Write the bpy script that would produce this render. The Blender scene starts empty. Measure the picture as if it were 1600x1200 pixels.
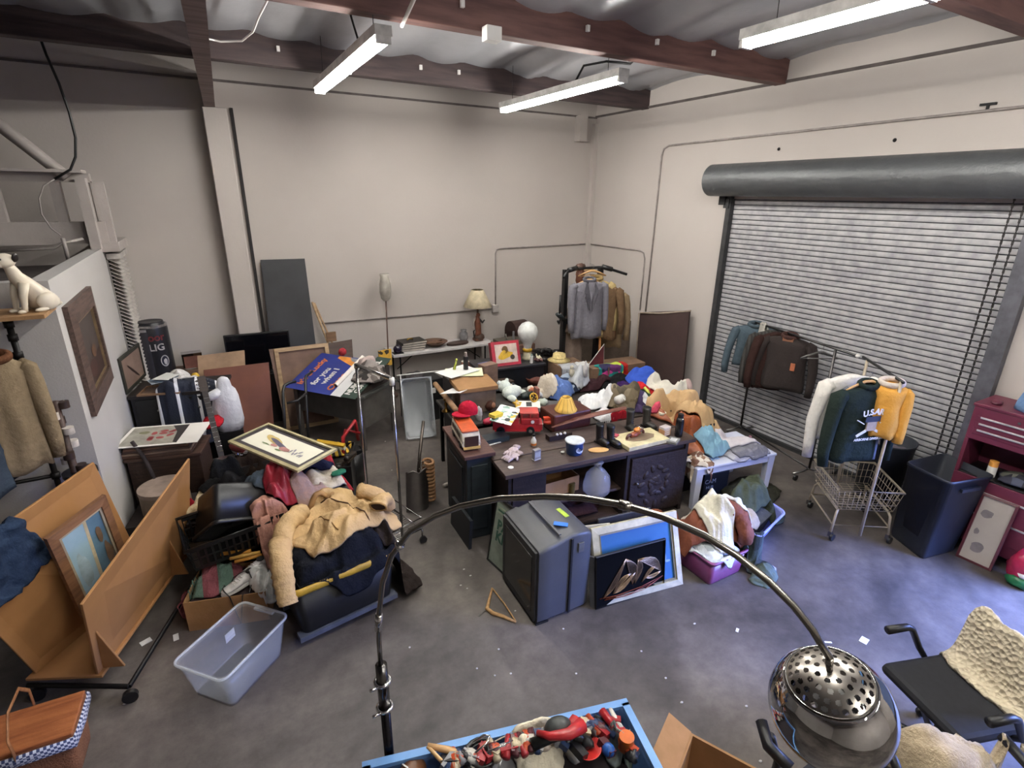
import bpy, math, random
from mathutils import Vector, Matrix, noise
from mathutils.bvhtree import BVHTree
PI = math.pi
sc = bpy.context.scene
COLL = sc.collection
V = Vector

# ---------------------------------------------------------------- camera
F_PX = 829.2
CAM = V((0, 0, 3.1))
yaw, pitch, roll = [math.radians(a) for a in (29.51, 19.51, -.753)]
fw = V((math.sin(yaw)*math.cos(pitch), math.cos(yaw)*math.cos(pitch), -math.sin(pitch)))
rt0 = V((math.cos(yaw), -math.sin(yaw), 0)); dn0 = fw.cross(rt0)
rt = rt0*math.cos(roll) + dn0*math.sin(roll); dn = -rt0*math.sin(roll) + dn0*math.cos(roll)
cam_data = bpy.data.cameras.new('camera'); cam = bpy.data.objects.new('camera', cam_data); COLL.objects.link(cam)
cam.matrix_world = Matrix(((rt.x, -dn.x, -fw.x, CAM.x), (rt.y, -dn.y, -fw.y, CAM.y), (rt.z, -dn.z, -fw.z, CAM.z), (0, 0, 0, 1)))
cam_data.sensor_width = 36; cam_data.lens = F_PX/1600*36; cam_data.clip_start = .05
sc.camera = cam

# ---------------------------------------------------------------- world, exposure, daylight
sc.view_settings.view_transform = 'Standard'
try: sc.view_settings.look = 'None'
except Exception: pass
sc.view_settings.gamma = 1; sc.view_settings.use_curve_mapping = False
sc.view_settings.exposure = 1.5
w = bpy.data.worlds.new('world'); sc.world = w; w.use_nodes = True
bgn = w.node_tree.nodes['Background']; bgn.inputs[0].default_value = (.42, .55, 1, 1); bgn.inputs[1].default_value = .12
def area(name, loc, rot, sx, sy, e, col):
    l = bpy.data.lights.new(name, 'AREA'); l.shape = 'RECTANGLE'; l.size = sx; l.size_y = sy; l.energy = e; l.color = col
    o = bpy.data.objects.new(name, l); o.location = loc; o.rotation_euler = rot; COLL.objects.link(o); return o
# daylight through the open loading door just out of frame on the right
dl = area('daylight', (6.8, -.75, 1.75), V((-.58, .56, -.60)).to_track_quat('-Z', 'Y').to_euler(), 2.2, 2.0, 105, (.24, .36, 1)); dl.data.spread = math.radians(72)
TUBE_STRENGTH = 40

# ---------------------------------------------------------------- helpers: pixels to places
def ray(px, py): return rt*((px-800)/F_PX) + dn*((py-600)/F_PX) + fw
def at(px, py, z=0.): d = ray(px, py); return CAM + d*((z-CAM.z)/d.z)
def atx(px, py, x): d = ray(px, py); return CAM + d*(x/d.x)
def aty(px, py, y): d = ray(px, py); return CAM + d*(y/d.y)
def dep(px, py, k): return CAM + ray(px, py)*k
COLS = []
def reg(vs, fs):
    if len(fs) == 0: return
    b = BVHTree.FromPolygons(vs, fs)
    xs = [v.x for v in vs]; ys = [v.y for v in vs]; zs = [v.z for v in vs]
    COLS.append((b, min(xs), max(xs), min(ys), max(ys), max(zs)))
def top(x, y, z0=2.2, floor=0.):
    best = floor
    for b, x0, x1, y0, y1, zm in COLS:
        if x0 <= x <= x1 and y0 <= y <= y1 and zm > best:
            h = b.ray_cast(V((x, y, z0)), V((0, 0, -1)))
            if h[0] is not None and h[0].z > best: best = h[0].z
    return best
def hit(px, py):
    d = ray(px, py).normalized(); t = (0-CAM.z)/d.z if d.z < 0 else 99; best = t
    for b, *_ in COLS:
        h = b.ray_cast(CAM, d, best)
        if h[0] is not None and h[3] < best: best = h[3]
    return CAM + d*best
def restz(x, y, r=.04):
    return max(top(x+r*a, y+r*b) for a in (-1, 0, 1) for b in (-1, 0, 1))

# ---------------------------------------------------------------- materials
def S(c):
    if isinstance(c, str): c = [int(c[i:i+2], 16)/255 for i in (0, 2, 4)]
    return tuple(((x+.055)/1.055)**2.4 if x > .04045 else x/12.92 for x in c)
MC = {}
def mat(col, rough=.6, metal=0., kind='', c2=None, sc_=8., bump=.0, bs=60., alpha=1., trans=0., emit=0., mixw=.5, spec=None, sheen=0.):
    key = (str(col), rough, metal, kind, str(c2), sc_, bump, bs, alpha, trans, emit, mixw, spec, sheen)
    if key in MC: return MC[key]
    m = bpy.data.materials.new('%s_%s' % (kind or 'plain', col if isinstance(col, str) else 'c')); m.use_nodes = True
    nt = m.node_tree; N = nt.nodes; L = nt.links; p = N['Principled BSDF']
    c = (*S(col), 1)
    p.inputs['Base Color'].default_value = c; p.inputs['Roughness'].default_value = rough; p.inputs['Metallic'].default_value = metal
    if alpha < 1: p.inputs['Alpha'].default_value = alpha
    if trans: p.inputs['Transmission Weight'].default_value = trans
    if spec is not None: p.inputs['Specular IOR Level'].default_value = spec
    if sheen: p.inputs['Sheen Weight'].default_value = sheen
    if emit: p.inputs['Emission Color'].default_value = c; p.inputs['Emission Strength'].default_value = emit
    tc = N.new('ShaderNodeTexCoord')
    def tex(t, scale, **kw):
        n = N.new(t); 
        if 'Scale' in n.inputs: n.inputs['Scale'].default_value = scale
        L.new(tc.outputs['Object'], n.inputs['Vector'])
        for k, v in kw.items():
            if k in n.inputs: n.inputs[k].default_value = v
            else: setattr(n, k, v)
        return n
    def ramp(src, stops, interp='LINEAR'):
        r = N.new('ShaderNodeValToRGB'); r.color_ramp.interpolation = interp
        e = r.color_ramp.elements
        while len(e) < len(stops): e.new(.5)
        for i, (t, cc) in enumerate(stops): e[i].position = t; e[i].color = (*S(cc), 1)
        L.new(src, r.inputs[0]); return r
    cc2 = c2 if c2 else tuple(max(0, x*.78) for x in (S2(col)))
    if kind in ('', 'noise', 'fabric', 'plastic', 'leather', 'card', 'crumple'):
        n = tex('ShaderNodeTexNoise', sc_, Detail=6., Roughness=.6)
        a = .5-mixw*.35; b = .5+mixw*.35
        r = ramp(n.outputs[0], [(a, cc2), (b, col)]); L.new(r.outputs[0], p.inputs['Base Color'])
    elif kind == 'wood':
        mp = N.new('ShaderNodeMapping'); mp.inputs['Scale'].default_value = (1, 9, 9); L.new(tc.outputs['Object'], mp.inputs[0])
        n = N.new('ShaderNodeTexNoise'); n.inputs['Scale'].default_value = sc_; n.inputs['Detail'].default_value = 8; L.new(mp.outputs[0], n.inputs['Vector'])
        r = ramp(n.outputs[0], [(.33, cc2), (.62, col)]); L.new(r.outputs[0], p.inputs['Base Color'])
    elif kind == 'blotch':
        n = tex('ShaderNodeTexVoronoi', sc_)
        sep = N.new('ShaderNodeSeparateColor'); L.new(n.outputs['Color'], sep.inputs[0])
        cs = [col]+list(c2); st = [(i/len(cs), q) for i, q in enumerate(cs)]
        r = ramp(sep.outputs[0], st, 'CONSTANT'); L.new(r.outputs[0], p.inputs['Base Color'])
    elif kind == 'stripe':
        n = tex('ShaderNodeTexWave', sc_, Distortion=.4)
        r = ramp(n.outputs['Fac'], [(0, col), (mixw, c2)], 'CONSTANT'); L.new(r.outputs[0], p.inputs['Base Color'])
    elif kind == 'check':
        n = tex('ShaderNodeTexChecker', sc_, Color1=(*S(col), 1), Color2=(*S(c2), 1)); L.new(n.outputs[0], p.inputs['Base Color'])
    if bump:
        if kind == 'knit':
            n = tex('ShaderNodeTexVoronoi', bs); src = n.outputs['Distance']
        elif kind == 'crumple':
            n = tex('ShaderNodeTexVoronoi', bs, feature='SMOOTH_F1'); src = n.outputs['Distance']
        else:
            n = tex('ShaderNodeTexNoise', bs, Detail=5., Roughness=.6); src = n.outputs[0]
        b = N.new('ShaderNodeBump'); b.inputs['Strength'].default_value = bump; b.inputs['Distance'].default_value = .02
        L.new(src, b.inputs['Height']); L.new(b.outputs[0], p.inputs['Normal'])
    MC[key] = m; return m
def S2(col):
    if isinstance(col, str): return [int(col[i:i+2], 16)/255 for i in (0, 2, 4)]
    return col
def fab(c, c2=None, s=14, **k): return mat(c, .9, kind='fabric', c2=c2, sc_=s, bump=.85, bs=15, mixw=.9, spec=.15, **k)
def pla(c, r=.4, **k): return mat(c, r, kind='plastic', sc_=5, mixw=1.2, c2=tuple(x*.9 for x in S2(c)), **k)
def wood(c, c2=None, s=3, r=.55): return mat(c, r, kind='wood', c2=c2, sc_=s, bump=.15, bs=40)
def metal(c, r=.3): return mat(c, r, 1., kind='noise', sc_=20, mixw=1.5, c2=tuple(x*.8 for x in S2(c)))
def paper(c): return mat(c, .7, kind='card', sc_=3, mixw=1.5, c2=tuple(x*.94 for x in S2(c)))
CARD = mat('a07850', .85, kind='card', sc_=6, bump=.1, c2='8c6840')
BLACK = pla('141416'); CHROME = mat('d8d8d8', .08, 1.); STEEL = metal('8c8a88', .35); WHITE = pla('e6e4e0', .5)
DARKM = mat('1c1b1c', .45, .6)

# ---------------------------------------------------------------- mesh builder
class MB:
    def __init__(s, M=None): s.v = []; s.f = []; s.mi = []; s.m = 0; s.M = M or Matrix(); s.sm = []; s.smooth = False
    def add(s, vs, fs, smooth=None):
        o = len(s.v); s.v += [s.M @ V(v) for v in vs]
        for f in fs: s.f.append([i+o for i in f]); s.mi.append(s.m); s.sm.append(s.smooth if smooth is None else smooth)
        return s
    def box(s, c, d, rz=0, R=None, taper=1.):
        x, y, z = [q/2 for q in d]; R = R or Matrix.Rotation(rz, 4, 'Z'); T = Matrix.Translation(V(c)) @ R
        vs = [T @ V((a*x*(taper if k < 0 else 1), b*y*(taper if k < 0 else 1), k*z)) for k in (-1, 1) for a, b in ((-1, -1), (1, -1), (1, 1), (-1, 1))]
        return s.add(vs, [(3, 2, 1, 0), (4, 5, 6, 7), (0, 1, 5, 4), (1, 2, 6, 5), (2, 3, 7, 6), (3, 0, 4, 7)], False)
    def b(s, x0, x1, y0, y1, z0, z1): return s.box(((x0+x1)/2, (y0+y1)/2, (z0+z1)/2), (x1-x0, y1-y0, z1-z0))
    def slab(s, a, b, c, th):
        a, b, c = V(a), V(b), V(c); n = (b-a).cross(c-a).normalized()*th; d = b+c-a
        vs = [a-n, b-n, d-n, c-n, a, b, d, c]
        return s.add(vs, [(3, 2, 1, 0), (4, 5, 6, 7), (0, 1, 5, 4), (1, 2, 6, 5), (2, 3, 7, 6), (3, 0, 4, 7)], False)
    def tube(s, pts, r, n=8, closed=False, cap=True, r2=None):
        pts = [V(p) for p in pts]; k = len(pts); rings = []; up = V((0, 0, 1))
        for i, p in enumerate(pts):
            a = pts[(i-1) % k] if (closed or i) else p; b = pts[(i+1) % k] if (closed or i < k-1) else p
            t = (b-a).normalized() if (b-a).length > 1e-9 else V((0, 0, 1))
            if i == 0: u = t.cross(up) if abs(t.z) < .9 else t.cross(V((1, 0, 0)))
            else: u = u - t*u.dot(t)
            u.normalize(); w_ = t.cross(u)
            rr = r[i] if isinstance(r, (list, tuple)) else r
            q = (r2[i] if isinstance(r2, (list, tuple)) else r2) if r2 else rr
            rings.append([p + u*math.cos(2*PI*j/n)*rr + w_*math.sin(2*PI*j/n)*q for j in range(n)])
        vs = [v for R_ in rings for v in R_]; fs = []
        for i in range(k if closed else k-1):
            for j in range(n):
                a = i*n+j; b = i*n+(j+1) % n; c = ((i+1) % k)*n+(j+1) % n; d = ((i+1) % k)*n+j; fs.append((a, b, c, d))
        if cap and not closed: fs += [tuple(range(n-1, -1, -1)), tuple(range((k-1)*n, k*n))]
        return s.add(vs, fs, True)
    def cyl(s, c, r, h, n=20, r1=None, R=None):
        r1 = r if r1 is None else r1; R = R or Matrix(); T = Matrix.Translation(V(c)) @ R
        vs = [T @ V((r*math.cos(2*PI*j/n), r*math.sin(2*PI*j/n), 0)) for j in range(n)]+[T @ V((r1*math.cos(2*PI*j/n), r1*math.sin(2*PI*j/n), h)) for j in range(n)]
        s.add(vs, [(j, (j+1) % n, n+(j+1) % n, n+j) for j in range(n)], True)
        return s.add(vs, [tuple(range(n-1, -1, -1)), tuple(range(n, 2*n))], False)
    def lathe(s, prof, n=24, c=(0, 0, 0), R=None, closed=False):
        T = Matrix.Translation(V(c)) @ (R or Matrix()); k = len(prof)
        vs = [T @ V((r*math.cos(2*PI*j/n), r*math.sin(2*PI*j/n), z)) for r, z in prof for j in range(n)]
        fs = [(i*n+j, i*n+(j+1) % n, ((i+1) % k)*n+(j+1) % n, ((i+1) % k)*n+j) for i in range(k if closed else k-1) for j in range(n)]
        return s.add(vs, fs, True)
    def prism(s, poly, z0, z1, R=None, c=(0, 0, 0)):
        T = Matrix.Translation(V(c)) @ (R or Matrix()); n = len(poly)
        vs = [T @ V((x, y, z0)) for x, y in poly]+[T @ V((x, y, z1)) for x, y in poly]
        return s.add(vs, [tuple(range(n-1, -1, -1)), tuple(range(n, 2*n))]+[(i, (i+1) % n, n+(i+1) % n, n+i) for i in range(n)], False)
    def ball(s, c, r, n=14, k=8, R=None, lump=0, seed=0):
        if not hasattr(r, '__len__'): r = (r, r, r)
        T = Matrix.Translation(V(c)) @ (R or Matrix()); vs = []; fs = []
        for i in range(k+1):
            t = PI*i/k
            for j in range(n):
                a = 2*PI*j/n; d = V((math.sin(t)*math.cos(a), math.sin(t)*math.sin(a), math.cos(t)))
                q = 1+lump*noise.noise(d*2.2+V((seed, 0, 0))) if lump else 1
                vs.append(T @ V((d.x*r[0]*q, d.y*r[1]*q, d.z*r[2]*q)))
        for i in range(k):
            for j in range(n): fs.append((i*n+j, (i+1)*n+j, (i+1)*n+(j+1) % n, i*n+(j+1) % n))
        return s.add(vs, fs, True)
    def loft(s, rings, cap=True):
        n = len(rings[0]); k = len(rings); vs = [v for R_ in rings for v in R_]
        fs = [(i*n+j, i*n+(j+1) % n, (i+1)*n+(j+1) % n, (i+1)*n+j) for i in range(k-1) for j in range(n)]
        if cap: fs += [tuple(range(n-1, -1, -1)), tuple(range((k-1)*n, k*n))]
        return s.add(vs, fs, True)
    def text(s, txt, size, c, R=None, ext=.0015, squeeze=1., bold=0.):
        cu = bpy.data.curves.new('t', 'FONT'); cu.body = txt; cu.size = size; cu.extrude = ext; cu.align_x = 'CENTER'; cu.align_y = 'CENTER'; cu.offset = bold
        cu.resolution_u = 3
        o = bpy.data.objects.new('t', cu); COLL.objects.link(o); bpy.context.view_layer.update()
        me = o.to_mesh(); T = Matrix.Translation(V(c)) @ (R or Matrix()) @ Matrix.Diagonal((squeeze, 1, 1, 1))
        s.add([T @ v.co for v in me.vertices], [tuple(p.vertices) for p in me.polygons], False)
        o.to_mesh_clear(); bpy.data.objects.remove(o); bpy.data.curves.remove(cu); return s
def RX(a): return Matrix.Rotation(a, 4, 'X')
def RY(a): return Matrix.Rotation(a, 4, 'Y')
def RZ(a): return Matrix.Rotation(a, 4, 'Z')
def link_mesh(name, mb, mats, parent=None, M=None, bev=0, sub=0, col=True):
    me = bpy.data.meshes.new(name); me.from_pydata([tuple(v) for v in mb.v], [], mb.f)
    mats = mats if isinstance(mats, (list, tuple)) else [mats]
    for m in mats: me.materials.append(m)
    for i, p in enumerate(me.polygons): p.material_index = min(mb.mi[i], len(mats)-1); p.use_smooth = mb.sm[i]
    me.update()
    o = bpy.data.objects.new(name, me); COLL.objects.link(o)
    W = M or Matrix()
    if parent is not None: o.parent = parent; W = Matrix(parent['_M']) if '_M' in parent else W
    else: o.matrix_world = W
    if bev:
        bm_ = o.modifiers.new('bevel', 'BEVEL'); bm_.width = bev; bm_.segments = 2; bm_.limit_method = 'ANGLE'; bm_.angle_limit = .7
    if sub: sm = o.modifiers.new('sub', 'SUBSURF'); sm.levels = sub; sm.render_levels = sub
    if col: reg([W @ v for v in mb.v], mb.f)
    return o
def tf(loc, rz=0, rx=0, ry=0): return Matrix.Translation(V(loc)) @ RZ(rz) @ RY(ry) @ RX(rx)
def meta(o, label, cat, group=None, kind=None):
    if label: o['label'] = label
    if cat: o['category'] = cat
    if group: o['group'] = group
    if kind: o['kind'] = kind
PM = {}
def T(name, label, cat, parts, loc=(0, 0, 0), rz=0, rx=0, ry=0, group=None, M=None, bev=0, col=True):
    """one thing. parts: list of (name, MB, mats[, dict]); one part -> a single mesh. dict: sub=[(name,MB,mats)], bev, label"""
    M = M or tf(loc, rz, rx, ry)
    if len(parts) == 1 and not (len(parts[0]) > 3 and parts[0][3].get('sub')):
        p = parts[0]; o = link_mesh(name, p[1], p[2], M=M, bev=(p[3].get('bev', bev) if len(p) > 3 else bev), col=col); meta(o, label, cat, group); return o
    e = bpy.data.objects.new(name, None); COLL.objects.link(e); e.matrix_world = M; e.empty_display_size = .1; meta(e, label, cat, group)
    for p in parts:
        k = p[3] if len(p) > 3 else {}
        o = link_mesh(p[0], p[1], p[2], bev=k.get('bev', bev), M=M, col=False); o.parent = e; o.matrix_parent_inverse = Matrix(); o.matrix_basis = Matrix()
        if col: reg([M @ v for v in p[1].v], p[1].f)
        if k.get('label'): o['label'] = k['label']
        for q in k.get('sub', []):
            oo = link_mesh(q[0], q[1], q[2], bev=bev*.5, M=M, col=False); oo.parent = o; oo.matrix_parent_inverse = Matrix(); oo.matrix_basis = Matrix()
    return e
def struct(name, mb, mats, bev=0, parent=None, col=True):
    o = link_mesh(name, mb, mats, bev=bev, col=col)
    if parent is None: o['kind'] = 'structure'
    else: o.parent = parent
    return o
def copy_tree(o, parent=None):
    c = o.copy(); COLL.objects.link(c)
    if parent is not None: c.parent = parent
    for ch in list(o.children): copy_tree(ch, c)
    return c
def basis(a, b, c):
    """matrix: origin a, x along b-a, y along c-a (orthogonalised), z the normal; and the width and height"""
    a, b, c = V(a), V(b), V(c); x = (b-a); W = x.length; x.normalize(); y = c-a; y = y-x*y.dot(x); H = y.length; y.normalize(); z = x.cross(y)
    return Matrix(((x.x, y.x, z.x, a.x), (x.y, y.y, z.y, a.y), (x.z, y.z, z.z, a.z), (0, 0, 0, 1))), W, H
# ================================================================= SETTING
CONC = bpy.data.materials.new('stained_concrete'); CONC.use_nodes = True
def conc():
    nt = CONC.node_tree; N = nt.nodes; L = nt.links; p = N['Principled BSDF']; tc = N.new('ShaderNodeTexCoord')
    def nz(s, d=8, r=.6, dist=0.):
        n = N.new('ShaderNodeTexNoise'); n.inputs['Scale'].default_value = s; n.inputs['Detail'].default_value = d; n.inputs['Roughness'].default_value = r; n.inputs['Distortion'].default_value = dist
        L.new(tc.outputs['Object'], n.inputs['Vector']); return n
    def rp(src, st):
        r = N.new('ShaderNodeValToRGB'); e = r.color_ramp.elements
        while len(e) < len(st): e.new(.5)
        for i, (t, c) in enumerate(st): e[i].position = t; e[i].color = (*S(c), 1)
        L.new(src.outputs[0], r.inputs[0]); return r
    def mx(a, b, t, f):
        m = N.new('ShaderNodeMixRGB'); m.blend_type = t; m.inputs[0].default_value = f; L.new(a.outputs[0], m.inputs[1]); L.new(b.outputs[0], m.inputs[2]); return m
    a = rp(nz(.9, 10, .62, .6), [(.3, '4c4643'), (.5, '6a625d'), (.7, '7d756e')])
    b = rp(nz(9, 10, .7), [(.3, '8a8a8a'), (.65, 'f0f0f0')])
    c = rp(nz(.45, 4, .5, 1.2), [(.36, '6e6a6c'), (.5, 'ffffff')])
    m = mx(mx(a, b, 'MULTIPLY', .6), c, 'MULTIPLY', .7); L.new(m.outputs[0], p.inputs['Base Color'])
    r = nz(3, 6); mr = N.new('ShaderNodeMapRange'); mr.inputs[3].default_value = .38; mr.inputs[4].default_value = .7; L.new(r.outputs[0], mr.inputs[0]); L.new(mr.outputs[0], p.inputs['Roughness'])
    bp = N.new('ShaderNodeBump'); bp.inputs['Strength'].default_value = .12; bp.inputs['Distance'].default_value = .01; L.new(nz(40).outputs[0], bp.inputs['Height']); L.new(bp.outputs[0], p.inputs['Normal'])
conc()
WALLM = mat('beb7b2', .8, kind='noise', sc_=.8, c2='b4aca7', mixw=1.2, bump=.08, bs=30)
WALLU = mat('a39b98', .8, kind='noise', sc_=1.2, c2='958d8a', mixw=1.2, bump=.08, bs=30)
PARTM = mat('b9b6b4', .8, kind='noise', sc_=2, c2='aeabaa', mixw=1.2, bump=.15, bs=60)
BEAM = mat('70504a', .7, kind='wood', c2='553a38', sc_=2, bump=.1, bs=30)
BEAMD = mat('4a3c3c', .7, kind='wood', c2='332a2c', sc_=2, bump=.1, bs=30)
FOIL = mat('b8b9be', .33, .35, kind='noise', sc_=1.4, c2='989aa0', mixw=1.2, bump=.4, bs=3)
struct('floor', MB().b(-7, 8.5, -5, 8.46, -.1, 0), CONC, col=False)
struct('wall_back', MB().b(-7, 6.5, 8.26, 8.46, 0, 5), WALLM, col=False)
m = MB().b(6.3, 6.5, 5.15, 8.26, 0, 5).b(6.3, 6.5, 2., 5.15, 3.1, 5).b(6.3, 6.5, .62, 2., 0, 5).b(6.3, 6.5, -2.15, .62, 2.95, 5).b(6.3, 6.5, -5, -2.15, 0, 5)
struct('wall_right', m, WALLM, col=False)
struct('wall_left', MB().b(-7.2, -7, -5, 8.46, 0, 5), WALLM, col=False)
struct('wall_front', MB().b(-7, 6.5, -5.2, -5, 0, 5), WALLM, col=False)
struct('trim_1', MB().b(-7, 6.3, 8.235, 8.262, 4.385, 4.41), mat('6a6260', .8), col=False)
struct('trim_2', MB().b(6.275, 6.302, -5, 8.26, 4.40, 4.43), mat('5c5452', .8), col=False)
struct('trim_3', MB().b(.53, .565, 8.22, 8.262, 0, 4.1), mat('2a2626', .8), col=False)
struct('trim_4', MB().b(6.22, 6.3, 8.18, 8.26, 0, 4.3).b(5.85, 6.0, 8.1, 8.26, 4.0, 4.4), WALLM, col=False)
struct('wall_column', MB().b(.22, .48, 8.02, 8.26, 0, 4.07), WALLM, bev=.01)
# quilted foil ceiling sagging between the beams
m = MB(); nx, ny = 220, 120
for i in range(nx+1):
    for j in range(ny+1):
        x = -7+13.5*i/nx; y = -5+13.4*j/ny
        ph = ((y-2.3) % 2.35)/2.35; px_ = ((x-.1) % .61)/.61
        sag = -.05*math.sin(PI*ph)+.05*math.sin(PI*px_)
        sag += .05*noise.noise(V((x*1.3, y*.9, 0)))+.025*abs(noise.noise(V((x*4, y*3, 4))))
        seam = 0
        m.v.append(V((x, y, 4.67-sag+seam)))
for i in range(nx):
    for j in range(ny): m.f.append([i*(ny+1)+j, i*(ny+1)+j+1, (i+1)*(ny+1)+j+1, (i+1)*(ny+1)+j]); m.mi.append(0); m.sm.append(True)
struct('ceiling', m, FOIL, col=False)
struct('ceiling_deck', MB().b(-7.2, 6.5, -5.2, 8.46, 4.95, 5.05), BEAMD, col=False)
for i, y in enumerate((7.02, 4.7, 2.32, -.05, -2.4)):
    struct('trim_%d' % (5+i), MB().b(-7, 6.3, y-.075, y+.075, 4.39, 4.72), BEAMD if i == 0 else BEAM, bev=.008, col=False)
gm = MB(); ga, gb = V((.31, 8.26, 4.07)), V((.145, 3.8, 4.07)); gd = (gb-ga)
for t in (0,): 
    e0, e1 = ga, ga+gd*2.8
    gm.add([(e.x+q, e.y, z) for e in (e0, e1) for q, z in ((-.06, 4.07), (.06, 4.07), (.06, 4.44), (-.06, 4.44))], [(0, 1, 2, 3), (7, 6, 5, 4), (0, 4, 5, 1), (1, 5, 6, 2), (2, 6, 7, 3), (3, 7, 4, 0)], False)
struct('trim_10', gm, mat('8a7672', .7, kind='wood', c2='6e5a58', sc_=2), col=False)

# ---- partition with the office behind it
struct('wall_partition', MB().b(-1.12, -1.0, 4.85, 7.55, 0, 2.5).b(-7, -1.12, 4.85, 4.97, 0, 2.5).b(-1.12, -1.0, 7.55, 8.26, 0, .35).b(-1.12, -1., 7.55, 8.26, 2.38, 2.5), PARTM)
struct('window_1', MB().b(-1.08, -1.05, 7.55, 8.26, .35, 2.38), mat('c8ccd0', .1, kind='noise'))
m = MB()
for k in range(44):
    z = .38+k*.0455; m.box((-.93, 7.9, z), (.13, .68, .004), R=RY(.55))
m.b(-.99, -.86, 7.55, 8.24, 2.37, 2.43)
for y in (7.58,): m.b(-1.0, -.99, y, y+.02, .38, 2.36)
T('window_blind', 'white horizontal slat blind hanging at the far end of the partition', 'blind', [('slats', m, mat('cfc9c4', .5))], col=False)
FR = mat('b4aca8', .75, kind='noise', c2='a49c98', sc_=3, bump=.1, bs=30)
m = MB().b(-3.6, -.97, 7.5, 7.62, 3.18, 3.27).b(-3.6, -.92, 7.48, 7.6, 2.55, 2.78).b(-3.6, -1.0, 7.3, 7.62, 3.27, 3.3)
for x in (-1.78, -1.28, -2.3, -2.85): m.b(x-.045, x+.045, 7.5, 7.6, 2.78, 3.18)
m.b(-1.08, -.99, 7.35, 7.6, 2.5, 3.22).b(-.95, -.86, 7.5, 7.6, 2.5, 3.2).b(-1.1, -.84, 7.45, 8.26, 2.46, 2.56)
struct('trim_11', m, FR, col=False)
struct('trim_12', MB().tube([aty(-60, 150, 7.45), aty(105, 277, 7.45)], .06, 4), FR, col=False)
struct('ceiling_office', MB().b(-7, -1.12, 4.97, 8.26, 2.2, 2.26), mat('6c6462', .8), col=False)
m = MB().tube([aty(0, 392, 7.3), aty(85, 388, 7.3), aty(97, 380, 7.3), aty(130, 373, 7.3)], .014)
m.tube([aty(98, 372, 7.2), aty(107, 405, 7.2)], .02)
T('conduit', 'pale bent conduit lying along the roof of the low office', 'pipe', [('conduit', m, mat('b8b0ac', .5))], col=False)
T('cable', 'black cable hanging from the dark beam down to the office frame at upper left', 'cable', [('cable', MB().tube([aty(x, y, 7.3) for x, y in ((60, 52), (72, 85), (92, 130), (108, 175), (118, 215), (118, 245), (110, 265), (85, 280))], .012), BLACK)], col=False)
T('cable', 'thin pale cable looping down in front of the office framing', 'cable', [('cable', MB().tube([aty(x, y, 7.2) for x, y in ((85, 280), (68, 290), (61, 310), (65, 335), (80, 357), (95, 368))], .007), mat('a8a09c', .5))], col=False)
T('cable', 'bright white cable drooping under the ceiling beside the girder', 'cable', [('cable', MB().tube([at(x, y, z) for x, y, z in ((316, -12, 4.5), (318, 50, 4.5), (322, 60, 4.5), (345, 65, 4.5), (378, 64, 4.5), (395, 50, 4.5), (405, 25, 4.5), (422, -8, 4.5))], .009), WHITE)], col=False)

# ---- roller door in the right wall
DG = mat('b2b1b3', .5, .1, kind='wood', c2='97969b', sc_=1.2, bump=.1, bs=20); DD = mat('45454b', .6, .2)  # DD: dark greasy slat joints, with groove shade also put into the colour
m = MB(); p0 = .0625; ns = 51
for k in range(ns):
    z = .03+k*p0; prof = [(-.006, 0), (-.0095, .004), (-.012, .02), (-.012, .038), (-.0105, .054)]
    m.m = 0
    for q in range(len(prof)-1):
        (xa, za), (xb, zb) = prof[q], prof[q+1]
        m.add([(6.33+xa, 1.98, z+za), (6.33+xa, 5.17, z+za), (6.33+xb, 5.17, z+zb), (6.33+xb, 1.98, z+zb)], [(0, 1, 2, 3)], True)
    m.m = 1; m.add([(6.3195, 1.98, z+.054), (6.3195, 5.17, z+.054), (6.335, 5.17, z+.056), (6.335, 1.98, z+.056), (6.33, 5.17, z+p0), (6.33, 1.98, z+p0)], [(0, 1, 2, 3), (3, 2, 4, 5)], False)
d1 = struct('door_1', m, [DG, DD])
struct('door_guide', MB().b(6.24, 6.34, 5.13, 5.2, 0, 3.15), mat('4a4a4c', .5, .4), parent=d1)
struct('door_guide', MB().b(6.22, 6.34, 1.93, 2.0, 0, 3.15).b(6.2, 6.3, 1.86, 1.93, 0, 3.2), mat('6c6c74', .5, .4), parent=d1)
struct('bottom_bar', MB().b(6.27, 6.34, 2., 5.14, 0, .05), mat('3a3a3c', .6, .3), parent=d1)
DRUM = mat('66686a', .42, .4, kind='noise', sc_=3, c2='505254', mixw=1.1, bump=.5, bs=14)
struct('hood', MB().cyl((6.08, 1.93, 3.33), .2, 3.42, 32, R=RX(-PI/2)).b(6.08, 6.3, 1.93, 5.35, 3.14, 3.53), DRUM, parent=d1)
struct('end_bracket', MB().b(6.0, 6.3, 1.84, 1.93, 3.1, 3.55), mat('2c2c2e', .5, .4), parent=d1)
struct('end_bracket', MB().b(6.2, 6.3, 5.2, 5.3, 3.02, 3.2).cyl((6.08, 5.35, 3.33), .03, .06, 10, R=RX(-PI/2)), mat('2c2c2e', .5, .4), parent=d1)
m = MB()
for yy in (2.14, 2.06):
    for k in range(95):
        z = .25+k*.031
        if k % 2: m.box((6.24, yy, z), (.004, .018, .036))
        else: m.box((6.24, yy, z), (.018, .004, .036))
struct('chain', m, mat('4a4848', .4, .7), parent=d1)
m = MB()
for y in (4.9,): m.b(6.22, 6.29, y+.25, y+.33, 2.98, 3.1)
struct('stop_latch', m, mat('3a3a3c', .5), parent=d1)

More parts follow.
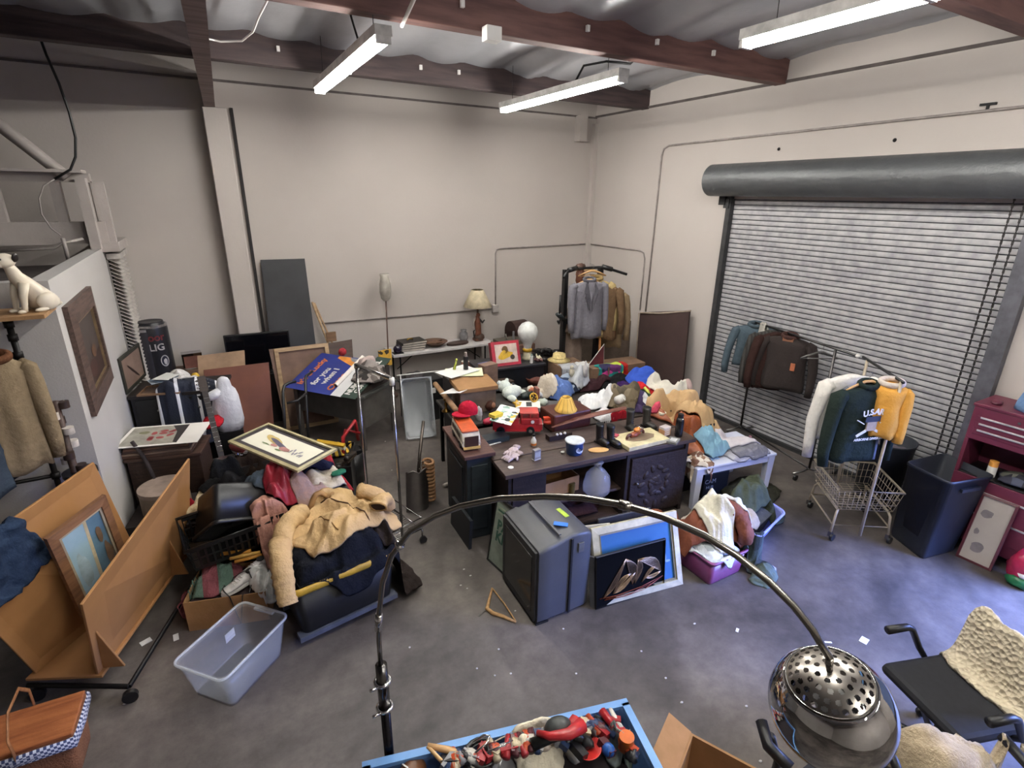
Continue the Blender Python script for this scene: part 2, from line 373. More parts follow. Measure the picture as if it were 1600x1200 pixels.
# ---- conduits and boxes on the walls
CND = mat('a59c98', .6)
def pipe(pts, label, r=.012, mt=None, name='conduit', cat='pipe'): return T(name, label, cat, [('conduit', MB().tube(pts, r), mt or CND)], col=False)
pipe([(1.35, 8.245, 1.25), (4.24, 8.245, 1.22)], 'thin conduit running low along the back wall from the dark panel to the outlet box', .01, mat('8a817d', .6))
T('junction_box', 'small white outlet box on the back wall right of the lampshade', 'outlet box', [('junction_box', MB().b(4.24, 4.36, 8.2, 8.26, 1.16, 1.29), mat('c6bfbb', .5), dict(bev=.006))], col=False)
pipe([(4.31, 8.245, 1.29), (4.31, 8.245, 2.17), (4.33, 8.245, 2.23), (4.4, 8.245, 2.25), (6.2, 8.245, 2.27)], 'conduit rising from the outlet box and turning towards the corner')
pipe([(6.285, 8.2, 2.27), (6.285, 6.85, 2.27), (6.285, 6.76, 2.24), (6.285, 6.72, 2.15), (6.285, 6.72, 1.3)], 'conduit leaving the corner along the right wall and turning down at head height')
pipe([(6.285, 6.58, 1.3), (6.285, 6.56, 3.7), (6.285, 6.53, 3.8), (6.285, 6.43, 3.84), (6.285, -1, 3.9)], 'long conduit climbing the right wall and running above the roller door', .013)
T('outlet_plate', 'small white wall plate on the right wall near the brown headboard', 'wall plate', [('outlet_plate', MB().b(6.285, 6.31, 6.5, 6.62, 1.15, 1.3), mat('dcd6d2', .5))], col=False)
for (px, py, lab) in ((1217, 233, 'tiny dark bolt in the right wall above the left end of the roller drum'), (1398, 219, 'tiny dark bolt in the right wall above the middle of the roller drum')):
    p = atx(px, py, 6.3); T('bolt', lab, 'bolt', [('bolt', MB().ball(p, .02, 8, 5), DARKM)], col=False)
p = atx(1545, 165, 6.3); T('hook', 'small dark hook fixed on the upper conduit at far right', 'hook', [('hook', MB().b(p.x-.03, p.x, p.y-.06, p.y+.06, p.z, p.z+.02).b(p.x-.02, p.x, p.y-.01, p.y+.01, p.z-.035, p.z), DARKM)], col=False)

# ---- fluorescent fixtures
TUBE = bpy.data.materials.new('lit_tube'); TUBE.use_nodes = True
pb = TUBE.node_tree.nodes['Principled BSDF']; pb.inputs['Emission Color'].default_value = (1, .97, .9, 1); pb.inputs['Emission Strength'].default_value = TUBE_STRENGTH
def fixture(x, y0, y1, label, z=4.2):
    yc = (y0+y1)/2; L_ = y1-y0
    h = MB().b(-.065, .065, -L_/2, L_/2, .0, .07)
    0 and h.add([(-.065, -L_/2, 0), (-.11, -L_/2, -.03), (-.11, L_/2, -.03), (-.065, L_/2, 0)], [(0, 1, 2, 3)]).add([(.065, -L_/2, 0), (.11, -L_/2, -.03), (.11, L_/2, -.03), (.065, L_/2, 0)], [(3, 2, 1, 0)])
    parts = [('housing', h, mat('d8d6d2', .4))]
    for s in (-1, 1):
        for a_, b_ in ((-L_/2+.03, -.02), (.02, L_/2-.03)):
            parts.append(('tube', MB().tube([(s*.035, a_, -.03), (s*.035, b_, -.03)], .017, 10), TUBE))
    for yy in (-L_/2+.015, 0, L_/2-.015): parts.append(('end_cap', MB().box((0, yy, -.025), (.11, .03, .05)), mat('e4e2de', .4)))
    for yy in (-L_/2+.25, L_/2-.25): parts.append(('hanging_wire', MB().tube([(0, yy, .07), (.02, yy+.03, .55)], .003, 5), DARKM))
    T('ceiling_light', label, 'light', parts, (x, yc, z), group='fluorescent strip lights', col=False)
fixture(1.38, 4.42, 6.9, 'left of the lit fluorescent fixtures, seen nearly end on')
fixture(3.77, 4.55, 7.0, 'lit fluorescent fixture in the middle, nearest the back corner')
fixture(3.72, .7, 3.14, 'lit fluorescent fixture at upper right above the roller door')
for x in (1.38, 3.72): fixture(x, -3.6, -1.2, 'lit fluorescent fixture behind the viewpoint')
fixture(1.38, .6, 3.05, 'lit fluorescent fixture above the viewpoint')
pipe([(1.55, 4.5, 4.3), (1.28, 3.0, 4.34), (1.1, 1.4, 4.36)], 'white conduit running from the left fixture up towards the viewer', .014, WHITE)
T('cable', 'dark cable dropping from the beam to the left fixture', 'cable', [('cable', MB().tube([(1.38, 5.1, 4.28), (1.3, 5.0, 4.45), (1.35, 4.85, 4.6), (1.7, 4.7, 4.5)], .01), DARKM)], col=False)
T('cable', 'dark cable dropping from the beam to the middle fixture', 'cable', [('cable', MB().tube([(3.77, 5.35, 4.28), (3.76, 5.2, 4.4), (3.9, 5.0, 4.42), (4.05, 4.8, 4.38), (4.05, 4.72, 4.42)], .012), DARKM)], col=False)
T('cable', 'black cable looping down to the right fixture', 'cable', [('cable', MB().tube([(3.72, 2.4, 4.28), (3.7, 2.5, 4.5), (3.5, 2.45, 4.62), (3.5, 2.35, 4.5)], .01), DARKM)], col=False)
T('junction_box', 'white junction box clipped under the red brown beam', 'outlet box', [('junction_box', MB().b(2.28, 2.42, 4.52, 4.62, 4.31, 4.42), WHITE, dict(bev=.006))], col=False)
for i, (x, y) in enumerate(((2.1, 4.6), (3.35, 4.6), (4.2, 4.6), (5.0, 4.6), (1.0, 6.93), (2.6, 6.93), (3.1, 6.93))):
    T('cable_clip', 'small white cable clip on the side of the ceiling beam', 'clip', [('cable_clip', MB().box((x, y, 4.55), (.03, .03, .05)), WHITE)], group='white cable clips on the beams', col=False)
# ================================================================= SHARED BUILDERS
def quad(mb, a, b, d, c, th):
    a, b, c, d = V(a), V(b), V(c), V(d); n = (b-a).cross(c-a).normalized()*th
    return mb.add([a-n, b-n, d-n, c-n, a, b, d, c], [(3, 2, 1, 0), (4, 5, 6, 7), (0, 1, 5, 4), (1, 2, 6, 5), (2, 3, 7, 6), (3, 0, 4, 7)], False)
def frame_mb(W, H, fw, t, t2=None):
    m = MB(); o = [(0, 0), (W, 0), (W, H), (0, H)]; i = [(fw, fw), (W-fw, fw), (W-fw, H-fw), (fw, H-fw)]; t2 = t*.6 if t2 is None else t2
    for k in range(4):
        p, q = o[k], o[(k+1) % 4]; r, s = i[(k+1) % 4], i[k]
        m.add([(*p, -t), (*q, -t), (*r, -t), (*s, -t), (*p, t2), (*q, t2), (*r, t), (*s, t)], [(3, 2, 1, 0), (4, 5, 6, 7), (0, 1, 5, 4), (2, 3, 7, 6)], False)
        j = .25; pm = [(p[0]+(s[0]-p[0])*j, p[1]+(s[1]-p[1])*j), (q[0]+(r[0]-q[0])*j, q[1]+(r[1]-q[1])*j)]
    return m
def framed(name, label, cat, a, b, c, fw, fm, art, mats, matw=0, matm=None, t=.012, inner=None, group=None):
    M, W, H = basis(a, b, c); parts = [('frame', frame_mb(W, H, fw, t), fm)]
    e = fw
    if inner: parts.append(('inner_trim', MB(), inner)); mm = parts[-1][1]; fm2 = frame_mb(W-2*fw, H-2*fw, min(.018, fw*.5), t*.6); mm.add([v+V((fw, fw, 0)) for v in fm2.v], fm2.f, False)
    if matm: parts.append(('mount', MB().b(fw*.9, W-fw*.9, fw*.9, H-fw*.9, -t*.8, -t*.2), matm)); e = fw+matw
    p = MB().b(e*.98, W-e*.98, e*.98, H-e*.98, -t*.6, 0 if matm else -.001)
    p.M = Matrix.Translation((e, e, .001)); art(p, W-2*e, H-2*e); parts.append(('picture', p, mats))
    return T(name, label, cat, parts, M=M, group=group)
def poly(mb, pts, z=0, m=None):
    if m is not None: mb.m = m
    return mb.add([(x, y, z) for x, y in pts], [tuple(range(len(pts)))], False)
def ell(cx, cy, rx, ry, n=16, rot=0, seed=None):
    out = []
    for i in range(n):
        a = 2*PI*i/n; k = 1+(.25*noise.noise(V((math.cos(a)*1.5, math.sin(a)*1.5, seed))) if seed is not None else 0)
        x, y = math.cos(a)*rx*k, math.sin(a)*ry*k; out.append((cx+x*math.cos(rot)-y*math.sin(rot), cy+x*math.sin(rot)+y*math.cos(rot)))
    return out
def garment(name, label, cat, loc, rz, m, L=.68, W=.46, D=.13, slv=.58, seed=0, collar=None, spread=.06, lining=None, front=None, group=None, rx=0, flare=1., extra=None, sl_m=None, vneck=False, narrow=1.):
    R = random.Random(seed); n = 32; body = MB(); rings = []
    zs = [(0, .055, .035), (.02, .09, .05), (.045, W*.36, .05), (.075, W*.47, .055), (.13, W*.49, D*.46), (.25, W*.46, D*.5), (.45, W*.44, D*.52), (.7, W*.46*flare, D*.56), (.86, W*.48*flare, D*.6), (1, W*.49*flare, D*.58)]
    zz_ = []
    for q in range(len(zs)-1):
        for e in (0, .5): zz_.append(tuple(zs[q][i]*(1-e)+zs[q+1][i]*e for i in range(3)))
    zz_.append(zs[-1])
    for t, a, d in zz_:
        ring = []
        for j in range(n):
            th = 2*PI*j/n; k = 1+.16*min(1, t*1.6)*math.sin(th*6+seed+2*t)+.45*min(1, t*2)*noise.noise(V((math.cos(th)*2.4, math.sin(th)*2.4, t*2.6+seed)))
            x = math.copysign(abs(math.cos(th))**.8, math.cos(th))*a*narrow*(1+.02*math.sin(th*7+seed)*t); y = math.sin(th)*d*k
            ring.append(V((x, y, -t*L+ .012*t*math.sin(th*4+seed*2))))
        rings.append(ring)
    body.loft(rings); parts = [('body', body, m)]
    for s in (-1, 1):
        mb = MB(); pts = [V((s*W*.40*narrow, 0, -.07)), V((s*W*.50*narrow, 0, -.1)), V((s*(W*.53*narrow+spread*.3), -.01, -.2)), V((s*(W*.53*narrow+spread*.8), -.02, -.07-slv*.5)), V((s*(W*.53*narrow+spread), -.035, -.07-slv*.8)), V((s*(W*.52*narrow+spread), -.05, -.07-slv))]
        mb.tube(pts, [.055, .068, .066, .06, .052, .046], 14, r2=[.05, .06, .055, .05, .045, .04])
        for i in range(len(mb.v)):
            v = mb.v[i]; mb.v[i] = v+V((0, .008*math.sin(v.z*70+seed), 0))+V((1, 1, 0))*.01*noise.noise(v*9+V((seed, 0, 0)))
        parts.append(('sleeve', mb, sl_m or m))
    if collar:
        cb = MB(); cb.tube([V((.085*math.cos(a), .045*math.sin(a)-.005, .005-.02*math.sin(-a))) for a in [i*2*PI/16 for i in range(16)]], .022, 8, closed=True, r2=.03); parts.append(('collar', cb, collar))
    if front == 'open':
        lb = MB(); zf = -D*.56-.016
        lb.add([(-.012, zf, -.1), (.012, zf, -.1), (.014, zf-.006, -L*.55), (.014, zf-.004, -L), (-.004, zf-.004, -L), (-.008, zf-.006, -L*.55)], [(0, 5, 4, 3, 2, 1)], False)
        parts.append(('front_edge', lb, lining or DARKM))
    if front == 'blazer':
        zf = -D*.5-.014; lb = MB()
        for s in (-1, 1): lb.add([(s*.06, -.05, -.0), (s*.115, zf, -.14), (s*.085, zf-.008, -.17), (s*.1, zf-.008, -.19), (s*.01, zf-.012, -L*.55), (s*.02, zf, -.2)], [(0, 1, 2, 3, 4, 5) if s < 0 else (5, 4, 3, 2, 1, 0)], False)
        parts.append(('lapel', lb, collar or m)); lb = MB().add([(0, zf-.012, -L*.55), (.004, zf-.012, -L*.55), (.03, zf-.004, -L*.99), (.02, zf-.004, -L*.99)], [(0, 1, 2, 3)], False).add([(-.055, zf+.012, -.02), (.055, zf+.012, -.02), (.0, zf-.006, -.3)], [(0, 2, 1)], False)
        parts.append(('shirt_opening', lb, lining or DARKM))
    if extra: parts += extra(D, L, W)
    return T(name, label, cat, parts, loc, rz, rx=rx, group=group)
def hanger(label, loc, rz, m, group=None, w=.21, flat=False, M=None, rx=0):
    b = MB().tube([(-w, 0, -.075), (-w*.7, 0, -.045), (-.03, 0, -.005), (.03, 0, -.005), (w*.7, 0, -.045), (w, 0, -.075)], [.008, .011, .014, .014, .011, .008], 8)
    b.tube([(-w*.95, 0, -.075), (w*.95, 0, -.075)], .006, 6)
    h = MB().tube([(0, 0, -.005), (0, 0, .03), (.018, 0, .045), (.022, 0, .065), (.005, 0, .082), (-.015, 0, .075)], .0025, 6)
    return T('hanger', label, 'hanger', [('frame', b, m), ('hook', h, STEEL)], loc, rz, rx=rx, group=group, M=M, col=False)
def legs4(W, D, h, t, z0=0, inset=.03, r=None):
    out = []
    for x in (inset, W-inset-t):
        for y in (inset, D-inset-t):
            m = MB(); 
            if r: m.tube([(x+t/2, y+t/2, z0), (x+t/2, y+t/2, h)], r, 10)
            else: m.b(x, x+t, y, y+t, z0, h)
            out.append(m)
    return out
def table(label, loc, rz, W, D, h, tm, lm, th=.03, t=.04, name='table', group=None, bev=.004, r=None):
    parts = [('tabletop', MB().b(0, W, 0, D, h-th, h), tm)]+[('leg', q, lm) for q in legs4(W, D, h-th, t, r=r)]
    parts.append(('apron', MB().b(.05, W-.05, .05, .07, h-th-.07, h-th).b(.05, W-.05, D-.07, D-.05, h-th-.07, h-th), lm))
    return T(name, label, 'table', parts, loc, rz, group=group, bev=bev)
def tub(W, D, h, t=.005, tap=.86, rim=.02, m=None, n=5, rr=.06, wall2=None):
    """open plastic tub standing on z=0 centred on the origin: rounded, tapered, with a rim"""
    def ring(a, b, z, r):
        out = []
        for cx, cy, a0 in ((a-r, b-r, 0), (-a+r, b-r, PI/2), (-a+r, -b+r, PI), (a-r, -b+r, 1.5*PI)):
            for i in range(n+1): q = a0+PI/2*i/n; out.append(V((cx+r*math.cos(q), cy+r*math.sin(q), z)))
        return out
    m = MB(); a, b = W/2, D/2
    rings = [ring(a*tap, b*tap, 0, rr*.8), ring(a*(tap+.02), b*(tap+.02), .02, rr), ring(a*.985, b*.985, h-.03, rr), ring(a*.985, b*.985, h-.03, rr), ring(a+rim*.3, b+rim*.3, h-.03, rr), ring(a+rim*.4, b+rim*.4, h, rr), ring(a-rim*.3, b-rim*.3, h, rr), ring(a*.985-t, b*.985-t, h-.03, rr), ring(a*(tap+.02)-t, b*(tap+.02)-t, .025, rr), ring(a*tap-t*2, b*tap-t*2, t, rr*.8)]
    m.loft(rings); return m

# ================================================================= LEFT SIDE: picture, clothes rack and board cart by the partition
ORN = wood('5e4a42', '3e302c', 5)
def art_dark(p, W, H):
    p.m = 1; poly(p, [(0, 0), (W, 0), (W, H*.4), (W*.6, H*.33), (0, H*.3)], .001); p.m = 2; poly(p, ell(W*.62, H*.42, W*.13, H*.09, seed=3), .002); p.m = 3; poly(p, ell(W*.4, H*.22, W*.2, H*.12, seed=5), .002)
a, b, c = V((-.985, 5.02, 1.4)), V((-.985, 6.1, 1.4)), V((-.985, 5.02, 2.28))
framed('framed_picture', 'big dark painting in a carved brown frame hung on the white partition', 'picture', a, b, c, .15, ORN, art_dark,
       [mat('3d332f', .5, kind='noise', sc_=4, c2='4c4340', mixw=1), mat('33201c', .5), mat('6a4a34', .5), mat('4a2c26', .5)], t=.035, inner=mat('8a7456', .4))
PIPE = mat('1d1b1c', .5, .5)
# pipe rack with a plank shelf, seen at the left edge
RX0 = aty(10, 495, 4.6)
ZS = RX0.z; RX_ = RX0.x
pp = [('upright', MB().tube([(RX_, 4.6, .02), (RX_, 4.6, ZS-.01)], .019), PIPE), ('upright', MB().tube([(-2.4, 4.6, .02), (-2.4, 4.6, ZS-.01)], .019), PIPE),
      ('rail', MB().tube([(-2.4, 4.6, ZS-.26), (RX_, 4.6, ZS-.26)], .015), PIPE), ('shelf_board', MB().b(-2.5, -.98, 4.43, 4.78, ZS, ZS+.025), wood('b08a62', '94704c', 4)), ('low_rail', MB().tube([(-2.4, 4.6, 1.14), (RX_, 4.6, 1.14)], .015), PIPE)]
for z in (ZS-.05, ZS-.14, ZS-.26, ZS-.36, 1.14): pp.append(('coupling', MB().tube([(RX_, 4.6, z-.022), (RX_, 4.6, z+.022)], .028), PIPE))
pp.append(('foot_rail', MB().tube([(RX_, 4.35, .03), (RX_, 4.8, .03)], .018), PIPE))
T('pipe_rack', 'black pipe clothes rack with a plank shelf at the left edge', 'clothes rack', pp)
CO = fab('8f7e66', '766650')
q = aty(-14, 560, 4.42); garment('coat', 'tan worn work coat hanging on the pipe rack at the left edge', 'coat', (q.x, q.y, q.z), .5, CO, L=.78, W=.3, D=.16, slv=.68, seed=3, collar=fab('6b4630'), spread=.02)
q = aty(-50, 560, 4.45); garment('coat', 'dark navy coat hanging behind the tan coat at the left edge', 'coat', (q.x, q.y+.08, q.z), .9, fab('23252c'), L=.85, W=.4, D=.18, slv=.7, seed=4, spread=.02)
q = aty(-70, 640, 4.2); garment('jacket', 'blue grey denim garment hanging at the far left edge of the rack', 'jacket', (q.x-.02, q.y, q.z), 1.2, fab('3c4654', '2f3845'), L=.6, W=.46, D=.2, slv=.5, seed=6, spread=.03)
parts = []
dp0, dp1 = aty(118, 740, 4.7), aty(80, 628, 4.7)
parts.append(('post', MB().tube([V((dp0.x, 4.7, .02)), V((dp0.x, 4.7, dp1.z))], .026, 10), wood('4a342c', '33241f')))
for k in range(9):
    z = dp0.z+.02+k*(dp1.z-dp0.z)/9.3
    parts.append(('cup', MB().cyl((dp0.x+.045*math.cos(k*2.4), 4.7+.045*math.sin(k*2.4), z), .036, .05, 14), mat('d8cfc8' if k % 2 else '3a2a26', .5)))
parts += [('top', MB().cyl((dp0.x+.03, 4.7, dp0.z-.01), .11, .03, 20), BLACK), ('foot', MB().cyl((dp0.x, 4.7, 0), .13, .03, 20), BLACK)]
T('display_post', 'slim dark post with stacked pale cups beside the tan coat', 'stand', parts)
# dog statue on the plank shelf
IV = mat('ded6ca', .35, kind='noise', sc_=6, c2='cdbfa8', mixw=1)
def dog(loc, rz):
    # faces -x in local space, seated
    body = MB(); rings = []
    spine = [((.095, 0, .02), .085, .075), ((.09, 0, .06), .085, .078), ((.06, 0, .11), .078, .07), ((.02, 0, .165), .066, .06), ((-.015, 0, .215), .055, .05), ((-.035, 0, .25), .04, .038), ((-.045, 0, .28), .034, .034), ((-.055, 0, .305), .03, .03)]
    for (c_, rx_, ry_) in spine:
        rings.append([V((c_[0]+rx_*math.cos(2*PI*j/16), ry_*math.sin(2*PI*j/16), c_[2])) for j in range(16)])
    body.loft(rings)
    for s in (-1, 1):
        body.tube([(-.02, s*.035, .19), (-.045, s*.04, .11), (-.055, s*.042, .04), (-.06, s*.042, .012)], [.032, .024, .016, .017], 10); body.ball((-.075, s*.042, .012), (.028, .018, .013), 10, 6)
        body.ball((.075, s*.062, .06), (.07, .035, .06), 12, 8); body.ball((.02, s*.075, .013), (.045, .02, .014), 10, 6)
    body.tube([(.17, 0, .02), (.2, .02, .02), (.22, .06, .03)], [.014, .01, .005], 8)
    hd = MB().ball((-.07, 0, .335), (.06, .05, .047), 16, 10); hd.tube([(-.09, 0, .33), (-.13, 0, .318), (-.155, 0, .312)], [.038, .028, .02], 12); hd.ball((-.155, 0, .312), (.02, .02, .018), 10, 6)
    parts = [('body', body, IV), ('head', hd, IV), ('nose', MB().ball((-.172, 0, .32), .009, 8, 6), BLACK)]
    for s in (-1, 1):
        parts.append(('eye', MB().ball((-.108, s*.034, .348), .007, 8, 6), BLACK)); parts.append(('ear', MB().ball((-.035, s*.05, .352), (.02, .01, .03), 10, 6, R=RX(-s*.3)), mat('2e2622', .4)))
    T('dog_statue', 'ivory seated dog statue with dark ears on the plank shelf', 'statue', parts, loc, rz)
q = aty(50, 488, 4.6)
dog((q.x, 4.6, ZS+.026), .75)

# rolling cart with two upright hardboard panels
HB = mat('a87a4a', .75, kind='noise', sc_=5, c2='96693e', mixw=1.2)
B0, B1, B2, B3 = V((-1.02, 3.54, .17)), V((-.52, 4.72, .17)), V((-.38, 4.72, 1.02)), V((-.90, 3.22, .93))
A0, A1, A2, A3 = V((-1.37, 3.74, .17)), V((-.80, 4.45, .17)), V((-.94, 4.45, 1.25)), V((-1.45, 3.38, 1.25))
dk = quad(MB(), (-1.42, 3.72, .17), (-1.0, 3.52, .17), (-.5, 4.75, .17), (-.85, 4.75, .17), .02)
bb = quad(MB(), B0, B1, B2, B3, .016); ab = quad(MB(), A0, A1, A2, A3, .016)
gs = MB(); bu = (B3-B0); ed = (B1-B0).normalized(); nrm = ed.cross(V((0, 0, 1))).normalized()
def gus(p): 
    a_ = p+bu*.55; b_ = p+nrm*.13+V((0, 0, .0)); return MB().add([p, a_, b_, p+ed*.014, a_+ed*.014, b_+ed*.014], [(0, 2, 1), (3, 4, 5), (0, 3, 5, 2), (2, 5, 4, 1), (1, 4, 3, 0)], False)
rail = MB().tube([(-.86, 3.42, .1), (-.36, 4.7, .1)], .016).tube([(-1.42, 3.72, .12), (-.86, 3.42, .1)], .016).tube([(-.36, 4.7, .1), (-.8, 4.85, .1)], .014)
pc = [('deck', dk, HB), ('panel', bb, HB), ('panel', ab, HB), ('gusset', gus(B0+ed*.05), HB), ('gusset', gus(B0+ed*.95), HB), ('base_rail', rail, DARKM)]
for (x, y) in ((-.86, 3.42), (-.36, 4.7), (-1.38, 3.72), (-.8, 4.82)):
    pc.append(('wheel', MB().cyl((x, y-.015, .05), .045, .03, 16, R=RX(PI/2)), BLACK))
T('panel_cart', 'rolling cart with two upright tan hardboard panels in a V', 'cart', pc, bev=.003)
def art_sea(p, W, H):
    p.m = 1; poly(p, [(0, 0), (W*.45, 0), (W*.55, H), (0, H)], .001); p.m = 2; poly(p, [(W*.45, 0), (W*.53, 0), (W*.62, H), (W*.55, H)], .002)
    p.m = 3; poly(p, ell(W*.85, H*.35, W*.08, H*.2, seed=2), .002); poly(p, ell(W*.78, H*.7, W*.06, H*.12, seed=7), .002); p.m = 4; poly(p, ell(W*.25, H*.4, W*.12, H*.25, seed=9), .002)
pa, pb, pc_ = at(42, 862, .62), at(146, 783, .86), at(140, 985, .22)
nA0 = (A1-A0).cross(A3-A0).normalized(); nA0 = nA0 if nA0.x > 0 else -nA0
def onA(px, py, off): d = ray(px, py); return CAM+d*(((A0+nA0*off-CAM).dot(nA0))/d.dot(nA0))
a_ = onA(52, 856, .05); b_ = onA(148, 784, .05); c_ = onA(128, 965, .09)
framed('framed_picture', 'seascape painting in a wide brown frame leaning inside the tan panel cart', 'picture', c_, c_+(b_-a_), a_, .055, wood('8c6446', '6e4c36', 4), lambda p, W, H: art_sea(p, W, H),
       [mat('6f93a8', .5, kind='noise', sc_=7, c2='4e6a80', mixw=1), mat('8fb0c0', .5, kind='noise', sc_=6, c2='a9c6d4', mixw=1), mat('d8c8a4', .5), mat('8a7058', .5), mat('b4ccd6', .5)], t=.018, inner=mat('c0b49c', .5))

# denim jacket thrown over the near end of the left panel
eA = (A2-A3).normalized(); dA = (A0-A3).normalized(); nA = eA.cross(dA).normalized()
if nA.x < 0: nA = -nA
s0 = at(14, 812, 1.25); u0 = (s0-A3).dot(eA)
m = MB(); nu, nv = 26, 34
for i in range(nu+1):
    for j in range(nv+1):
        u = u0-.5*(1-i/nu)+.07*noise.noise(V((j*.15, 3, i*.1))); v = j/nv*1.0
        w_ = v*.56-.14; e = A3+eA*u
        if w_ < 0: p = e+V((0, 0, .03))-nA*(-w_)*.3+V((0, 0, 1))*w_*.4
        else: p = e+dA*w_*(1.0 if u < u0-.12 else .92)+nA*(.03)+V((.05*v, 0, 0))
        m.v.append(p+nA*.028*noise.noise(V((i*.28, j*.16, 2)))+V((0, 0, .02*noise.noise(V((i*.4, j*.4, 9))))))
for i in range(nu):
    for j in range(nv): a = i*(nv+1)+j; m.f.append([a, a+1, a+nv+2, a+nv+1]); m.mi.append(0); m.sm.append(True)
o_ = T('denim_jacket', 'dark blue denim jacket draped over the near end of the left hardboard panel', 'jacket', [('cloth', m, fab('2c3c54', '1f2b40')), ('cuff_button', MB().b(0, .03, 0, .01, 0, .02), mat('c8c4bc', .4))], col=False)
for ch in o_.children:
    if ch.name.startswith('cuff'): ch.location = s0+dA*.5+nA*.06
    else: sm_ = ch.modifiers.new('solid', 'SOLIDIFY'); sm_.thickness = .012
# ================================================================= CLOTH
def cloth(name, label, cat, cx, cy, w, d, rz, m, h=.05, seed=0, fold=.03, drop=.45, n=36, it=5, group=None, lift=0., kind=None, parts=None, sq=4., freq=7., zmin=None, zc=2.2, capq=.82):
    nu = n; nv = max(14, int(n*d/w)); 
    if nv > 60: nv = 60
    P = []; Sup = []; c_, s_ = math.cos(rz), math.sin(rz)
    for i in range(nu+1):
        for j in range(nv+1):
            u, v = 2*i/nu-1, 2*j/nv-1
            # squircle map
            r = max(abs(u), abs(v)); q = (abs(u)**2+abs(v)**2)**.5 or 1; k = (r/q)**(2/sq) if r > 0 else 1
            a = math.atan2(v, u); k *= 1+.16*noise.noise(V((math.cos(a)*1.6+seed*3.1, math.sin(a)*1.6, seed)))+.05*noise.noise(V((math.cos(a)*5, math.sin(a)*5, seed*2)))
            x, y = u*k*w/2, v*k*d/2; X_, Y_ = cx+x*c_-y*s_, cy+x*s_+y*c_
            P.append((X_, Y_)); Sup.append(top(X_, Y_, zc))
    cp = sorted(Sup)[int((len(Sup)-1)*capq)]+.05; Sup = [min(s, cp) for s in Sup]
    mx = max(Sup); Sup = [max(s, mx-drop) for s in Sup]
    if zmin is not None: Sup = [max(s, zmin) for s in Sup]
    Z = []
    for i in range(nu+1):
        for j in range(nv+1):
            u, v = 2*i/nu-1, 2*j/nv-1; e = max(0, 1-max(abs(u), abs(v))**3)
            x, y = P[i*(nv+1)+j]
            Z.append(Sup[i*(nv+1)+j]+.008+lift*e+h*(e**.5)*(.65+.7*noise.noise(V((x*4, y*4, seed*1.7)))))
    W1 = nv+1
    for _ in range(it):
        Z2 = Z[:]
        for i in range(nu+1):
            for j in range(nv+1):
                s = 0; k = 0
                for a, b in ((i-1, j), (i+1, j), (i, j-1), (i, j+1)):
                    if 0 <= a <= nu and 0 <= b <= nv: s += Z[a*W1+b]; k += 1
                Z2[i*W1+j] = max(.4*Z[i*W1+j]+.6*s/k, Sup[i*W1+j]+.006)
        Z = Z2
    ang = seed*1.3
    for i in range(nu+1):
        for j in range(nv+1):
            x, y = P[i*W1+j]; e = min(1, 3*(1-max(abs(2*i/nu-1), abs(2*j/nv-1))))
            p_ = V(((x*math.cos(ang)+y*math.sin(ang))*freq, (-x*math.sin(ang)+y*math.cos(ang))*freq*.45, seed)); wv = V((noise.noise(p_*.8+V((5, 0, 0))), noise.noise(p_*.8), 0))*1.3
            f = (1-abs(noise.noise(p_+wv))*2.2)
            Z[i*W1+j] += fold*max(0, f)*(.35+.65*e)+fold*.25*max(0, 1-3*abs(noise.noise((p_+wv)*2.3)))*e
    mb = MB(); off = (nu+1)*W1
    mb.v = [V((P[k][0]-cx, P[k][1]-cy, Z[k])) for k in range(off)]+[V((P[k][0]-cx, P[k][1]-cy, max(Z[k]-.016, Sup[k]+.001 if Z[k]-Sup[k] > .017 and Z[k]-Sup[k] < .06 else Z[k]-.016))) for k in range(off)]
    z0 = min(v.z for v in mb.v)
    for v in mb.v: v.z -= z0
    for i in range(nu):
        for j in range(nv):
            a = i*W1+j; b = a+W1; mb.f.append([a, b, b+1, a+1]); mb.f.append([a+off, a+1+off, b+1+off, b+off])
    bd = [i*W1 for i in range(nu+1)]+[nu*W1+j for j in range(1, nv+1)]+[i*W1+nv for i in range(nu-1, -1, -1)]+[j for j in range(nv-1, 0, -1)]
    for k in range(len(bd)): a, b = bd[k], bd[(k+1) % len(bd)]; mb.f.append([b, a, a+off, b+off])
    mb.mi = [0]*len(mb.f); mb.sm = [True]*len(mb.f)
    pl = [('cloth', mb, m)]+(parts or [])
    return T(name, label, cat, pl, (cx, cy, z0), group=group)
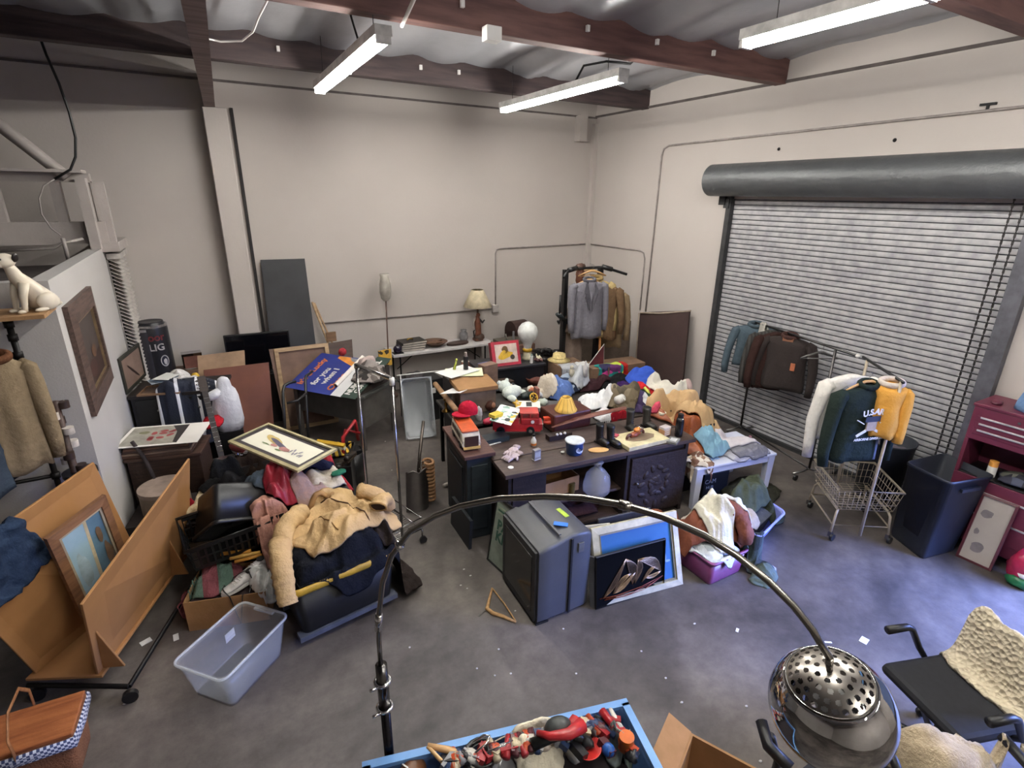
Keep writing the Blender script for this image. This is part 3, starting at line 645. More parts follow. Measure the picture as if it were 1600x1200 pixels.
def limb(pts, r, flat=.6, seed=0, n=12):
    """a sleeve or trouser leg lying over what is below: pts (x, y[, r])"""
    out = []; rr = []
    P = []
    for i in range(len(pts)-1):
        for k in range(9): t = k/9; P.append([pts[i][q]*(1-t)+pts[i+1][q]*t for q in range(2)]+[(pts[i][2] if len(pts[i]) > 2 else None), (pts[i+1][2] if len(pts[i+1]) > 2 else None), t])
    P.append([pts[-1][0], pts[-1][1], pts[-1][2] if len(pts[-1]) > 2 else None, None, 0])
    for i, p in enumerate(P):
        if p[2] is not None: z = p[2] if p[3] is None else p[2]*(1-p[4])+p[3]*p[4]
        else: z = restz(p[0], p[1], r*.5)+r*flat*.8
        out.append(V((p[0], p[1], z))); rr.append(r*(1.08-.25*i/len(P))*(1+.04*math.sin(i*2.1+seed)))
    mb = MB().tube(out, rr, n, r2=[q*flat*1.1 for q in rr])
    for i in range(len(mb.v)):
        v = mb.v[i]; k = min(i//n, len(out)-1); c = out[k]; dr = (v-c)
        if dr.length > 1e-5: dr.normalize()
        rg = 1-abs(noise.noise(V((v.x*9, v.y*9, v.z*9+seed))))*2.4-abs(noise.noise(V((v.x*20+seed, v.y*20, v.z*20))))
        mb.v[i] = v+dr*r*.32*rg*.6
    return mb
def O(mb, o): o = V(o); mb.v = [v-o for v in mb.v]; return mb
def boxm(W, D, H): return MB().b(-W/2, W/2, -D/2, D/2, 0, H)
def open_box(W, D, H, t=.006, flaps=None):
    m = MB().b(-W/2, W/2, -D/2, D/2, 0, t).b(-W/2, -W/2+t, -D/2, D/2, t, H).b(W/2-t, W/2, -D/2, D/2, t, H).b(-W/2+t, W/2-t, -D/2, -D/2+t, t, H).b(-W/2+t, W/2-t, D/2-t, D/2, t, H)
    return m

# ================================================================= LEFT CLUTTER
# --- back-left: dresser, sign, chests, boards against the back wall
BW = wood('241d1c', '171314', 3)
parts = [('body', MB().b(0, .9, 0, .5, .06, .96), BLACK), ('top', MB().b(-.02, .92, -.02, .52, .96, 1.0), BW)]
for k in range(3): parts.append(('drawer', MB().b(.04, .86, -.015, 0, .1+k*.29, .36+k*.29), BLACK, dict(sub=[('knob', MB().ball((x, -.025, .23+k*.29), .014, 10, 6), STEEL) for x in (.25, .65)])))
T('dresser', 'low black dresser standing between the blinds and the brown boards', 'dresser', parts, (-.97, 6.72, 0), -.2, bev=.005)
# framed pictures on the dresser
framed('framed_picture', 'small dark framed picture propped upright against the partition on the black dresser', 'picture', (-.99, 6.72, 1.02), (-.86, 7.4, 1.02), (-1.02+.03, 6.72, 1.42), .035, wood('2c2c24', '20201c'), lambda p, W, H: poly(p, ell(W*.5, H*.4, W*.3, H*.04, rot=-.6), .002, 1), [mat('8a7468', .4, kind='noise', sc_=3, c2='6e5a50'), mat('3a2e2a', .4)])
framed('framed_picture', 'thin wooden frame lying flat on the left end of the black dresser', 'picture', (-.9, 6.66, 1.01), (-.5, 6.56, 1.01), (-.82, 6.96, 1.01), .02, wood('8a6a4e', '6e523c'), lambda p, W, H: poly(p, ell(W*.5, H*.5, W*.3, H*.3), .001, 1), [mat('6a5548', .3, kind='noise', sc_=5), mat('7a6456', .3)])
# beer can sign
M_ = tf((-.76, 8.02, .8), .0)
m = MB(); 
can = [(.0, 0), (.15, 0), (.17, .03), (.175, .06), (.175, .66), (.17, .69), (.14, .73), (.14, .745), (.13, .74), (0, .74)]
sg = [('can', MB().lathe(can, 28), mat('26262c', .35, kind='noise', sc_=3)), ('rim', MB().cyl((0, 0, .68), .172, .03, 28), mat('c4c0c0', .25, .8))]
def wrap(mb, r=.178):
    for i, v in enumerate(mb.v): a = v.x/r-PI/2; q = r+v.y*0; mb.v[i] = V((q*math.cos(a)*1.0, q*math.sin(a), v.z))
    return mb
sg.append(('script', wrap(MB().text('Coor', .13, (.0, 0, .56), RX(PI/2), squeeze=.95, bold=.004)), mat('9c484c', .4)))
sg.append(('lettering', wrap(MB().text('LIG', .12, (.03, 0, .43), RX(PI/2), bold=.003)), mat('e8e4e4', .4)))
em = MB(); em.add([V((.09+x, 0, .25+y)) for x, y in ell(0, 0, .05, .075)], [tuple(range(16))]); em.m = 1; em.add([V((.09+x, -.002, .25+y)) for x, y in ell(0, 0, .04, .062)], [tuple(range(16))]); em.m = 0; em.add([V((.095+x, -.003, .24+y)) for x, y in ell(0, 0, .022, .04, seed=3)], [tuple(range(16))])
wrap(em, .179); sg.append(('emblem', em, [mat('c8c4c4', .4), mat('2a2c3c', .4)]))
T('can_sign', 'tall dark can shaped beer sign standing in the back left corner', 'sign', sg, M=M_)
sg2 = MB().cyl((0, 0, .0), .14, .64, 24); T('can_sign', 'second dark can shaped sign half hidden behind the lettered one', 'sign', [('can', sg2, mat('323036', .35)), ('rim', MB().cyl((0, 0, .64), .135, .03, 24), mat('b4b0b0', .3, .7))], (-.85, 7.98, .0+.8))
T('trunk', 'dark brown trunk under the can shaped sign in the back left corner', 'trunk', [('body', MB().b(-1.0, -.52, 7.6, 8.2, .0, .74), wood('4a3830', '33261f')), ('lid', MB().b(-1.01, -.51, 7.59, 8.21, .74, .8), wood('5a4438', '402e26'))], bev=.006)
T('desk_fan', 'small old cream electric fan in front of the can shaped sign', 'fan', [('ring', MB().tube([(.13*math.cos(a), 0, .22+.15*math.sin(a)) for a in [k*PI/10 for k in range(20)]], .012, 8, closed=True), mat('b4ac98', .4)), ('housing', MB().lathe([(0, -.02), (.11, 0), (.125, .03), (.11, .07), (.05, .11), (0, .12)], 20, c=(0, 0, .22), R=RX(-PI/2)), mat('a69e88', .4)), ('grille', MB().cyl((0, -.02, .22), .105, .01, 20, R=RX(PI/2)), mat('5c544c', .5)), ('base', MB().lathe([(.09, 0), (.09, .02), (.03, .05), (.02, .1), (0, .1)], 16), mat('a69e88', .4))], (-.72, 7.5, restz(-.72, 7.5)), .6)
for (x, y, w_, d_, h_, c, l) in ((-.43, 7.9, .34, .4, .86, '5a4034', 'narrow brown cabinet by the back wall under the chrome napkin dispenser'), ):
    T('cabinet', l, 'cabinet', [('body', MB().b(-w_/2, w_/2, -d_/2, d_/2, 0, h_), wood(c, '3f2c24')), ('top', MB().b(-w_/2-.015, w_/2+.015, -d_/2-.015, d_/2+.015, h_, h_+.03), wood('7a5c48', '5e4436')), ('opening', MB().b(-w_/2+.03, w_/2-.03, -d_/2-.004, -d_/2, h_-.3, h_-.04), DARKM)], (x, y, 0), .0, bev=.004)
nd = MB().box((0, 0, .1), (.2, .12, .2)); 
T('napkin_dispenser', 'chrome framed box with a pinkish panel on the narrow brown cabinet', 'dispenser', [('body', MB().b(-.1, .1, -.06, .06, 0, .2), mat('8a5c54', .4)), ('chrome_band', MB().b(-.115, .115, -.07, .07, .19, .225).b(-.115, .115, -.07, .07, -.0, .03).b(-.115, -.095, -.07, .07, 0, .21).b(.095, .115, -.07, .07, 0, .21), CHROME), ('side_cap', MB().ball((.125, 0, .1), (.02, .05, .07)), WHITE)], (-.38, 7.9, .89), .1, bev=.004)
# television, dark panel, boards
a = aty(338, 560, 8.0); 
T('television', 'flat black television standing against the back wall under the dark panel', 'television', [('bezel', MB().b(0, .82, 0, .04, 0, .5), mat('19191c', .35)), ('screen', MB().b(.02, .80, -.004, 0, .02, .48), mat('0b0c12', .12)), ('stand', MB().b(.28, .54, -.1, .14, -.06, -.04).b(.38, .44, 0, .04, -.05, .02), BLACK)], (.02, 7.93, .78), -.05, bev=.006)
T('crate', 'dark low crate under the flat television at the back wall', 'crate', [('crate', MB().b(0, .8, -.2, .05, 0, .72), mat('2a2424', .7))], (.03, 7.95, 0), 0)
T('panel', 'tall charcoal panel leaning against the back wall', 'panel', [('panel', quad(MB(), aty(425, 560, 7.95)+V((-.0, 0, -.5)), aty(497, 560, 7.95)+V((0, 0, -.5)), aty(476, 404, 8.2), aty(407, 406, 8.2), .02), mat('3b3c40', .6, kind='noise', sc_=2))])
esl = MB(); e0 = V((1.62, 8.02, .55))
T('easel', 'folded light wood easel standing right of the charcoal panel', 'easel', [('leg', MB().tube([(1.24, 8.16, 1.6), (1.6, 7.8, .02)], .018, 6), wood('b49878', '947a5c')), ('leg', MB().tube([(1.27, 8.18, 1.58), (1.75, 8.15, .02)], .015, 6), wood('a88c6c', '8c7052')), ('crossbar', MB().b(1.36, 1.5, 8.0, 8.03, 1.02, 1.16), wood('8c6c50', '6e543e')), ('tray', MB().b(1.34, 1.56, 7.96, 8.05, .93, .96), wood('b49878', '947a5c'))])
def board(label, p, th=.015, m=None, y0=7.6, y1=7.75, name='board'):
    tl, tr, br, bl = p; a, b = aty(*bl, y0), aty(*br, y0); c, d = aty(*tl, y1), aty(*tr, y1)
    k = (0.0-a.z)/(c.z-a.z) if a.z > .02 else 0
    if a.z > .02: a2 = a+(a-c)*(a.z/(c.z-a.z)); b2 = b+(b-d)*(b.z/(d.z-b.z)); a, b = a2, b2
    return T(name, label, 'board', [(name, quad(MB(), a, b, d, c, th), m)], bev=.002)
board('tan pegboard sheet standing behind the reddish brown board', ((308, 556), (382, 547), (385, 600), (312, 610)), m=mat('a8896c', .8, kind='noise', sc_=4), y0=7.45, y1=7.62)
board('reddish brown hardboard sheet leaning behind the guitar', ((318, 578), (420, 566), (427, 650), (325, 650)), m=mat('6e3a26', .6, kind='noise', sc_=3, c2='5e2f1f'), y0=7.15, y1=7.4)
mb_ = MB(); tl, tr = aty(420, 546, 7.5), aty(505, 536, 7.5); bl, br = V((tl.x+.06, 7.3, .02)), V((tr.x+.06, 7.3, .02))
fr = [('backing_board', quad(MB(), bl, br, tr, tl, .012), mat('84695a', .8, kind='noise', sc_=4))]
f = MB(); M2, W2, H2 = basis(bl, br, tl); fm_ = frame_mb(W2, H2, .05, .012); f.M = M2; f.add([v+V((0, 0, .013)) for v in fm_.v], fm_.f, False); fr.append(('frame', f, wood('b89c78', '9c8060')))
T('canvas', 'large stretched canvas seen from the back with a pale wooden frame', 'canvas', fr)
board('dark brown board edge behind the blue poster', ((505, 538), (550, 530), (552, 560), (508, 570)), m=wood('4e3a30', '3a2a22'), y0=7.75, y1=7.85)

# --- brown furniture with stacked frames and the white poster
parts = [('body', MB().b(0, .62, 0, .4, .04, .66), wood('3c2a22', '291c18', 6)), ('top', MB().b(-.02, .64, -.02, .42, .66, .69), wood('4a342a', '33241c'))]
T('side_table', 'carved dark brown chest against the partition under the stack of frames', 'chest', parts, (-.97, 5.72, 0), -.22, bev=.005)
for k in range(5):
    c = ('5e4436', '8a7464', '4a3630', '7a5a48', '6e625a')[k]
    T('painting', ('bottom', 'second lowest', 'middle', 'second highest', 'top')[k]+' frame of the flat stack under the white poster', 'painting', [('frame', MB().b(-.3+k*.01, .3-k*.005, -.2, .2, 0, .022), wood(c, '3a2c26')), ('backing', MB().b(-.27, .27, -.17, .17, .022, .024), mat('9a8c80', .7))], (-.67, 5.86, .692+k*.0255), -.25+.04*math.sin(k*3), group='frames stacked flat on the carved chest')
pw = MB().b(-.36, .36, -.24, .24, 0, .003); pw.m = 1; pw.b(-.33, .17, -.21, .21, .003, .0034); pw.m = 2
for k in range(9): poly(pw, ell(-.02+.09*math.sin(k*2.1), .09*math.cos(k*1.7), .04, .025, rot=k, seed=k), .004)
pw.m = 3; poly(pw, ell(-.2, .08, .05, .03, seed=3), .004); pw.m = 4; poly(pw, [(.13, -.19), (.17, -.21), (.17, .21), (.02, .21), (.1, .05)], .0042)
T('poster', 'white bordered poster with a red figure design lying on the frame stack', 'poster', [('poster', pw, [paper('ece8e2'), mat('a8a498', .6), mat('a84a4c', .6), mat('7c7c5c', .6), mat('3a3434', .6)])], (-.64, 5.84, .83), -.27, rx=.02)

# --- hanging tote bag with keys, beige hat box, white bag beside
T('hat_box', 'round beige box on the floor by the partition', 'box', [('body', MB().cyl((0, 0, 0), .2, .2, 28), mat('8c7a68', .8, kind='noise')), ('lid', MB().cyl((0, 0, .2), .205, .04, 28), mat('99867a', .8))], (-.68, 5.32, .3))
T('crate', 'low dark crate under the round beige box', 'crate', [('crate', boxm(.6, .5, .3), mat('2c2220', .8))], (-.66, 5.3, 0), -.2)
cloth('cloth', 'red cloth beside the round beige box', 'cloth', -.42, 5.15, .3, .3, .3, fab('a8202c'), h=.06, seed=12, drop=.2)
cloth('plastic_bag', 'white plastic bag pushed between the panel cart and the partition', 'bag', -.66, 4.98, .34, .2, .5, mat('dad8d6', .35, kind='noise'), h=.07, seed=15, drop=.25)
T('spray_can', 'short black can beside the white bag behind the panel cart', 'can', [('can', MB().cyl((0, 0, 0), .04, .13, 16), BLACK)], (-.72, 4.93, restz(-.72, 4.93)))
st = MB().tube([at(206, 690, .88), at(225, 715, .7), at(240, 745, .55)], .018).tube([at(240, 745, .55), at(246, 775, .42)], .012).tube([at(240, 745, .55), at(254, 772, .42)], .012)
T('strap_bundle', 'grey strap bundle hanging over the carved chest', 'strap', [('strap', st, fab('4c4444'))])

# --- dark garment with white stripes over the dresser, white drape, red cloth, guitar
cloth('track_jacket', 'navy sports jacket with white stripes thrown over the black dresser', 'jacket', -.42, 6.55, .62, .62, -.2, mat('1a2030', .8, kind='stripe', c2='dcdce0', sc_=1.6, mixw=.93, bump=.3), h=.1, seed=3, drop=.55, fold=.05)
cloth('cloth', 'red shirt hanging down the front of the black dresser', 'shirt', -.22, 6.2, .2, .26, -.2, fab('b41e2a'), h=.05, seed=8, drop=.3, zmin=.72)
T('helmet', 'white and black round helmet on top of the striped jacket', 'helmet', [('shell', MB().ball((0, 0, .07), (.1, .12, .1)), WHITE), ('visor', MB().ball((.03, -.03, .08), (.085, .105, .07)), mat('2a2a24', .2))], (-.5, 6.95, restz(-.5, 6.95)), .4)
T('ball', 'small yellow ball beside the helmet on the dresser', 'ball', [('ball', MB().ball((0, 0, .045), .045), mat('e0b428', .4))], (-.34, 7.0, restz(-.34, 7.0)))
cloth('cloth', 'white crumpled sheet of papers beside the yellow ball', 'cloth', -.42, 6.82, .3, .16, 0, fab('e0dcd8'), h=.03, seed=5)
for k in range(3):
    T('magazine', 'thin magazine fanned on the dresser beside the helmet', 'magazine', [('cover', MB().b(-.12, .12, -.09, .09, 0, .006), paper(('b8c4d0', '6c7c90', 'd8d8d4')[k]))], (-.66+k*.03, 6.83-k*.01, restz(-.64, 6.83)+.002+k*.008), .3+k*.35, group='magazines fanned beside the helmet')
ghost = MB(); rings = []
for i, (z, a_, b_) in enumerate(((.0, .13, .11), (.1, .14, .12), (.25, .15, .12), (.38, .13, .1), (.46, .1, .08), (.5, .07, .06), (.56, .065, .06), (.6, .05, .05), (.62, .02, .02))):
    rings.append([V((a_*math.cos(t)*(1+.18*noise.noise(V((math.cos(t)*2, math.sin(t)*2, z*5))))-.05*(z > .44)*0, b_*math.sin(t)*(1+.2*noise.noise(V((math.cos(t)*2, z*6, math.sin(t)*2)))), z)) for t in [2*PI*k/20 for k in range(20)]])
ghost.loft(rings); ghost.tube([(-.05, -.02, .45), (-.14, -.05, .43), (-.17, -.05, .4)], [.06, .05, .03], 10)
T('draped_cloth', 'white cloth draped over an upright form in front of the reddish board', 'cloth', [('cloth', ghost, fab('dcdcde', 'c4c4c8'))], (-.06, 6.42, .55), 0)
T('stool', 'dark box stand hidden under the white draped form', 'box', [('box', boxm(.24, .24, .55), BLACK)], (-.06, 6.42, 0))
T('stool', 'low dark box behind the guitar', 'box', [('box', boxm(.5, .4, .38), mat('2a2322', .8))], (.0, 5.9, 0), .2)
cloth('jacket', 'dark brown jacket in a heap around the guitar body', 'jacket', .0, 5.6, .6, .5, .3, fab('33261f', '1e1614'), h=.12, seed=17)
# guitar leaning, headstock up
gm = MB().slab((0, 0, 0), (.05, 0, 0), (0, 0, .66), .02); 
gb = MB(); op = [(0, -.19), (.11, -.17), (.16, -.07), (.11, .02), (.12, .1), (.07, .17), (0, .19), (-.07, .17), (-.12, .1), (-.11, .02), (-.16, -.07), (-.11, -.17)]
gb.prism(op, -.04, .04, R=RX(PI/2), c=(.025, 0, -.18))
fr_ = MB(); 
for k in range(12): fr_.b(-.001, .051, -.003, -.001+.002, .06+k*.048, .063+k*.048)
pg = []
for s in (-1, 1):
    for k in range(3): pg.append(('tuning_peg', MB().ball((.025+s*.045, .01, .7+k*.035), (.013, .009, .01), 8, 6), CHROME))
hs = MB().b(-.01, .06, .0, .018, .66, .81)
M_ = tf(at(342, 716, .72), .15, rx=-.5)
T('guitar', 'dark electric guitar leaning with its neck up by the white draped form', 'guitar', [('neck', gm, wood('2a1c18', '1c1412')), ('body', gb, mat('3a1616', .25)), ('headstock', hs, wood('3a2a22', '261a16')), ('fret_markers', fr_, CHROME)]+pg, M=M_)
T('shoe', 'red and white shoe on its side beneath the draped form', 'shoe', [('upper', MB().ball((0, 0, .06), (.15, .07, .06), lump=.1), mat('8c3a3a', .5)), ('sole', MB().tube([(.13*math.cos(a), .07*math.sin(a), .02) for a in [k*PI/8 for k in range(16)]], .012, 6, closed=True), WHITE)], (.03, 6.1, restz(.03, 6.1)+.02), -.6, rx=.6)
T('leather_glove', 'tan leather glove lying right of the guitar neck', 'glove', [('glove', MB().ball((0, 0, .05), (.17, .07, .05), lump=.5, seed=2), mat('a87048', .6))], (.1, 5.55, restz(.1, 5.55)), .3)
cloth('cap', 'dark green crumpled cap behind the framed print', 'cap', .25, 6.0, .3, .26, .2, fab('2c3a34'), h=.1, seed=19)
for k in range(7):
    x, y = .0+.05*math.sin(k*2.3), 5.82+.05*math.cos(k*1.9); T('tin', 'shiny small tin beside the guitar neck', 'tin', [('lid', MB().cyl((0, 0, 0), .022, .02, 12), CHROME)], (x, y, restz(x, y, .01)), 0, rx=.3*math.sin(k), group='shiny tins beside the guitar neck')

# --- table with the blue poster
TB = V((.67, 7.05, 0)); trz = -.9
PT = T('desk', 'grey steel desk carrying the blue poster, right of the canvas back', 'desk', [('desktop', MB().b(0, 1.12, 0, .8, .71, .745), mat('4a4a48', .5, kind='noise'))]+[('leg', q, mat('5c5652', .6)) for q in legs4(1.12, .8, .71, .06)]+[('side_panel', MB().b(1.05, 1.09, .06, .74, .3, .71), mat('56524e', .6)), ('modesty_panel', MB().b(.06, 1.06, .05, .07, .4, .71), mat('403e3c', .6))], TB, trz, bev=.004)
Mp = Matrix.Translation(TB) @ RZ(trz)
def onp(x, y, z, r=0): return Mp @ Matrix.Translation((x, y, z)) @ RZ(r)
def PTM(dz): return onp(0, 0, .752+dz) @ RX(.36)
wdg = MB().add([(.02, .1, .745), (1.06, .1, .745), (1.06, .72, .745), (.02, .72, .745), (.02, .72, .96), (1.06, .72, .96)], [(3, 2, 1, 0), (0, 1, 5, 4), (2, 3, 4, 5), (0, 4, 3), (1, 2, 5)])
T('box', 'dark sloping box propping up the posters on the steel desk', 'box', [('box', wdg, mat('3a302c', .8))], M=Mp)
ps = MB().b(0, .78, 0, .62, 0, .003)
ps.M = RZ(PI/2); 
BLU = mat('2c3a8c', .5, kind='noise', sc_=3, c2='24307a'); ORG = mat('e07a3c', .5); WH = mat('ece8e4', .5)
psT = MB().text("It's a Lucky", .125, (.13, .33, .0045), RZ(PI/2), .001, bold=.004); psC = MB().text('Chang', .13, (.62, .2, .0045), RZ(PI/2), .001, bold=.004)
psW = MB().text('for you', .12, (.32, .26, .0045), RZ(PI/2), .001, bold=.004).text('when I', .12, (.45, .29, .0045), RZ(PI/2), .001, bold=.004)
T('poster', "large dark blue poster with orange and white hand lettering on the steel desk", 'poster', [('sheet', MB().b(-.02, .72, -.05, .72, 0, .003), BLU), ('orange_lettering', MB().add(psT.v, psT.f).add(psC.v, psC.f), ORG), ('white_lettering', psW, WH), ('orange_patch', poly(MB(), [(.3, .66), (.72, .5), (.72, .56), (.5, .71), (.3, .71)], .0036), mat('e8963c', .5)), ('grey_patch', poly(MB(), [(.48, .7), (.55, .64), (.72, .6), (.72, .71)], .0038), mat('8c9098', .5))], M=PTM(.0))
T('poster', 'pale grey strip of poster between the blue and the green ones', 'poster', [('sheet', MB().b(.7, .87, -.05, .74, 0, .003), paper('d6d6d8'))], M=PTM(.0035))
gp = MB().text('NUMBER', .1, (.92, .2, .0045), RZ(PI/2), .001, bold=.005).text('CONTENT', .085, (1.01, .26, .0045), RZ(PI/2), .001, bold=.003).text('ILL', .1, (.95, .66, .0045), RZ(PI/2), .001, bold=.005)
T('poster', 'dark green poster strip with white capitals at the right end of the steel desk', 'poster', [('sheet', MB().b(.86, 1.08, -.05, .8, 0, .003), mat('2e4238', .6)), ('lettering', gp, WH)], M=PTM(.007))
tb_ = MB().tube([(0, 0, 0), (0, .62, 0)], .028, 16, cap=False)
T('poster_tube', 'rolled white poster lying across the blue poster', 'poster tube', [('roll', tb_, paper('ece4dc')), ('core', MB().tube([(0, -.001, 0), (0, .01, 0)], .02, 12), mat('5a4034', .8))], M=PTM(.03) @ Matrix.Translation((.68, .1, 0)))
T('book', 'thick phone book stood up at the far corner of the steel desk', 'book', [('cover', MB().b(0, .14, 0, .03, 0, .2), mat('cfa13a', .6)), ('cover', MB().b(.03, .17, .035, .065, 0, .19), mat('d8aa40', .6))], M=onp(.62, .76, .75, .9), group=None)
cloth('plush_toy', 'pinkish white soft toy on the far right of the steel desk', 'toy', 1.62, 6.75, .22, .2, 0, fab('c4b0ac'), h=.12, seed=31)
cloth('cloth', 'yellow plush cloth at the far right corner of the steel desk', 'cloth', 1.86, 6.95, .26, .22, 0, fab('d8a62c', 'b08018'), h=.12, seed=32)
cloth('cloth', 'grey and dark printed cloth on the right end of the steel desk', 'cloth', 1.6, 6.52, .42, .4, -.9, mat('5c5450', .9, kind='blotch', c2=['2e2a28', '8c8480'], sc_=14), h=.05, seed=33, drop=.15)
T('plush_toy', 'small red knitted ball toy behind the rolled poster', 'toy', [('body', MB().ball((0, 0, .05), .055, lump=.2), fab('c04048'))], (1.42, 7.25, restz(1.42, 7.25)))
T('banner', 'yellow cloth with dark scribbles pinned at the back corner of the steel desk', 'banner', [('banner', MB().b(-.1, .1, -.01, .01, 0, .24), mat('cc9f38', .7, kind='blotch', c2=['d8a83c', '3a3020', 'd8a83c'], sc_=20))], (2.02, 7.3, .75), .2)
# black tube hand trolley handles in front of it
for (x, y, zt, lab) in ((.56, 6.3, .95, 'left'), ):
    hm = MB()
    pts = [(.38, 6.08, .0), (.38, 6.08, .86), (.40, 6.1, .93), (.48, 6.17, .96)]
    hm.tube([at(447, 700, .35), at(442, 612, .92), at(444, 603, .96), at(452, 598, .98), at(462, 596, .98)], .017)
    hm.tube([at(482, 690, .35), at(477, 598, .92), at(478, 588, .97), at(488, 580, 1.0)], .017)
    hm2 = MB().tube([at(448, 630, .82), at(465, 626, .83), at(479, 614, .86)], .014); hm3 = MB().tube([at(468, 632, .8), at(469, 690, .4)], .01)
    T('hand_truck', 'black tubular hand truck standing in front of the steel desk', 'hand truck', [('frame', hm, BLACK), ('crossbar', hm2, BLACK), ('strut', hm3, BLACK), ('toe_plate', MB().b(.33, .75, 5.8, 6.15, 0.02, .04), BLACK)]+[('wheel', MB().cyl((x_, 6.2, .1), .1, .04, 18, R=RY(PI/2)), BLACK) for x_ in (.36, .68)])
# ================================================================= FRONT-LEFT HEAP
# clear tub on the floor
CLR = bpy.data.materials.new('clear_plastic'); CLR.use_nodes = True
p_ = CLR.node_tree.nodes['Principled BSDF']; p_.inputs['Base Color'].default_value = (.82, .86, .9, 1); p_.inputs['Roughness'].default_value = .22; p_.inputs['Alpha'].default_value = .13; p_.inputs['Specular IOR Level'].default_value = .6
CLR2 = CLR.copy(); CLR2.name = 'clear_plastic_rim'; CLR2.node_tree.nodes['Principled BSDF'].inputs['Alpha'].default_value = .34
def place_quad(p0, p1, p3, z):
    """tub rim from three pixel corners on height z: centre, width, depth, angle"""
    a, b, c = at(*p0, z), at(*p1, z), at(*p3, z); return a, b, c
def tub_thing(name, label, cat, cx, cy, z, W, D, h, rz, m, mrim=None, tap=.86, rx=0, ry=0, extra=None, rr=.05, group=None):
    parts = [('body', tub(W, D, h, tap=tap, rr=rr), m)]
    rim = MB(); a, b, r = W/2+.006, D/2+.006, rr
    pts = []
    for cx_, cy_, a0 in ((a-r, b-r, 0), (-a+r, b-r, PI/2), (-a+r, -b+r, PI), (a-r, -b+r, 1.5*PI)):
        for i in range(5): q = a0+PI/2*i/4; pts.append((cx_+r*math.cos(q), cy_+r*math.sin(q), h-.008))
    rim.tube(pts, .009, 8, closed=True); parts.append(('rim', rim, mrim or m))
    return T(name, label, cat, parts+(extra or []), (cx, cy, z), rz, rx=rx, ry=ry, group=group)
a, b, c = at(268, 1040, .3), at(377, 943, .3), at(350, 1062, .3)
cen = (b+c)/2; L_ = (b-a).length; rz_ = math.atan2((b-a).y, (b-a).x)
tub_thing('storage_tub', 'empty clear plastic storage tub on the floor by the cart rail', 'tub', cen.x, cen.y, 0, L_, .40, .31, rz_, CLR, CLR2, tap=.8,
          extra=[('label', MB().b(.08, .16, .175, .178, .12, .19), paper('d8d8d8')), ('lip', MB().b(L_/2-.02, L_/2+.02, -.08, .08, .285, .3), CLR2)])
# cardboard carton with sweater, sneakers and gloves
cx, cy = -.22, 4.0
T('carton', 'low cardboard carton behind the clear tub', 'box', [('box', open_box(.56, .4, .26), CARD)], (cx, cy, 0), -.28)
T('carton_filling', 'crumpled dark clothing filling the low cardboard carton', 'clothing', [('filling', boxm(.5, .35, .22), fab('3a3030'))], (cx, cy, .008), -.28)
cloth('sweater', 'fair isle sweater with green, cream and rust bands on the cardboard carton', 'sweater', -.36, 4.12, .42, .42, -.5, mat('7a4048', .95, kind='stripe', c2='567064', sc_=1.5, mixw=.5, bump=.6, bs=90), h=.1, seed=41, drop=.25, zc=.42)
z = restz(-.25, 4.1)
for k in range(5):
    T('tube', 'yellow tube in the bundle lying above the white sneaker', 'tube', [('tube', MB().tube([(-.1, 0, 0), (.12, 0, 0)], .014+.008*(k == 1), 10), mat('dc9c40' if k != 3 else 'e8b860', .4))], (-.2+.03*k, 4.2-.035*k, z+.04+.012*(k % 2)), -.35+.08*k, group='yellow tubes bundled above the sneaker')
def shoe(label, loc, rz, c, sole, inner='1c1c1c', s=1., group=None, rx=0, stripe=None):
    up = MB(); R_ = []
    for x, w_, z0, z1 in ((-.13, .028, .02, .075), (-.115, .036, .015, .09), (-.06, .038, .012, .085), (0, .040, .012, .075), (.05, .044, .012, .058), (.1, .044, .012, .046), (.14, .034, .014, .036), (.155, .018, .018, .028)):
        R_.append([V((x*s, w_*s*math.cos(t), (z0+(z1-z0)*(.5+.5*math.sin(t)))*s)) for t in [2*PI*k/14 for k in range(14)]])
    up.loft(R_)
    so = MB().prism([(-.135*s, -.03*s), (-.06*s, -.04*s), (.06*s, -.047*s), (.13*s, -.038*s), (.162*s, 0), (.13*s, .038*s), (.06*s, .047*s), (-.06*s, .04*s), (-.135*s, .03*s)], 0, .02*s)
    op = MB().cyl((-.07*s, 0, .083*s), .028*s, .008*s, 14, R=RY(.1)); 
    lc = MB()
    for k in range(4): lc.tube([((.0+.022*k)*s, -.022*s, (.078-.008*k)*s), ((.0+.022*k)*s, .022*s, (.078-.008*k)*s)], .003*s, 5)
    return T('shoe', label, 'shoe', [('upper', up, c), ('sole', so, sole), ('opening', op, mat(inner, .8)), ('laces', lc, sole)], loc, rz, rx=rx, group=group)
z = restz(-.08, 3.95, .06)
shoe('white sneaker with a red line, toe pointing at the clear tub', (-.15, 3.9, z+.03), 3.6, mat('dedad8', .5), WHITE, s=1.0)
shoe('white sneaker lying behind the one with the red line', (-.06, 3.98, z+.05), 3.7, mat('d4d0d0', .5), WHITE, s=1.0)
cloth('towel', 'folded white socks and towel on the right end of the carton', 'towel', .05, 3.88, .3, .3, .4, fab('dcdcda', 'c8c8c6'), h=.1, seed=43, drop=.15)
T('cord', 'thin black cord loop over the white sneakers', 'cord', [('cord', MB().tube([(-.18+.1*math.cos(t), 3.86+.09*math.sin(t), restz(-.18+.1*math.cos(t), 3.86+.09*math.sin(t), .01)+.006) for t in [k*.45 for k in range(14)]], .004, 6), BLACK)])
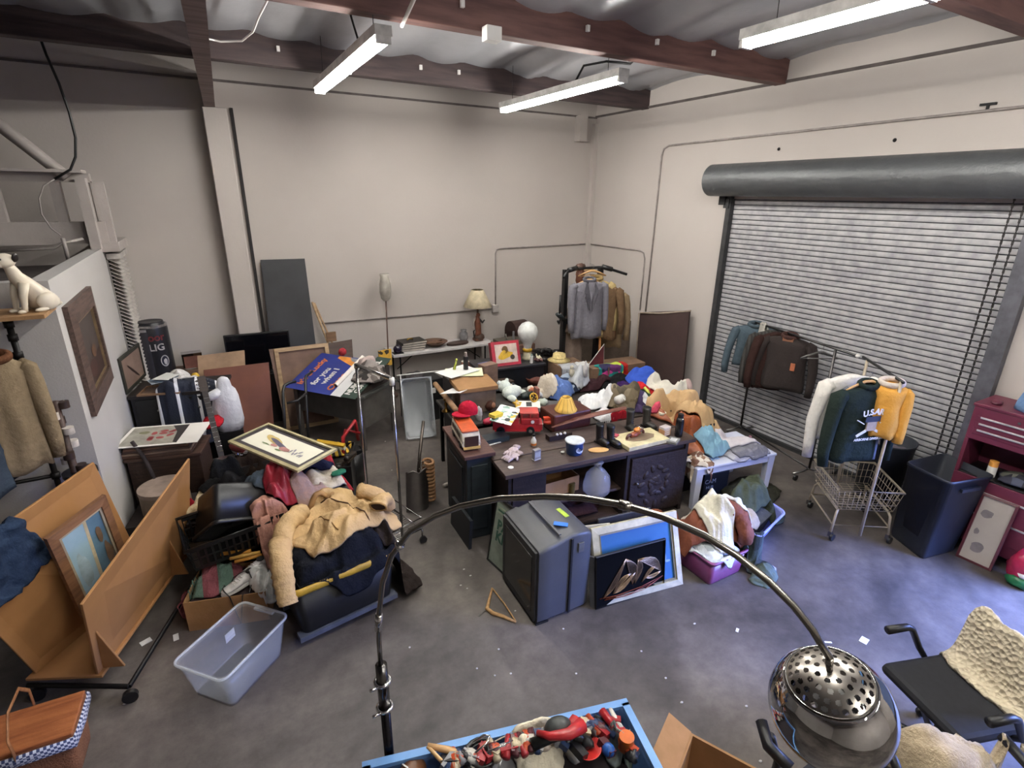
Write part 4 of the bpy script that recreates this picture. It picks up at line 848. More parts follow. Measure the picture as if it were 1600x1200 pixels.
# lump of clothes that carries the baskets
T('storage_bin', 'dark bin buried under clothes behind the black basket', 'bin', [('bin', boxm(.7, .5, .5), BLACK)], (-.1, 4.75, 0), -.2)
cloth('blanket', 'cream and beige blanket spilling by the tan hardboard panel', 'blanket', -.3, 4.85, .5, .5, .2, fab('c8b898', 'ae9c7c'), h=.1, seed=44, drop=.5, zc=.6)
cloth('shirt', 'pinkish red shirt bunched under the black laundry basket', 'shirt', .02, 4.25, .34, .34, .5, fab('b8504c', '983c3c'), h=.12, seed=45, drop=.3, zc=.4)
# black laundry basket, slotted sides
W, D, h = .60, .42, .24
bk = MB(); N_ = 11
def slot_side(m, p0, p1, out, nslot):
    p0, p1 = V(p0), V(p1); L_ = (p1-p0).length; e = (p1-p0)/L_; up = V((0, 0, 1)); t = .006
    def bar(u0, u1, z0, z1):
        a_, b_ = p0+e*u0, p0+e*u1; f0 = 1; k0 = z0/h; k1 = z1/h
        o0 = out*(.03*k0); o1 = out*(.03*k1)
        m.add([a_+o0+up*z0, b_+o0+up*z0, b_+o1+up*z1, a_+o1+up*z1, a_+o0-out*t+up*z0, b_+o0-out*t+up*z0, b_+o1-out*t+up*z1, a_+o1-out*t+up*z1], [(0, 1, 2, 3), (7, 6, 5, 4), (4, 5, 1, 0), (5, 6, 2, 1), (6, 7, 3, 2), (7, 4, 0, 3)], False)
    bar(0, L_, 0, .035); bar(0, L_, .115, .13); bar(0, L_, .205, h)
    for k in range(nslot+1):
        u = L_*k/nslot; bar(max(0, u-.008), min(L_, u+.008), .03, .21)
a_, b_ = W/2-.03, D/2-.03
slot_side(bk, (-a_, -b_, 0), (a_, -b_, 0), V((0, -1, 0)), N_); slot_side(bk, (a_, -b_, 0), (a_, b_, 0), V((1, 0, 0)), 7); slot_side(bk, (a_, b_, 0), (-a_, b_, 0), V((0, 1, 0)), N_); slot_side(bk, (-a_, b_, 0), (-a_, -b_, 0), V((-1, 0, 0)), 7)
bk.b(-a_, a_, -b_, b_, 0, .006)
rm = MB().tube([(x, y, h) for x, y in ((-a_-.03, -b_-.03), (a_+.03, -b_-.03), (a_+.03, b_+.03), (-a_-.03, b_+.03))], .014, 8, closed=True)
T('laundry_basket', 'black slotted plastic laundry basket with a handle rim, left of the tan jacket', 'basket', [('sides', bk, mat('1a1a1c', .35)), ('rim', rm, mat('1e1e20', .3))], (-.20, 4.3, .40), .12, rx=.14, ry=-.06)
tt = tub(.58, .42, .34, tap=.8, rr=.05)
T('storage_tub', 'upturned solid black tub jammed into the slotted laundry basket', 'tub', [('body', tt, mat('1b1b1d', .35))], M=Matrix.Translation((-.1, 4.42, .62)) @ RZ(.35) @ RY(.35) @ RX(2.4) @ Matrix.Translation((0, 0, -.17)))
# big black tote with yellow lid rim on a dolly
tc = V((.50, 3.60, 0)); tr = .16
T('dolly', 'flat grey blue wheeled dolly under the black tote', 'dolly', [('plank', MB().b(-.38, .38, -.24, -.16, .06, .1).b(-.38, .38, .16, .24, .06, .1), mat('565a66', .6)), ('crosspiece', MB().b(-.3, -.22, -.2, .2, .03, .06).b(.22, .3, -.2, .2, .03, .06), mat('4a4e58', .6))]+[('caster', MB().cyl((x, y, .03), .03, .02, 12, R=RX(PI/2)), BLACK) for x in (-.26, .26) for y in (-.15, .17)], tc, tr)
YEL = mat('b8922c', .4)
rimY = MB(); W, D = .78, .5
pts = []
for cx_, cy_, a0 in ((.34, .2, 0), (-.34, .2, PI/2), (-.34, -.2, PI), (.34, -.2, 1.5*PI)):
    for i in range(5): q = a0+PI/2*i/4; pts.append((cx_+.06*math.cos(q), cy_+.06*math.sin(q), .40))
rimY.tube(pts, .02, 8, closed=True, r2=.03)
T('storage_tote', 'black tote with a yellow rim on a dolly, piled with clothes', 'tote', [('body', tub(W, D, .4, tap=.88, rr=.06), mat('121214', .45)), ('rim', rimY, YEL)], (tc.x, tc.y, .1), tr)
T('clothes_bundle', 'dark clothing packed inside the black tote', 'clothing', [('filling', boxm(.66, .4, .38), fab('16171c'))], (tc.x, tc.y, .115), tr)
cloth('sweatshirt', 'navy sweatshirt heaped on the black tote under the tan jacket', 'sweatshirt', tc.x+.05, tc.y-.02, .8, .56, tr, fab('171a24', '0f1119'), h=.22, seed=51, drop=.28, fold=.05)
cloth('trousers', 'dark brown trousers hanging off the right end of the black tote', 'trousers', tc.x+.45, tc.y+.08, .34, .5, tr, fab('2e2624', '1f1917'), h=.08, seed=52, drop=.55, fold=.04)
# clothes behind / above the tote
T('storage_bin', 'bin hidden under the clothes between the framed print and the tan jacket', 'bin', [('bin', boxm(.7, .6, .62), BLACK)], (.42, 4.5, 0), .1)
cloth('cloth', 'pink and cream shirt bunched at the left shoulder of the tan jacket', 'shirt', .14, 4.12, .26, .5, .2, fab('c49484', 'a87868'), h=.1, seed=53, drop=.5)
cloth('sweatshirt', 'cream sweatshirt with a green patch behind the tan jacket', 'sweatshirt', .68, 4.55, .4, .36, .4, mat('cfc8bc', .9, kind='noise', sc_=3, c2='bdb4a6', bump=.5, bs=40), h=.16, seed=54, drop=.4)
T('patch', 'green patch of cloth on the cream sweatshirt', 'cloth', [('patch', MB().ball((0, 0, 0), (.07, .05, .015), lump=.4), fab('2c7058'))], (.74, 4.48, restz(.74, 4.48)), .3)
cloth('shirt', 'navy shirt under the right corner of the framed print', 'shirt', .55, 4.75, .4, .3, -.3, fab('1c1f38', '14162a'), h=.14, seed=55, drop=.4)
cloth('shirt', 'red cloth with a white edge behind the cream sweatshirt', 'shirt', .76, 4.8, .26, .24, .4, fab('a83038'), h=.16, seed=56, drop=.4)
cloth('shirt', 'grey blue shirt under the left end of the framed print', 'shirt', .12, 4.62, .34, .4, .4, fab('4c5660', '3a424c'), h=.15, seed=57, drop=.35)
cloth('jacket', 'crimson satin jacket folded under the framed print', 'jacket', .3, 4.42, .36, .46, .15, mat('a82c3c', .4, kind='fabric', sc_=6, c2='8c2030', bump=.4, bs=20), h=.22, seed=58, drop=.4, fold=.05)
cloth('shirt', 'peach and grey cloth between the crimson jacket and the tan jacket', 'shirt', .47, 4.3, .3, .2, .2, fab('b48c78', '8c8488'), h=.12, seed=59, drop=.3)
# black trousers & beige on the left of the print
cloth('trousers', 'black trousers hanging over the edge left of the framed print', 'trousers', -.2, 5.1, .5, .3, .6, fab('1a1a1c', '111112'), h=.1, seed=60, drop=.4)
cloth('coat', 'dark grey jacket below the left corner of the framed print', 'jacket', .0, 4.85, .44, .36, .3, fab('2a2a2e', '1c1c20'), h=.2, seed=61, drop=.4)
# the tan jacket
JK = fab('c8aa7e', 'b4956a', s=6)
jk = cloth('work_jacket', 'worn tan canvas work jacket spread over the black tote', 'jacket', .60, 3.86, .86, .76, .25, JK, h=.14, seed=70, drop=.16, fold=.05, n=58, it=4, sq=3.2, freq=6)
jl = MB(); JM = Matrix.Translation((-V(jk.location)))
def relp(pts, r, seed, flat=.6): m = limb(pts, r, flat, seed); o = V(jk.location); m.v = [v-o for v in m.v]; return m
zz = restz(.25, 3.75)
l1 = relp([(.34, 4.0), (.2, 3.85), (.135, 3.6, .74), (.12, 3.42, .66), (.115, 3.3, .55), (.115, 3.25, .47)], .07, 1, .7)
l2 = relp([(.85, 4.1), (.97, 3.98), (.99, 3.82), (.92, 3.68), (.86, 3.6)], .072, 2, .7)
def add_part(thing, name, mb, m):
    """attach one more part to a thing (turning a single mesh into an Empty's child is not needed: parts hang from the mesh)"""
    o = link_mesh(name, mb, m, col=False); o.parent = thing; o.matrix_parent_inverse = Matrix(); W = thing.matrix_world; reg([W @ v for v in mb.v], mb.f); return o
add_part(jk, 'sleeve', l1, JK); add_part(jk, 'sleeve', l2, JK)
rg_ = l2.v[-12:]; c_ = sum(rg_, V((0, 0, 0)))/12; pv_ = sum(l2.v[-24:-12], V((0, 0, 0)))/12; dn_ = (c_-pv_).normalized()
cf = MB().add([c_+(v-c_)*.8+dn_*.004 for v in rg_], [tuple(range(12))], False); cf.add([c_+(v-c_)*.8+dn_*.002 for v in rg_], [tuple(range(11, -1, -1))], False); add_part(jk, 'cuff_lining', cf, mat('3a221a', .9))
add_part(jk, 'cuff', MB().tube([c_+(v-c_)*.95 for v in rg_], .009, 6, closed=True), mat('b8925c', .9))
zp = []
for k in range(12):
    t = k/11; x, y = .52+.26*t+.05*math.sin(t*3), 4.17-.62*t; zp.append(V((x, y, top(x, y)+.004))-V(jk.location))
add_part(jk, 'zip', MB().tube(zp, .006, 6), mat('5a3c24', .7))
zp = []
for k in range(8):
    t = k/7; x, y = .44+.1*t, 3.75-.2*t; zp.append(V((x, y, top(x, y)+.003))-V(jk.location))
add_part(jk, 'pocket_edge', MB().tube(zp, .005, 6), mat('8c6838', .9))
cl = []
for k in range(9):
    t = k/8; x, y = .42+.2*t, 4.17+.05*math.sin(t*PI); cl.append(V((x, y, top(x, y)+.012))-V(jk.location))
add_part(jk, 'collar', MB().tube(cl, .028, 8, r2=.016), mat('b08858', .9))
# framed print on the heap
a_, b_, c_ = at(356, 690, 1.0), at(465, 737, .97), at(406, 656, 1.03)
def art_bird(p, W, H):
    p.m = 1; poly(p, ell(W*.32, H*.62, W*.17, H*.14, rot=-.2, seed=3), .001); p.m = 2; poly(p, ell(W*.46, H*.5, W*.24, H*.08, rot=-.25, seed=5), .0015)
    p.m = 3; poly(p, ell(W*.6, H*.36, W*.09, H*.1, seed=8), .002); poly(p, ell(W*.42, H*.36, W*.05, H*.07, seed=9), .002); p.m = 4
    for k in range(7): poly(p, ell(W*(.7+.03*k), H*(.4+.1*math.sin(k*2)), W*.012, H*.09, rot=.5*math.sin(k), n=8), .002)
    p.m = 5; poly(p, ell(W*.55, H*.22, W*.05, H*.04, seed=2), .002); poly(p, ell(W*.3, H*.3, W*.06, H*.03, seed=4), .002)
framed('framed_picture', 'framed print of a bird like design lying tilted on the clothes heap', 'picture', a_, b_, c_, .028, mat('c8bc90', .35), art_bird,
       [paper('f0ecd8'), mat('dcc078', .6), mat('6c6478', .6), mat('cc9088', .6), mat('9c98a4', .6), mat('8ca070', .6)], matw=.05, matm=mat('4c4448', .7), inner=mat('5c5448', .4))

# things between the heap and the steel desk: white rags, striped shoes, red-black tool bag
T('crate', 'black plastic crate full of shoes in front of the steel desk', 'crate', [('crate', open_box(.66, .6, .44, .01), BLACK), ('base', boxm(.62, .56, .38), mat('1a1816', .8))], (.74, 5.45, 0), -.3)
cloth('t_shirt', 'white crumpled t shirts behind the framed print', 't-shirt', at(447, 655, .6).x, at(447, 655, .6).y, .4, .36, -.3, fab('e4e2de', 'cfccc8'), h=.16, seed=81, drop=.3)
cloth('rag', 'yellow and black striped rag in the crate', 'cloth', .90, 5.62, .38, .34, -.5, mat('c8a030', .8, kind='stripe', c2='1c1814', sc_=5, mixw=.5, bump=.3), h=.14, seed=82, drop=.3)
cloth('rag', 'white and brown spotted cloth in the crate', 'cloth', .66, 5.42, .34, .4, -.3, mat('d8d0c0', .8, kind='blotch', c2=['3a2818', '8c6a30', 'e8e4dc'], sc_=13), h=.14, seed=83, drop=.3)
br = MB().b(-.17, .17, -.02, .02, .02, .045); bs_ = MB()
for k in range(12): bs_.b(-.16+k*.028, -.148+k*.028, -.02, .02, -.03, .02)
T('brush', 'yellow backed scrubbing brush lying on the crate', 'brush', [('back', br, mat('d8ac2c', .4)), ('bristles', bs_, mat('e8e4d8', .8))], (.86, 5.45, restz(.86, 5.45, .1)+.03), -.8, rx=.4)
for k in range(5):
    x, y = .52+.12*k, 5.22+.03*math.sin(k*2); shoe('black and brown sandal in the row along the crate', (x, y, restz(x, y, .03)), 1.2+.3*math.sin(k), mat('2a211c', .5), mat('3a2c20', .6), s=.85, group='sandals along the crate')
T('bucket', 'black bucket with red handled tools standing left of the chrome garment rack', 'bucket', [('body', MB().lathe([(0, 0), (.13, 0), (.15, .38), (.145, .38), (.125, .02), (0, .02)], 22), BLACK)], (1.07, 5.55, 0))
T('tool_bag', 'red frame tool caddy set in the black bucket', 'caddy', [('side_bar', MB().tube([(-.1, -.1, .36), (-.08, -.08, .6), (.08, .02, .72), (.12, .1, .45)], .022), mat('b02028', .4)), ('handle', MB().tube([(-.09, .06, .36), (-.02, .06, .62), (.13, .05, .55)], .018), mat('9c1c24', .4)), ('tray', MB().b(-.1, .1, -.08, .08, .33, .4), BLACK)], (1.07, 5.55, 0))
# chrome garment rack with wire base
r1, r2 = V((1.16, 4.04, 0)), V((1.0, 4.56, 0))
t1, t2 = V((1.16, 4.04, 1.68)), V((1.0, 4.56, 1.68))
CH2 = metal('b4b2b0', .2)
wb = MB(); ax = (r2-r1).normalized(); pv = V((ax.y, -ax.x, 0)); o0 = r1-pv*.2+V((0, 0, .14))
fr2 = MB().tube([o0, o0+ax*.54, o0+ax*.54+pv*.42, o0+pv*.42], .008, 8, closed=True)
for k in range(1, 18): wb.tube([o0+ax*(.03*k), o0+ax*(.03*k)+pv*.42], .0022, 4)
for k in range(1, 5): wb.tube([o0+pv*(.084*k), o0+pv*(.084*k)+ax*.54], .003, 4)
up = MB().tube([o0+V((0, 0, .12))+pv*.42, o0+V((0, 0, .12))+ax*.54+pv*.42], .005).tube([o0+V((0, 0, .12))+pv*.1, o0+V((0, 0, .12))+pv*.42], .005)
pr_ = [('post', MB().tube([r1+V((0, 0, .1)), t1], .013), CH2), ('post', MB().tube([r2+V((0, 0, .1)), t2], .013), CH2), ('hanging_bar', MB().tube([t1, t2], .016), CH2), ('base_frame', fr2, CH2), ('wire_shelf', wb, CH2), ('guard_rail', up, CH2),
       ('end_joint', MB().tube([t1-V((0, 0, .05)), t1+V((0, 0, .012))], .022), WHITE), ('end_joint', MB().tube([t2-V((0, 0, .03)), t2+V((0, 0, .01))], .02), CH2)]
for q in (o0, o0+ax*.54, o0+ax*.54+pv*.42, o0+pv*.42): pr_.append(('caster', MB().cyl((q.x, q.y-.012, .035), .035, .024, 14, R=RX(PI/2)), BLACK)); pr_.append(('caster_stem', MB().tube([V((q.x, q.y, .05)), V((q.x, q.y, .14))], .008), CH2))
T('garment_rack', 'narrow chrome garment rack with a wire shelf and casters, empty', 'clothes rack', pr_)

# ================================================================= FOREGROUND
# arc lamp
P0 = dep(598, 1120, 2.07); G = dep(1300, 1105, 1.33); nn = (G-P0); nn.z = 0; nn = nn.cross(V((0, 0, 1)))
def arcp(px, py): d = ray(px, py); return CAM+d*((P0-CAM).dot(nn)/d.dot(nn))
px_ = [(595, 1040), (592, 1000), (592, 960), (598, 910), (612, 868), (640, 831), (680, 806), (720, 791), (780, 779), (850, 776), (910, 778), (970, 788), (1035, 807), (1100, 836), (1150, 867), (1200, 907), (1240, 947), (1270, 985), (1296, 1028)]
ap = [arcp(*q) for q in px_]
GM = metal('a8a49c', .25); 
pt = arcp(596, 1045)
lamp = [('base', MB().lathe([(0, 0), (.17, 0), (.18, .02), (.18, .05), (.16, .065), (.03, .07), (0, .07)], 32, c=(pt.x, pt.y, 0)), DARKM), ('pole', MB().tube([(pt.x, pt.y, .06), (pt.x, pt.y, pt.z-.1)], .019, 16), metal('3c3c40', .2)),
        ('sleeve', MB().tube([(pt.x, pt.y, pt.z-.21), (pt.x, pt.y, pt.z+.02)], .022, 16), metal('6c6a68', .2)), ('arc', MB().tube(ap, .0095, 12), GM)]
for k, z in enumerate((-.06, -.19)):
    lamp.append(('clamp_ring', MB().tube([(pt.x+.027*math.cos(a), pt.y+.027*math.sin(a), pt.z+z) for a in [i*PI/8 for i in range(16)]], .008, 8, closed=True), CHROME)); lamp.append(('thumb_screw', MB().tube([(pt.x-.02, pt.y-.02, pt.z+z), (pt.x-.055, pt.y-.03, pt.z+z+.01)], .006, 8), CHROME))
lamp.append(('joint_collar', MB().tube([ap[1]+(ap[1]-ap[0])*.4, ap[2]], .014, 12), CHROME))
lamp.append(('joint_collar', MB().tube([ap[4]*.6+ap[5]*.4, ap[4]*.5+ap[5]*.5], .016, 12), CHROME)); lamp.append(('joint_collar', MB().tube([ap[11]*.95+ap[10]*.05, ap[11]*.75+ap[12]*.25], .0135, 12), GM))
# globe: chrome bowl with perforated cap
tipd = (ap[-1]-ap[-3]).normalized(); gc = dep(1298, 1106, 1.36); R_ = .146
zax = ((CAM-gc).normalized()*.62-dn*.78-rt*.03).normalized()
q_ = zax.to_track_quat('Z', 'Y').to_matrix().to_4x4(); GMx = Matrix.Translation(gc) @ q_
capa = .75
bowl = [(R_*math.sin(t), R_*math.cos(t)) for t in [capa-.02+(PI*.80-capa)*i/22 for i in range(23)]]
bw = MB().lathe([(r, z) for r, z in bowl]+[(r*.975, z*.975) for r, z in reversed(bowl)], 48, closed=True)
holes = []; hr = .062
cap = MB(); NR, NT = 150, 52
hc = [(0.0, 0.0)]
dirs = []
for ring_, nn_ in ((.0, 0), (.2, 7), (.36, 13), (.52, 19), (.65, 25)):
    for k in range(nn_): dirs.append((ring_, 2*PI*(k+.5*(ring_ > .3))/nn_))
RC = R_*.985
def sp(t, a): return V((RC*math.sin(t)*math.cos(a), RC*math.sin(t)*math.sin(a), RC*math.cos(t)))
cd = [sp(t, a)/RC for t, a in dirs]
for i in range(NT+1):
    for k in range(NR): cap.v.append(sp(capa*i/NT, 2*PI*k/NR))
for i in range(NT):
    for k in range(NR):
        t = capa*(i+.5)/NT; c_ = sp(t, 2*PI*(k+.5)/NR)/RC
        if any((c_-d_).length < .047 for d_ in cd): continue
        cap.f.append([i*NR+k, (i+1)*NR+k, (i+1)*NR+(k+1) % NR, i*NR+(k+1) % NR]); cap.mi.append(0); cap.sm.append(True)
lamp2 = [('shade_bowl', bw, mat('e0e0e0', .04, 1.)), ('perforated_cap', cap, metal('b0aaa2', .28)), ('cap_rim', MB().tube([sp(capa, 2*PI*k/40) for k in range(40)], .0035, 6, closed=True), metal('4c4844', .3)), ('stem', MB().tube([V((0, 0, RC*.96)), V((0, 0, RC+.03))], .008), GM), ('bulb', MB().ball((0, 0, .03), .04), WHITE)]
e = T('arc_lamp', 'chrome arc floor lamp with a perforated globe shade in the foreground', 'lamp', lamp, col=False)
for nm, mb, mm in lamp2:
    mb.v = [GMx @ v for v in mb.v]; o = link_mesh(nm, mb, mm, col=False); o.parent = e
o_ = link_mesh('arc_tip', MB().tube([ap[-1], GMx @ V((0, 0, RC+.02))], .0095, 10), GM, col=False); o_.parent = e

# wicker picnic basket bottom left
WI = mat('8c5c3c', .8, kind='noise', sc_=40, c2='6c4228', mixw=1, bump=.8, bs=90)
bc_ = at(38, 1120, .36)
ba, bb_ = at(105, 1062, .40), at(-8, 1092, .40)
ang = math.atan2((ba-bb_).y, (ba-bb_).x)
bk = tub(.42, .30, .30, tap=.86, rr=.04)
lid = MB().b(-.21, .21, -.15, .15, .30, .32)
gh = MB().tube([(x, y, .262) for x, y in ((-.215, -.155), (0, -.16), (.215, -.155), (.22, 0), (.215, .155), (0, .16), (-.215, .155), (-.22, 0))], .014, 8, closed=True, r2=.038)
cn = ba*.5+bb_*.5+V((.0, -.15, 0)); 
T('picnic_basket', 'wicker picnic basket with a wooden lid and blue gingham trim at bottom left', 'basket', [('body', bk, WI), ('lid', lid, wood('a8663c', '864a28', 4), dict(bev=.004)), ('gingham_trim', gh, mat('c8ccd8', .9, kind='check', c2='3a4468', sc_=70)),
   ('handle', MB().tube([(-.03, -.16, .26), (-.03, -.165, .42), (-.03, -.08, .52), (-.03, .08, .52), (-.03, .165, .42), (-.03, .16, .26)], .012, 8, r2=.005), wood('a87448', '8c5a34'))], (-1.24, 3.13, 0), ang+.05)
# blue cart tub at the bottom edge, full of odds and ends
zb = 1.03; c1, c2_ = at(975, 1101, zb), at(587, 1196, zb); ed = (c2_-c1).normalized(); pe = V((-ed.y, ed.x, 0)); 
if pe.y > 0: pe = -pe
Wb = (c2_-c1).length+.03; Db = .62; cb = c1+ed*(Wb/2)+pe*(Db/2); ra = math.atan2(-ed.y, -ed.x)
BL = mat('6f9fd8', .4, kind='noise', sc_=4, c2='5f8ec8')
def blue_tub():
    b = tub(Wb, Db, .26, tap=.94, rr=.035, t=.01)
    rim = MB(); a, bq = Wb/2, Db/2
    rim.b(-a-.02, a+.02, bq-.012, bq+.02, .25, .27).b(-a-.02, a+.02, -bq-.02, -bq+.012, .25, .27).b(-a-.02, -a+.012, -bq, bq, .25, .27).b(a-.012, a+.02, -bq, bq, .25, .27)
    pts = [('tray', b, mat('3c5c8c', .4)), ('rim', rim, BL)]
    for x in (-a+.06, a-.06):
        for y in (-bq+.06, bq-.06): pts.append(('leg', MB().tube([(x, y, -.72), (x, y, .01)], .018), mat('2c4468', .4))); pts.append(('caster', MB().cyl((x, y-.015, -.735), .035, .03, 14, R=RX(PI/2)), BLACK))
    T('utility_cart', 'blue plastic utility cart tray full of odds and ends at the bottom edge', 'cart', pts, (cb.x, cb.y, zb-.26), ra)
blue_tub()
T('cart_filling', 'dark cloth lining the blue cart tray', 'cloth', [('lining', boxm(Wb*.88, Db*.85, .13), mat('2a2226', .9))], (cb.x, cb.y, zb-.235), ra)
def onb(px, py, dz=0): 
    p = at(px, py, zb-.06); l_ = RZ(-ra) @ (p-V((cb.x, cb.y, p.z))); l_.x = max(-Wb/2+.08, min(Wb/2-.08, l_.x)); l_.y = max(-Db/2+.08, min(Db/2-.075, l_.y)); g_ = RZ(ra) @ l_
    x_, y_ = cb.x+g_.x, cb.y+g_.y; return V((x_, y_, min(zb+.01, restz(x_, y_, .02)+dz)))
def small(name, label, cat, parts, px, py, rz=0, rx=0, ry=0, dz=0, group=None): return T(name, label, cat, parts, onb(px, py, dz), rz, rx=rx, ry=ry, group=group)
cloth('plastic_bag', 'clear and white plastic wrap in the blue tray', 'bag', onb(735, 1180).x, onb(735, 1180).y, .18, .12, .2, mat('d0ccc4', .25), h=.05, seed=91)
cloth('plastic_bag', 'shiny silver plastic bag in the middle of the blue tray', 'bag', onb(790, 1172).x, onb(790, 1172).y, .18, .11, .4, mat('b4b4b8', .2, .3), h=.05, seed=92)
q = onb(838, 1172); cloth('bag', 'cream canvas pouch in the blue tray', 'pouch', q.x, q.y, .22, .16, -.2, fab('f0e8d2', 'e0d6bc'), h=.05, lift=.05, seed=93)
q = onb(958, 1140); cloth('cloth', 'white crumpled cap and cloth in the top right corner of the blue tray', 'cloth', q.x, q.y, .12, .11, .2, fab('dcd8d4'), h=.05, seed=94)
small('lid', 'round white plastic lid by the crumpled white cloth', 'lid', [('lid', MB().cyl((0, 0, 0), .033, .012, 20), WHITE)], 966, 1140, dz=.01)
small('jar', 'white plastic tub with a dark blue label lying in the tray', 'jar', [('body', MB().tube([(-.055, 0, .045), (.05, 0, .045)], .045, 20), WHITE), ('label', MB().tube([(-.04, 0, .045), (.03, 0, .045)], .0457, 20, cap=False), mat('202c70', .4)), ('cap', MB().tube([(-.068, 0, .045), (-.055, 0, .045)], .042, 20), WHITE)], 900, 1140, rz=.2)
small('glue_gun', 'red and black hand sander beside the white jar', 'power tool', [('body', MB().ball((0, 0, .05), (.06, .045, .045)), mat('3c4040', .4)), ('red_handle', MB().tube([(-.09, .0, .06), (-.05, -.035, .07), (.02, -.055, .08), (.09, -.03, .07)], [.012, .016, .022, .03]), mat('c03034', .35))], 862, 1148, rz=-.2, dz=.02)
small('heat_gun', 'black handled tool lying across the cream pouch', 'power tool', [('handle', MB().tube([(-.11, .01, .03), (-.03, 0, .035), (.05, -.02, .035), (.08, -.07, .03)], [.026, .024, .022, .016]), mat('161616', .3)), ('head', MB().tube([(.05, -.02, .04), (.1, .0, .05)], .03), mat('c03034', .35))], 868, 1176, dz=.03)
small('saucer', 'round red plastic dish in the tray', 'dish', [('dish', MB().lathe([(0, .004), (.045, .004), (.055, .018), (.058, .018), (.046, 0), (0, 0)], 24), mat('c8302c', .3))], 915, 1190, dz=.01)
small('toy', 'red and white striped screwdriver standing near the back of the tray', 'screwdriver', [('handle', MB().tube([(0, .03, .05), (0, -.05, .05)], [.018, .014]), mat('b8242c', .3)), ('shaft', MB().tube([(0, -.05, .05), (.01, -.12, .045)], .005), CHROME)], 938, 1138, dz=.02)
small('box', 'white and red small carton in the tray', 'box', [('box', boxm(.07, .035, .03), mat('d8d0d0', .5)), ('red_end', MB().b(.02, .036, -.0178, .0178, 0, .031), mat('b83038', .5))], 917, 1158, rz=.1, dz=.02)
q = onb(970, 1170); cloth('plastic_wrap', 'crinkled clear plastic beside the white lid', 'bag', q.x, q.y, .12, .08, 0, mat('a8b4ac', .15, .3), h=.05, seed=95)
small('jar', 'small jar with an orange lid at the right of the tray', 'jar', [('body', MB().cyl((0, 0, 0), .028, .05, 18), mat('b86030', .3)), ('lid', MB().cyl((0, 0, .05), .03, .014, 18), mat('d86a20', .3))], 975, 1188, dz=.0)
small('ball', 'blue round cap between the red dish and the orange lidded jar', 'cap', [('cap', MB().ball((0, 0, .02), .026), mat('2c60b4', .3))], 948, 1197)
for k, (x, y, c) in enumerate(((1000, 1183, 'b02834'), (1008, 1190, '3c5c9c'), (996, 1196, 'c8502c'), (990, 1176, '6c5c7c'), (985, 1196, 'd88038'), (925, 1168, '30282c'), (890, 1168, 'c02c30'), (935, 1150, '2a262a'), (915, 1130, 'b03038'), (850, 1190, 'd8c8b4'), (800, 1195, 'a03038'), (765, 1196, '2a2426'))):
    small('toy_part', 'small coloured plastic piece among the odds and ends in the blue tray', 'plastic piece', [('piece', MB().ball((0, 0, .015), (.025, .018, .016), lump=.4, seed=k), mat(c, .35))], x, y, rz=k, group='small plastic pieces in the blue tray')
small('headphones', 'black coiled cable and headband in the blue tray', 'cable', [('band', MB().tube([(.07*math.cos(a), .07*math.sin(a), .02) for a in [k*.35 for k in range(12)]], .012), BLACK), ('coil', MB().tube([(.05*math.cos(a), .05*math.sin(a), .03+.004*math.sin(a*3)) for a in [k*.5 for k in range(26)]], .004, 6), BLACK)], 752, 1192)
small('hook', 'bent chrome hooks lying in the black cable', 'hook', [('hook', MB().tube([(-.06, 0, .05), (0, .01, .055), (.02, .03, .055), (.0, .045, .055), (-.05, .04, .05)], .004, 6), CHROME), ('rod', MB().tube([(-.02, -.02, .05), (.09, -.03, .055)], .003, 6), CHROME)], 762, 1190, dz=.02)
small('boot', 'brown leather shoe with pale stripes at the left end of the blue tray', 'shoe', [('upper', MB().tube([(-.1, 0, .03), (-.03, .01, .045), (.05, .02, .05), (.09, .02, .04)], [.03, .045, .045, .03]), mat('6c4428', .35)), ('stripe', MB().tube([(.02, .02, .05), (.026, .02, .05)], .047, cap=False), WHITE)], 632, 1192, rz=.3, dz=.02)
WH_ = wood('c49c6c', 'ac8454', 5)
hz = onb(700, 1178, .05)
T('hanger', 'wooden hanger sticking up over the rim of the blue tray', 'hanger', [('frame', MB().tube([at(668, 1165, zb+.06), at(700, 1172, zb+.04), at(745, 1188, zb+.0)], [.010, .014, .012], 8), WH_), ('bar', MB().tube([at(668, 1166, zb+.06), at(700, 1200, zb+.03)], .008, 8), WH_)], col=False)
T('cord', 'thin pale cord running across the blue tray', 'cord', [('cord', MB().tube([at(800, 1145, zb), at(770, 1160, zb+.03), at(720, 1190, zb+.03), at(690, 1200, zb+.02)], .003, 6), mat('c8c0b0', .6))], col=False)
R = random.Random(12)
for k in range(70):
    px, py = R.uniform(690, 1010), R.uniform(1125, 1200); c = R.choice(('b02c34', '2a2a2e', 'd8d4cc', '3c5078', 'c8502c', '8c8c90', '5c2c34', 'c8b898', '1c1c20', 'a8a8ac'))
    sh = k % 3
    if sh == 0: mb_ = MB().box((0, 0, .018), (.07, .035, .03), R=RX(.3))
    elif sh == 1: mb_ = MB().tube([(-.045, 0, .018), (.045, 0, .022)], [.016, .012], 10)
    else: mb_ = MB().ball((0, 0, .02), (.032, .024, .02), lump=.5, seed=k)
    small('trinket', 'small box, tube or lump among the odds and ends in the blue tray', 'trinket', [('piece', mb_, mat(c, .35))], px, py, rz=R.uniform(0, 3), group='odds and ends filling the blue tray')
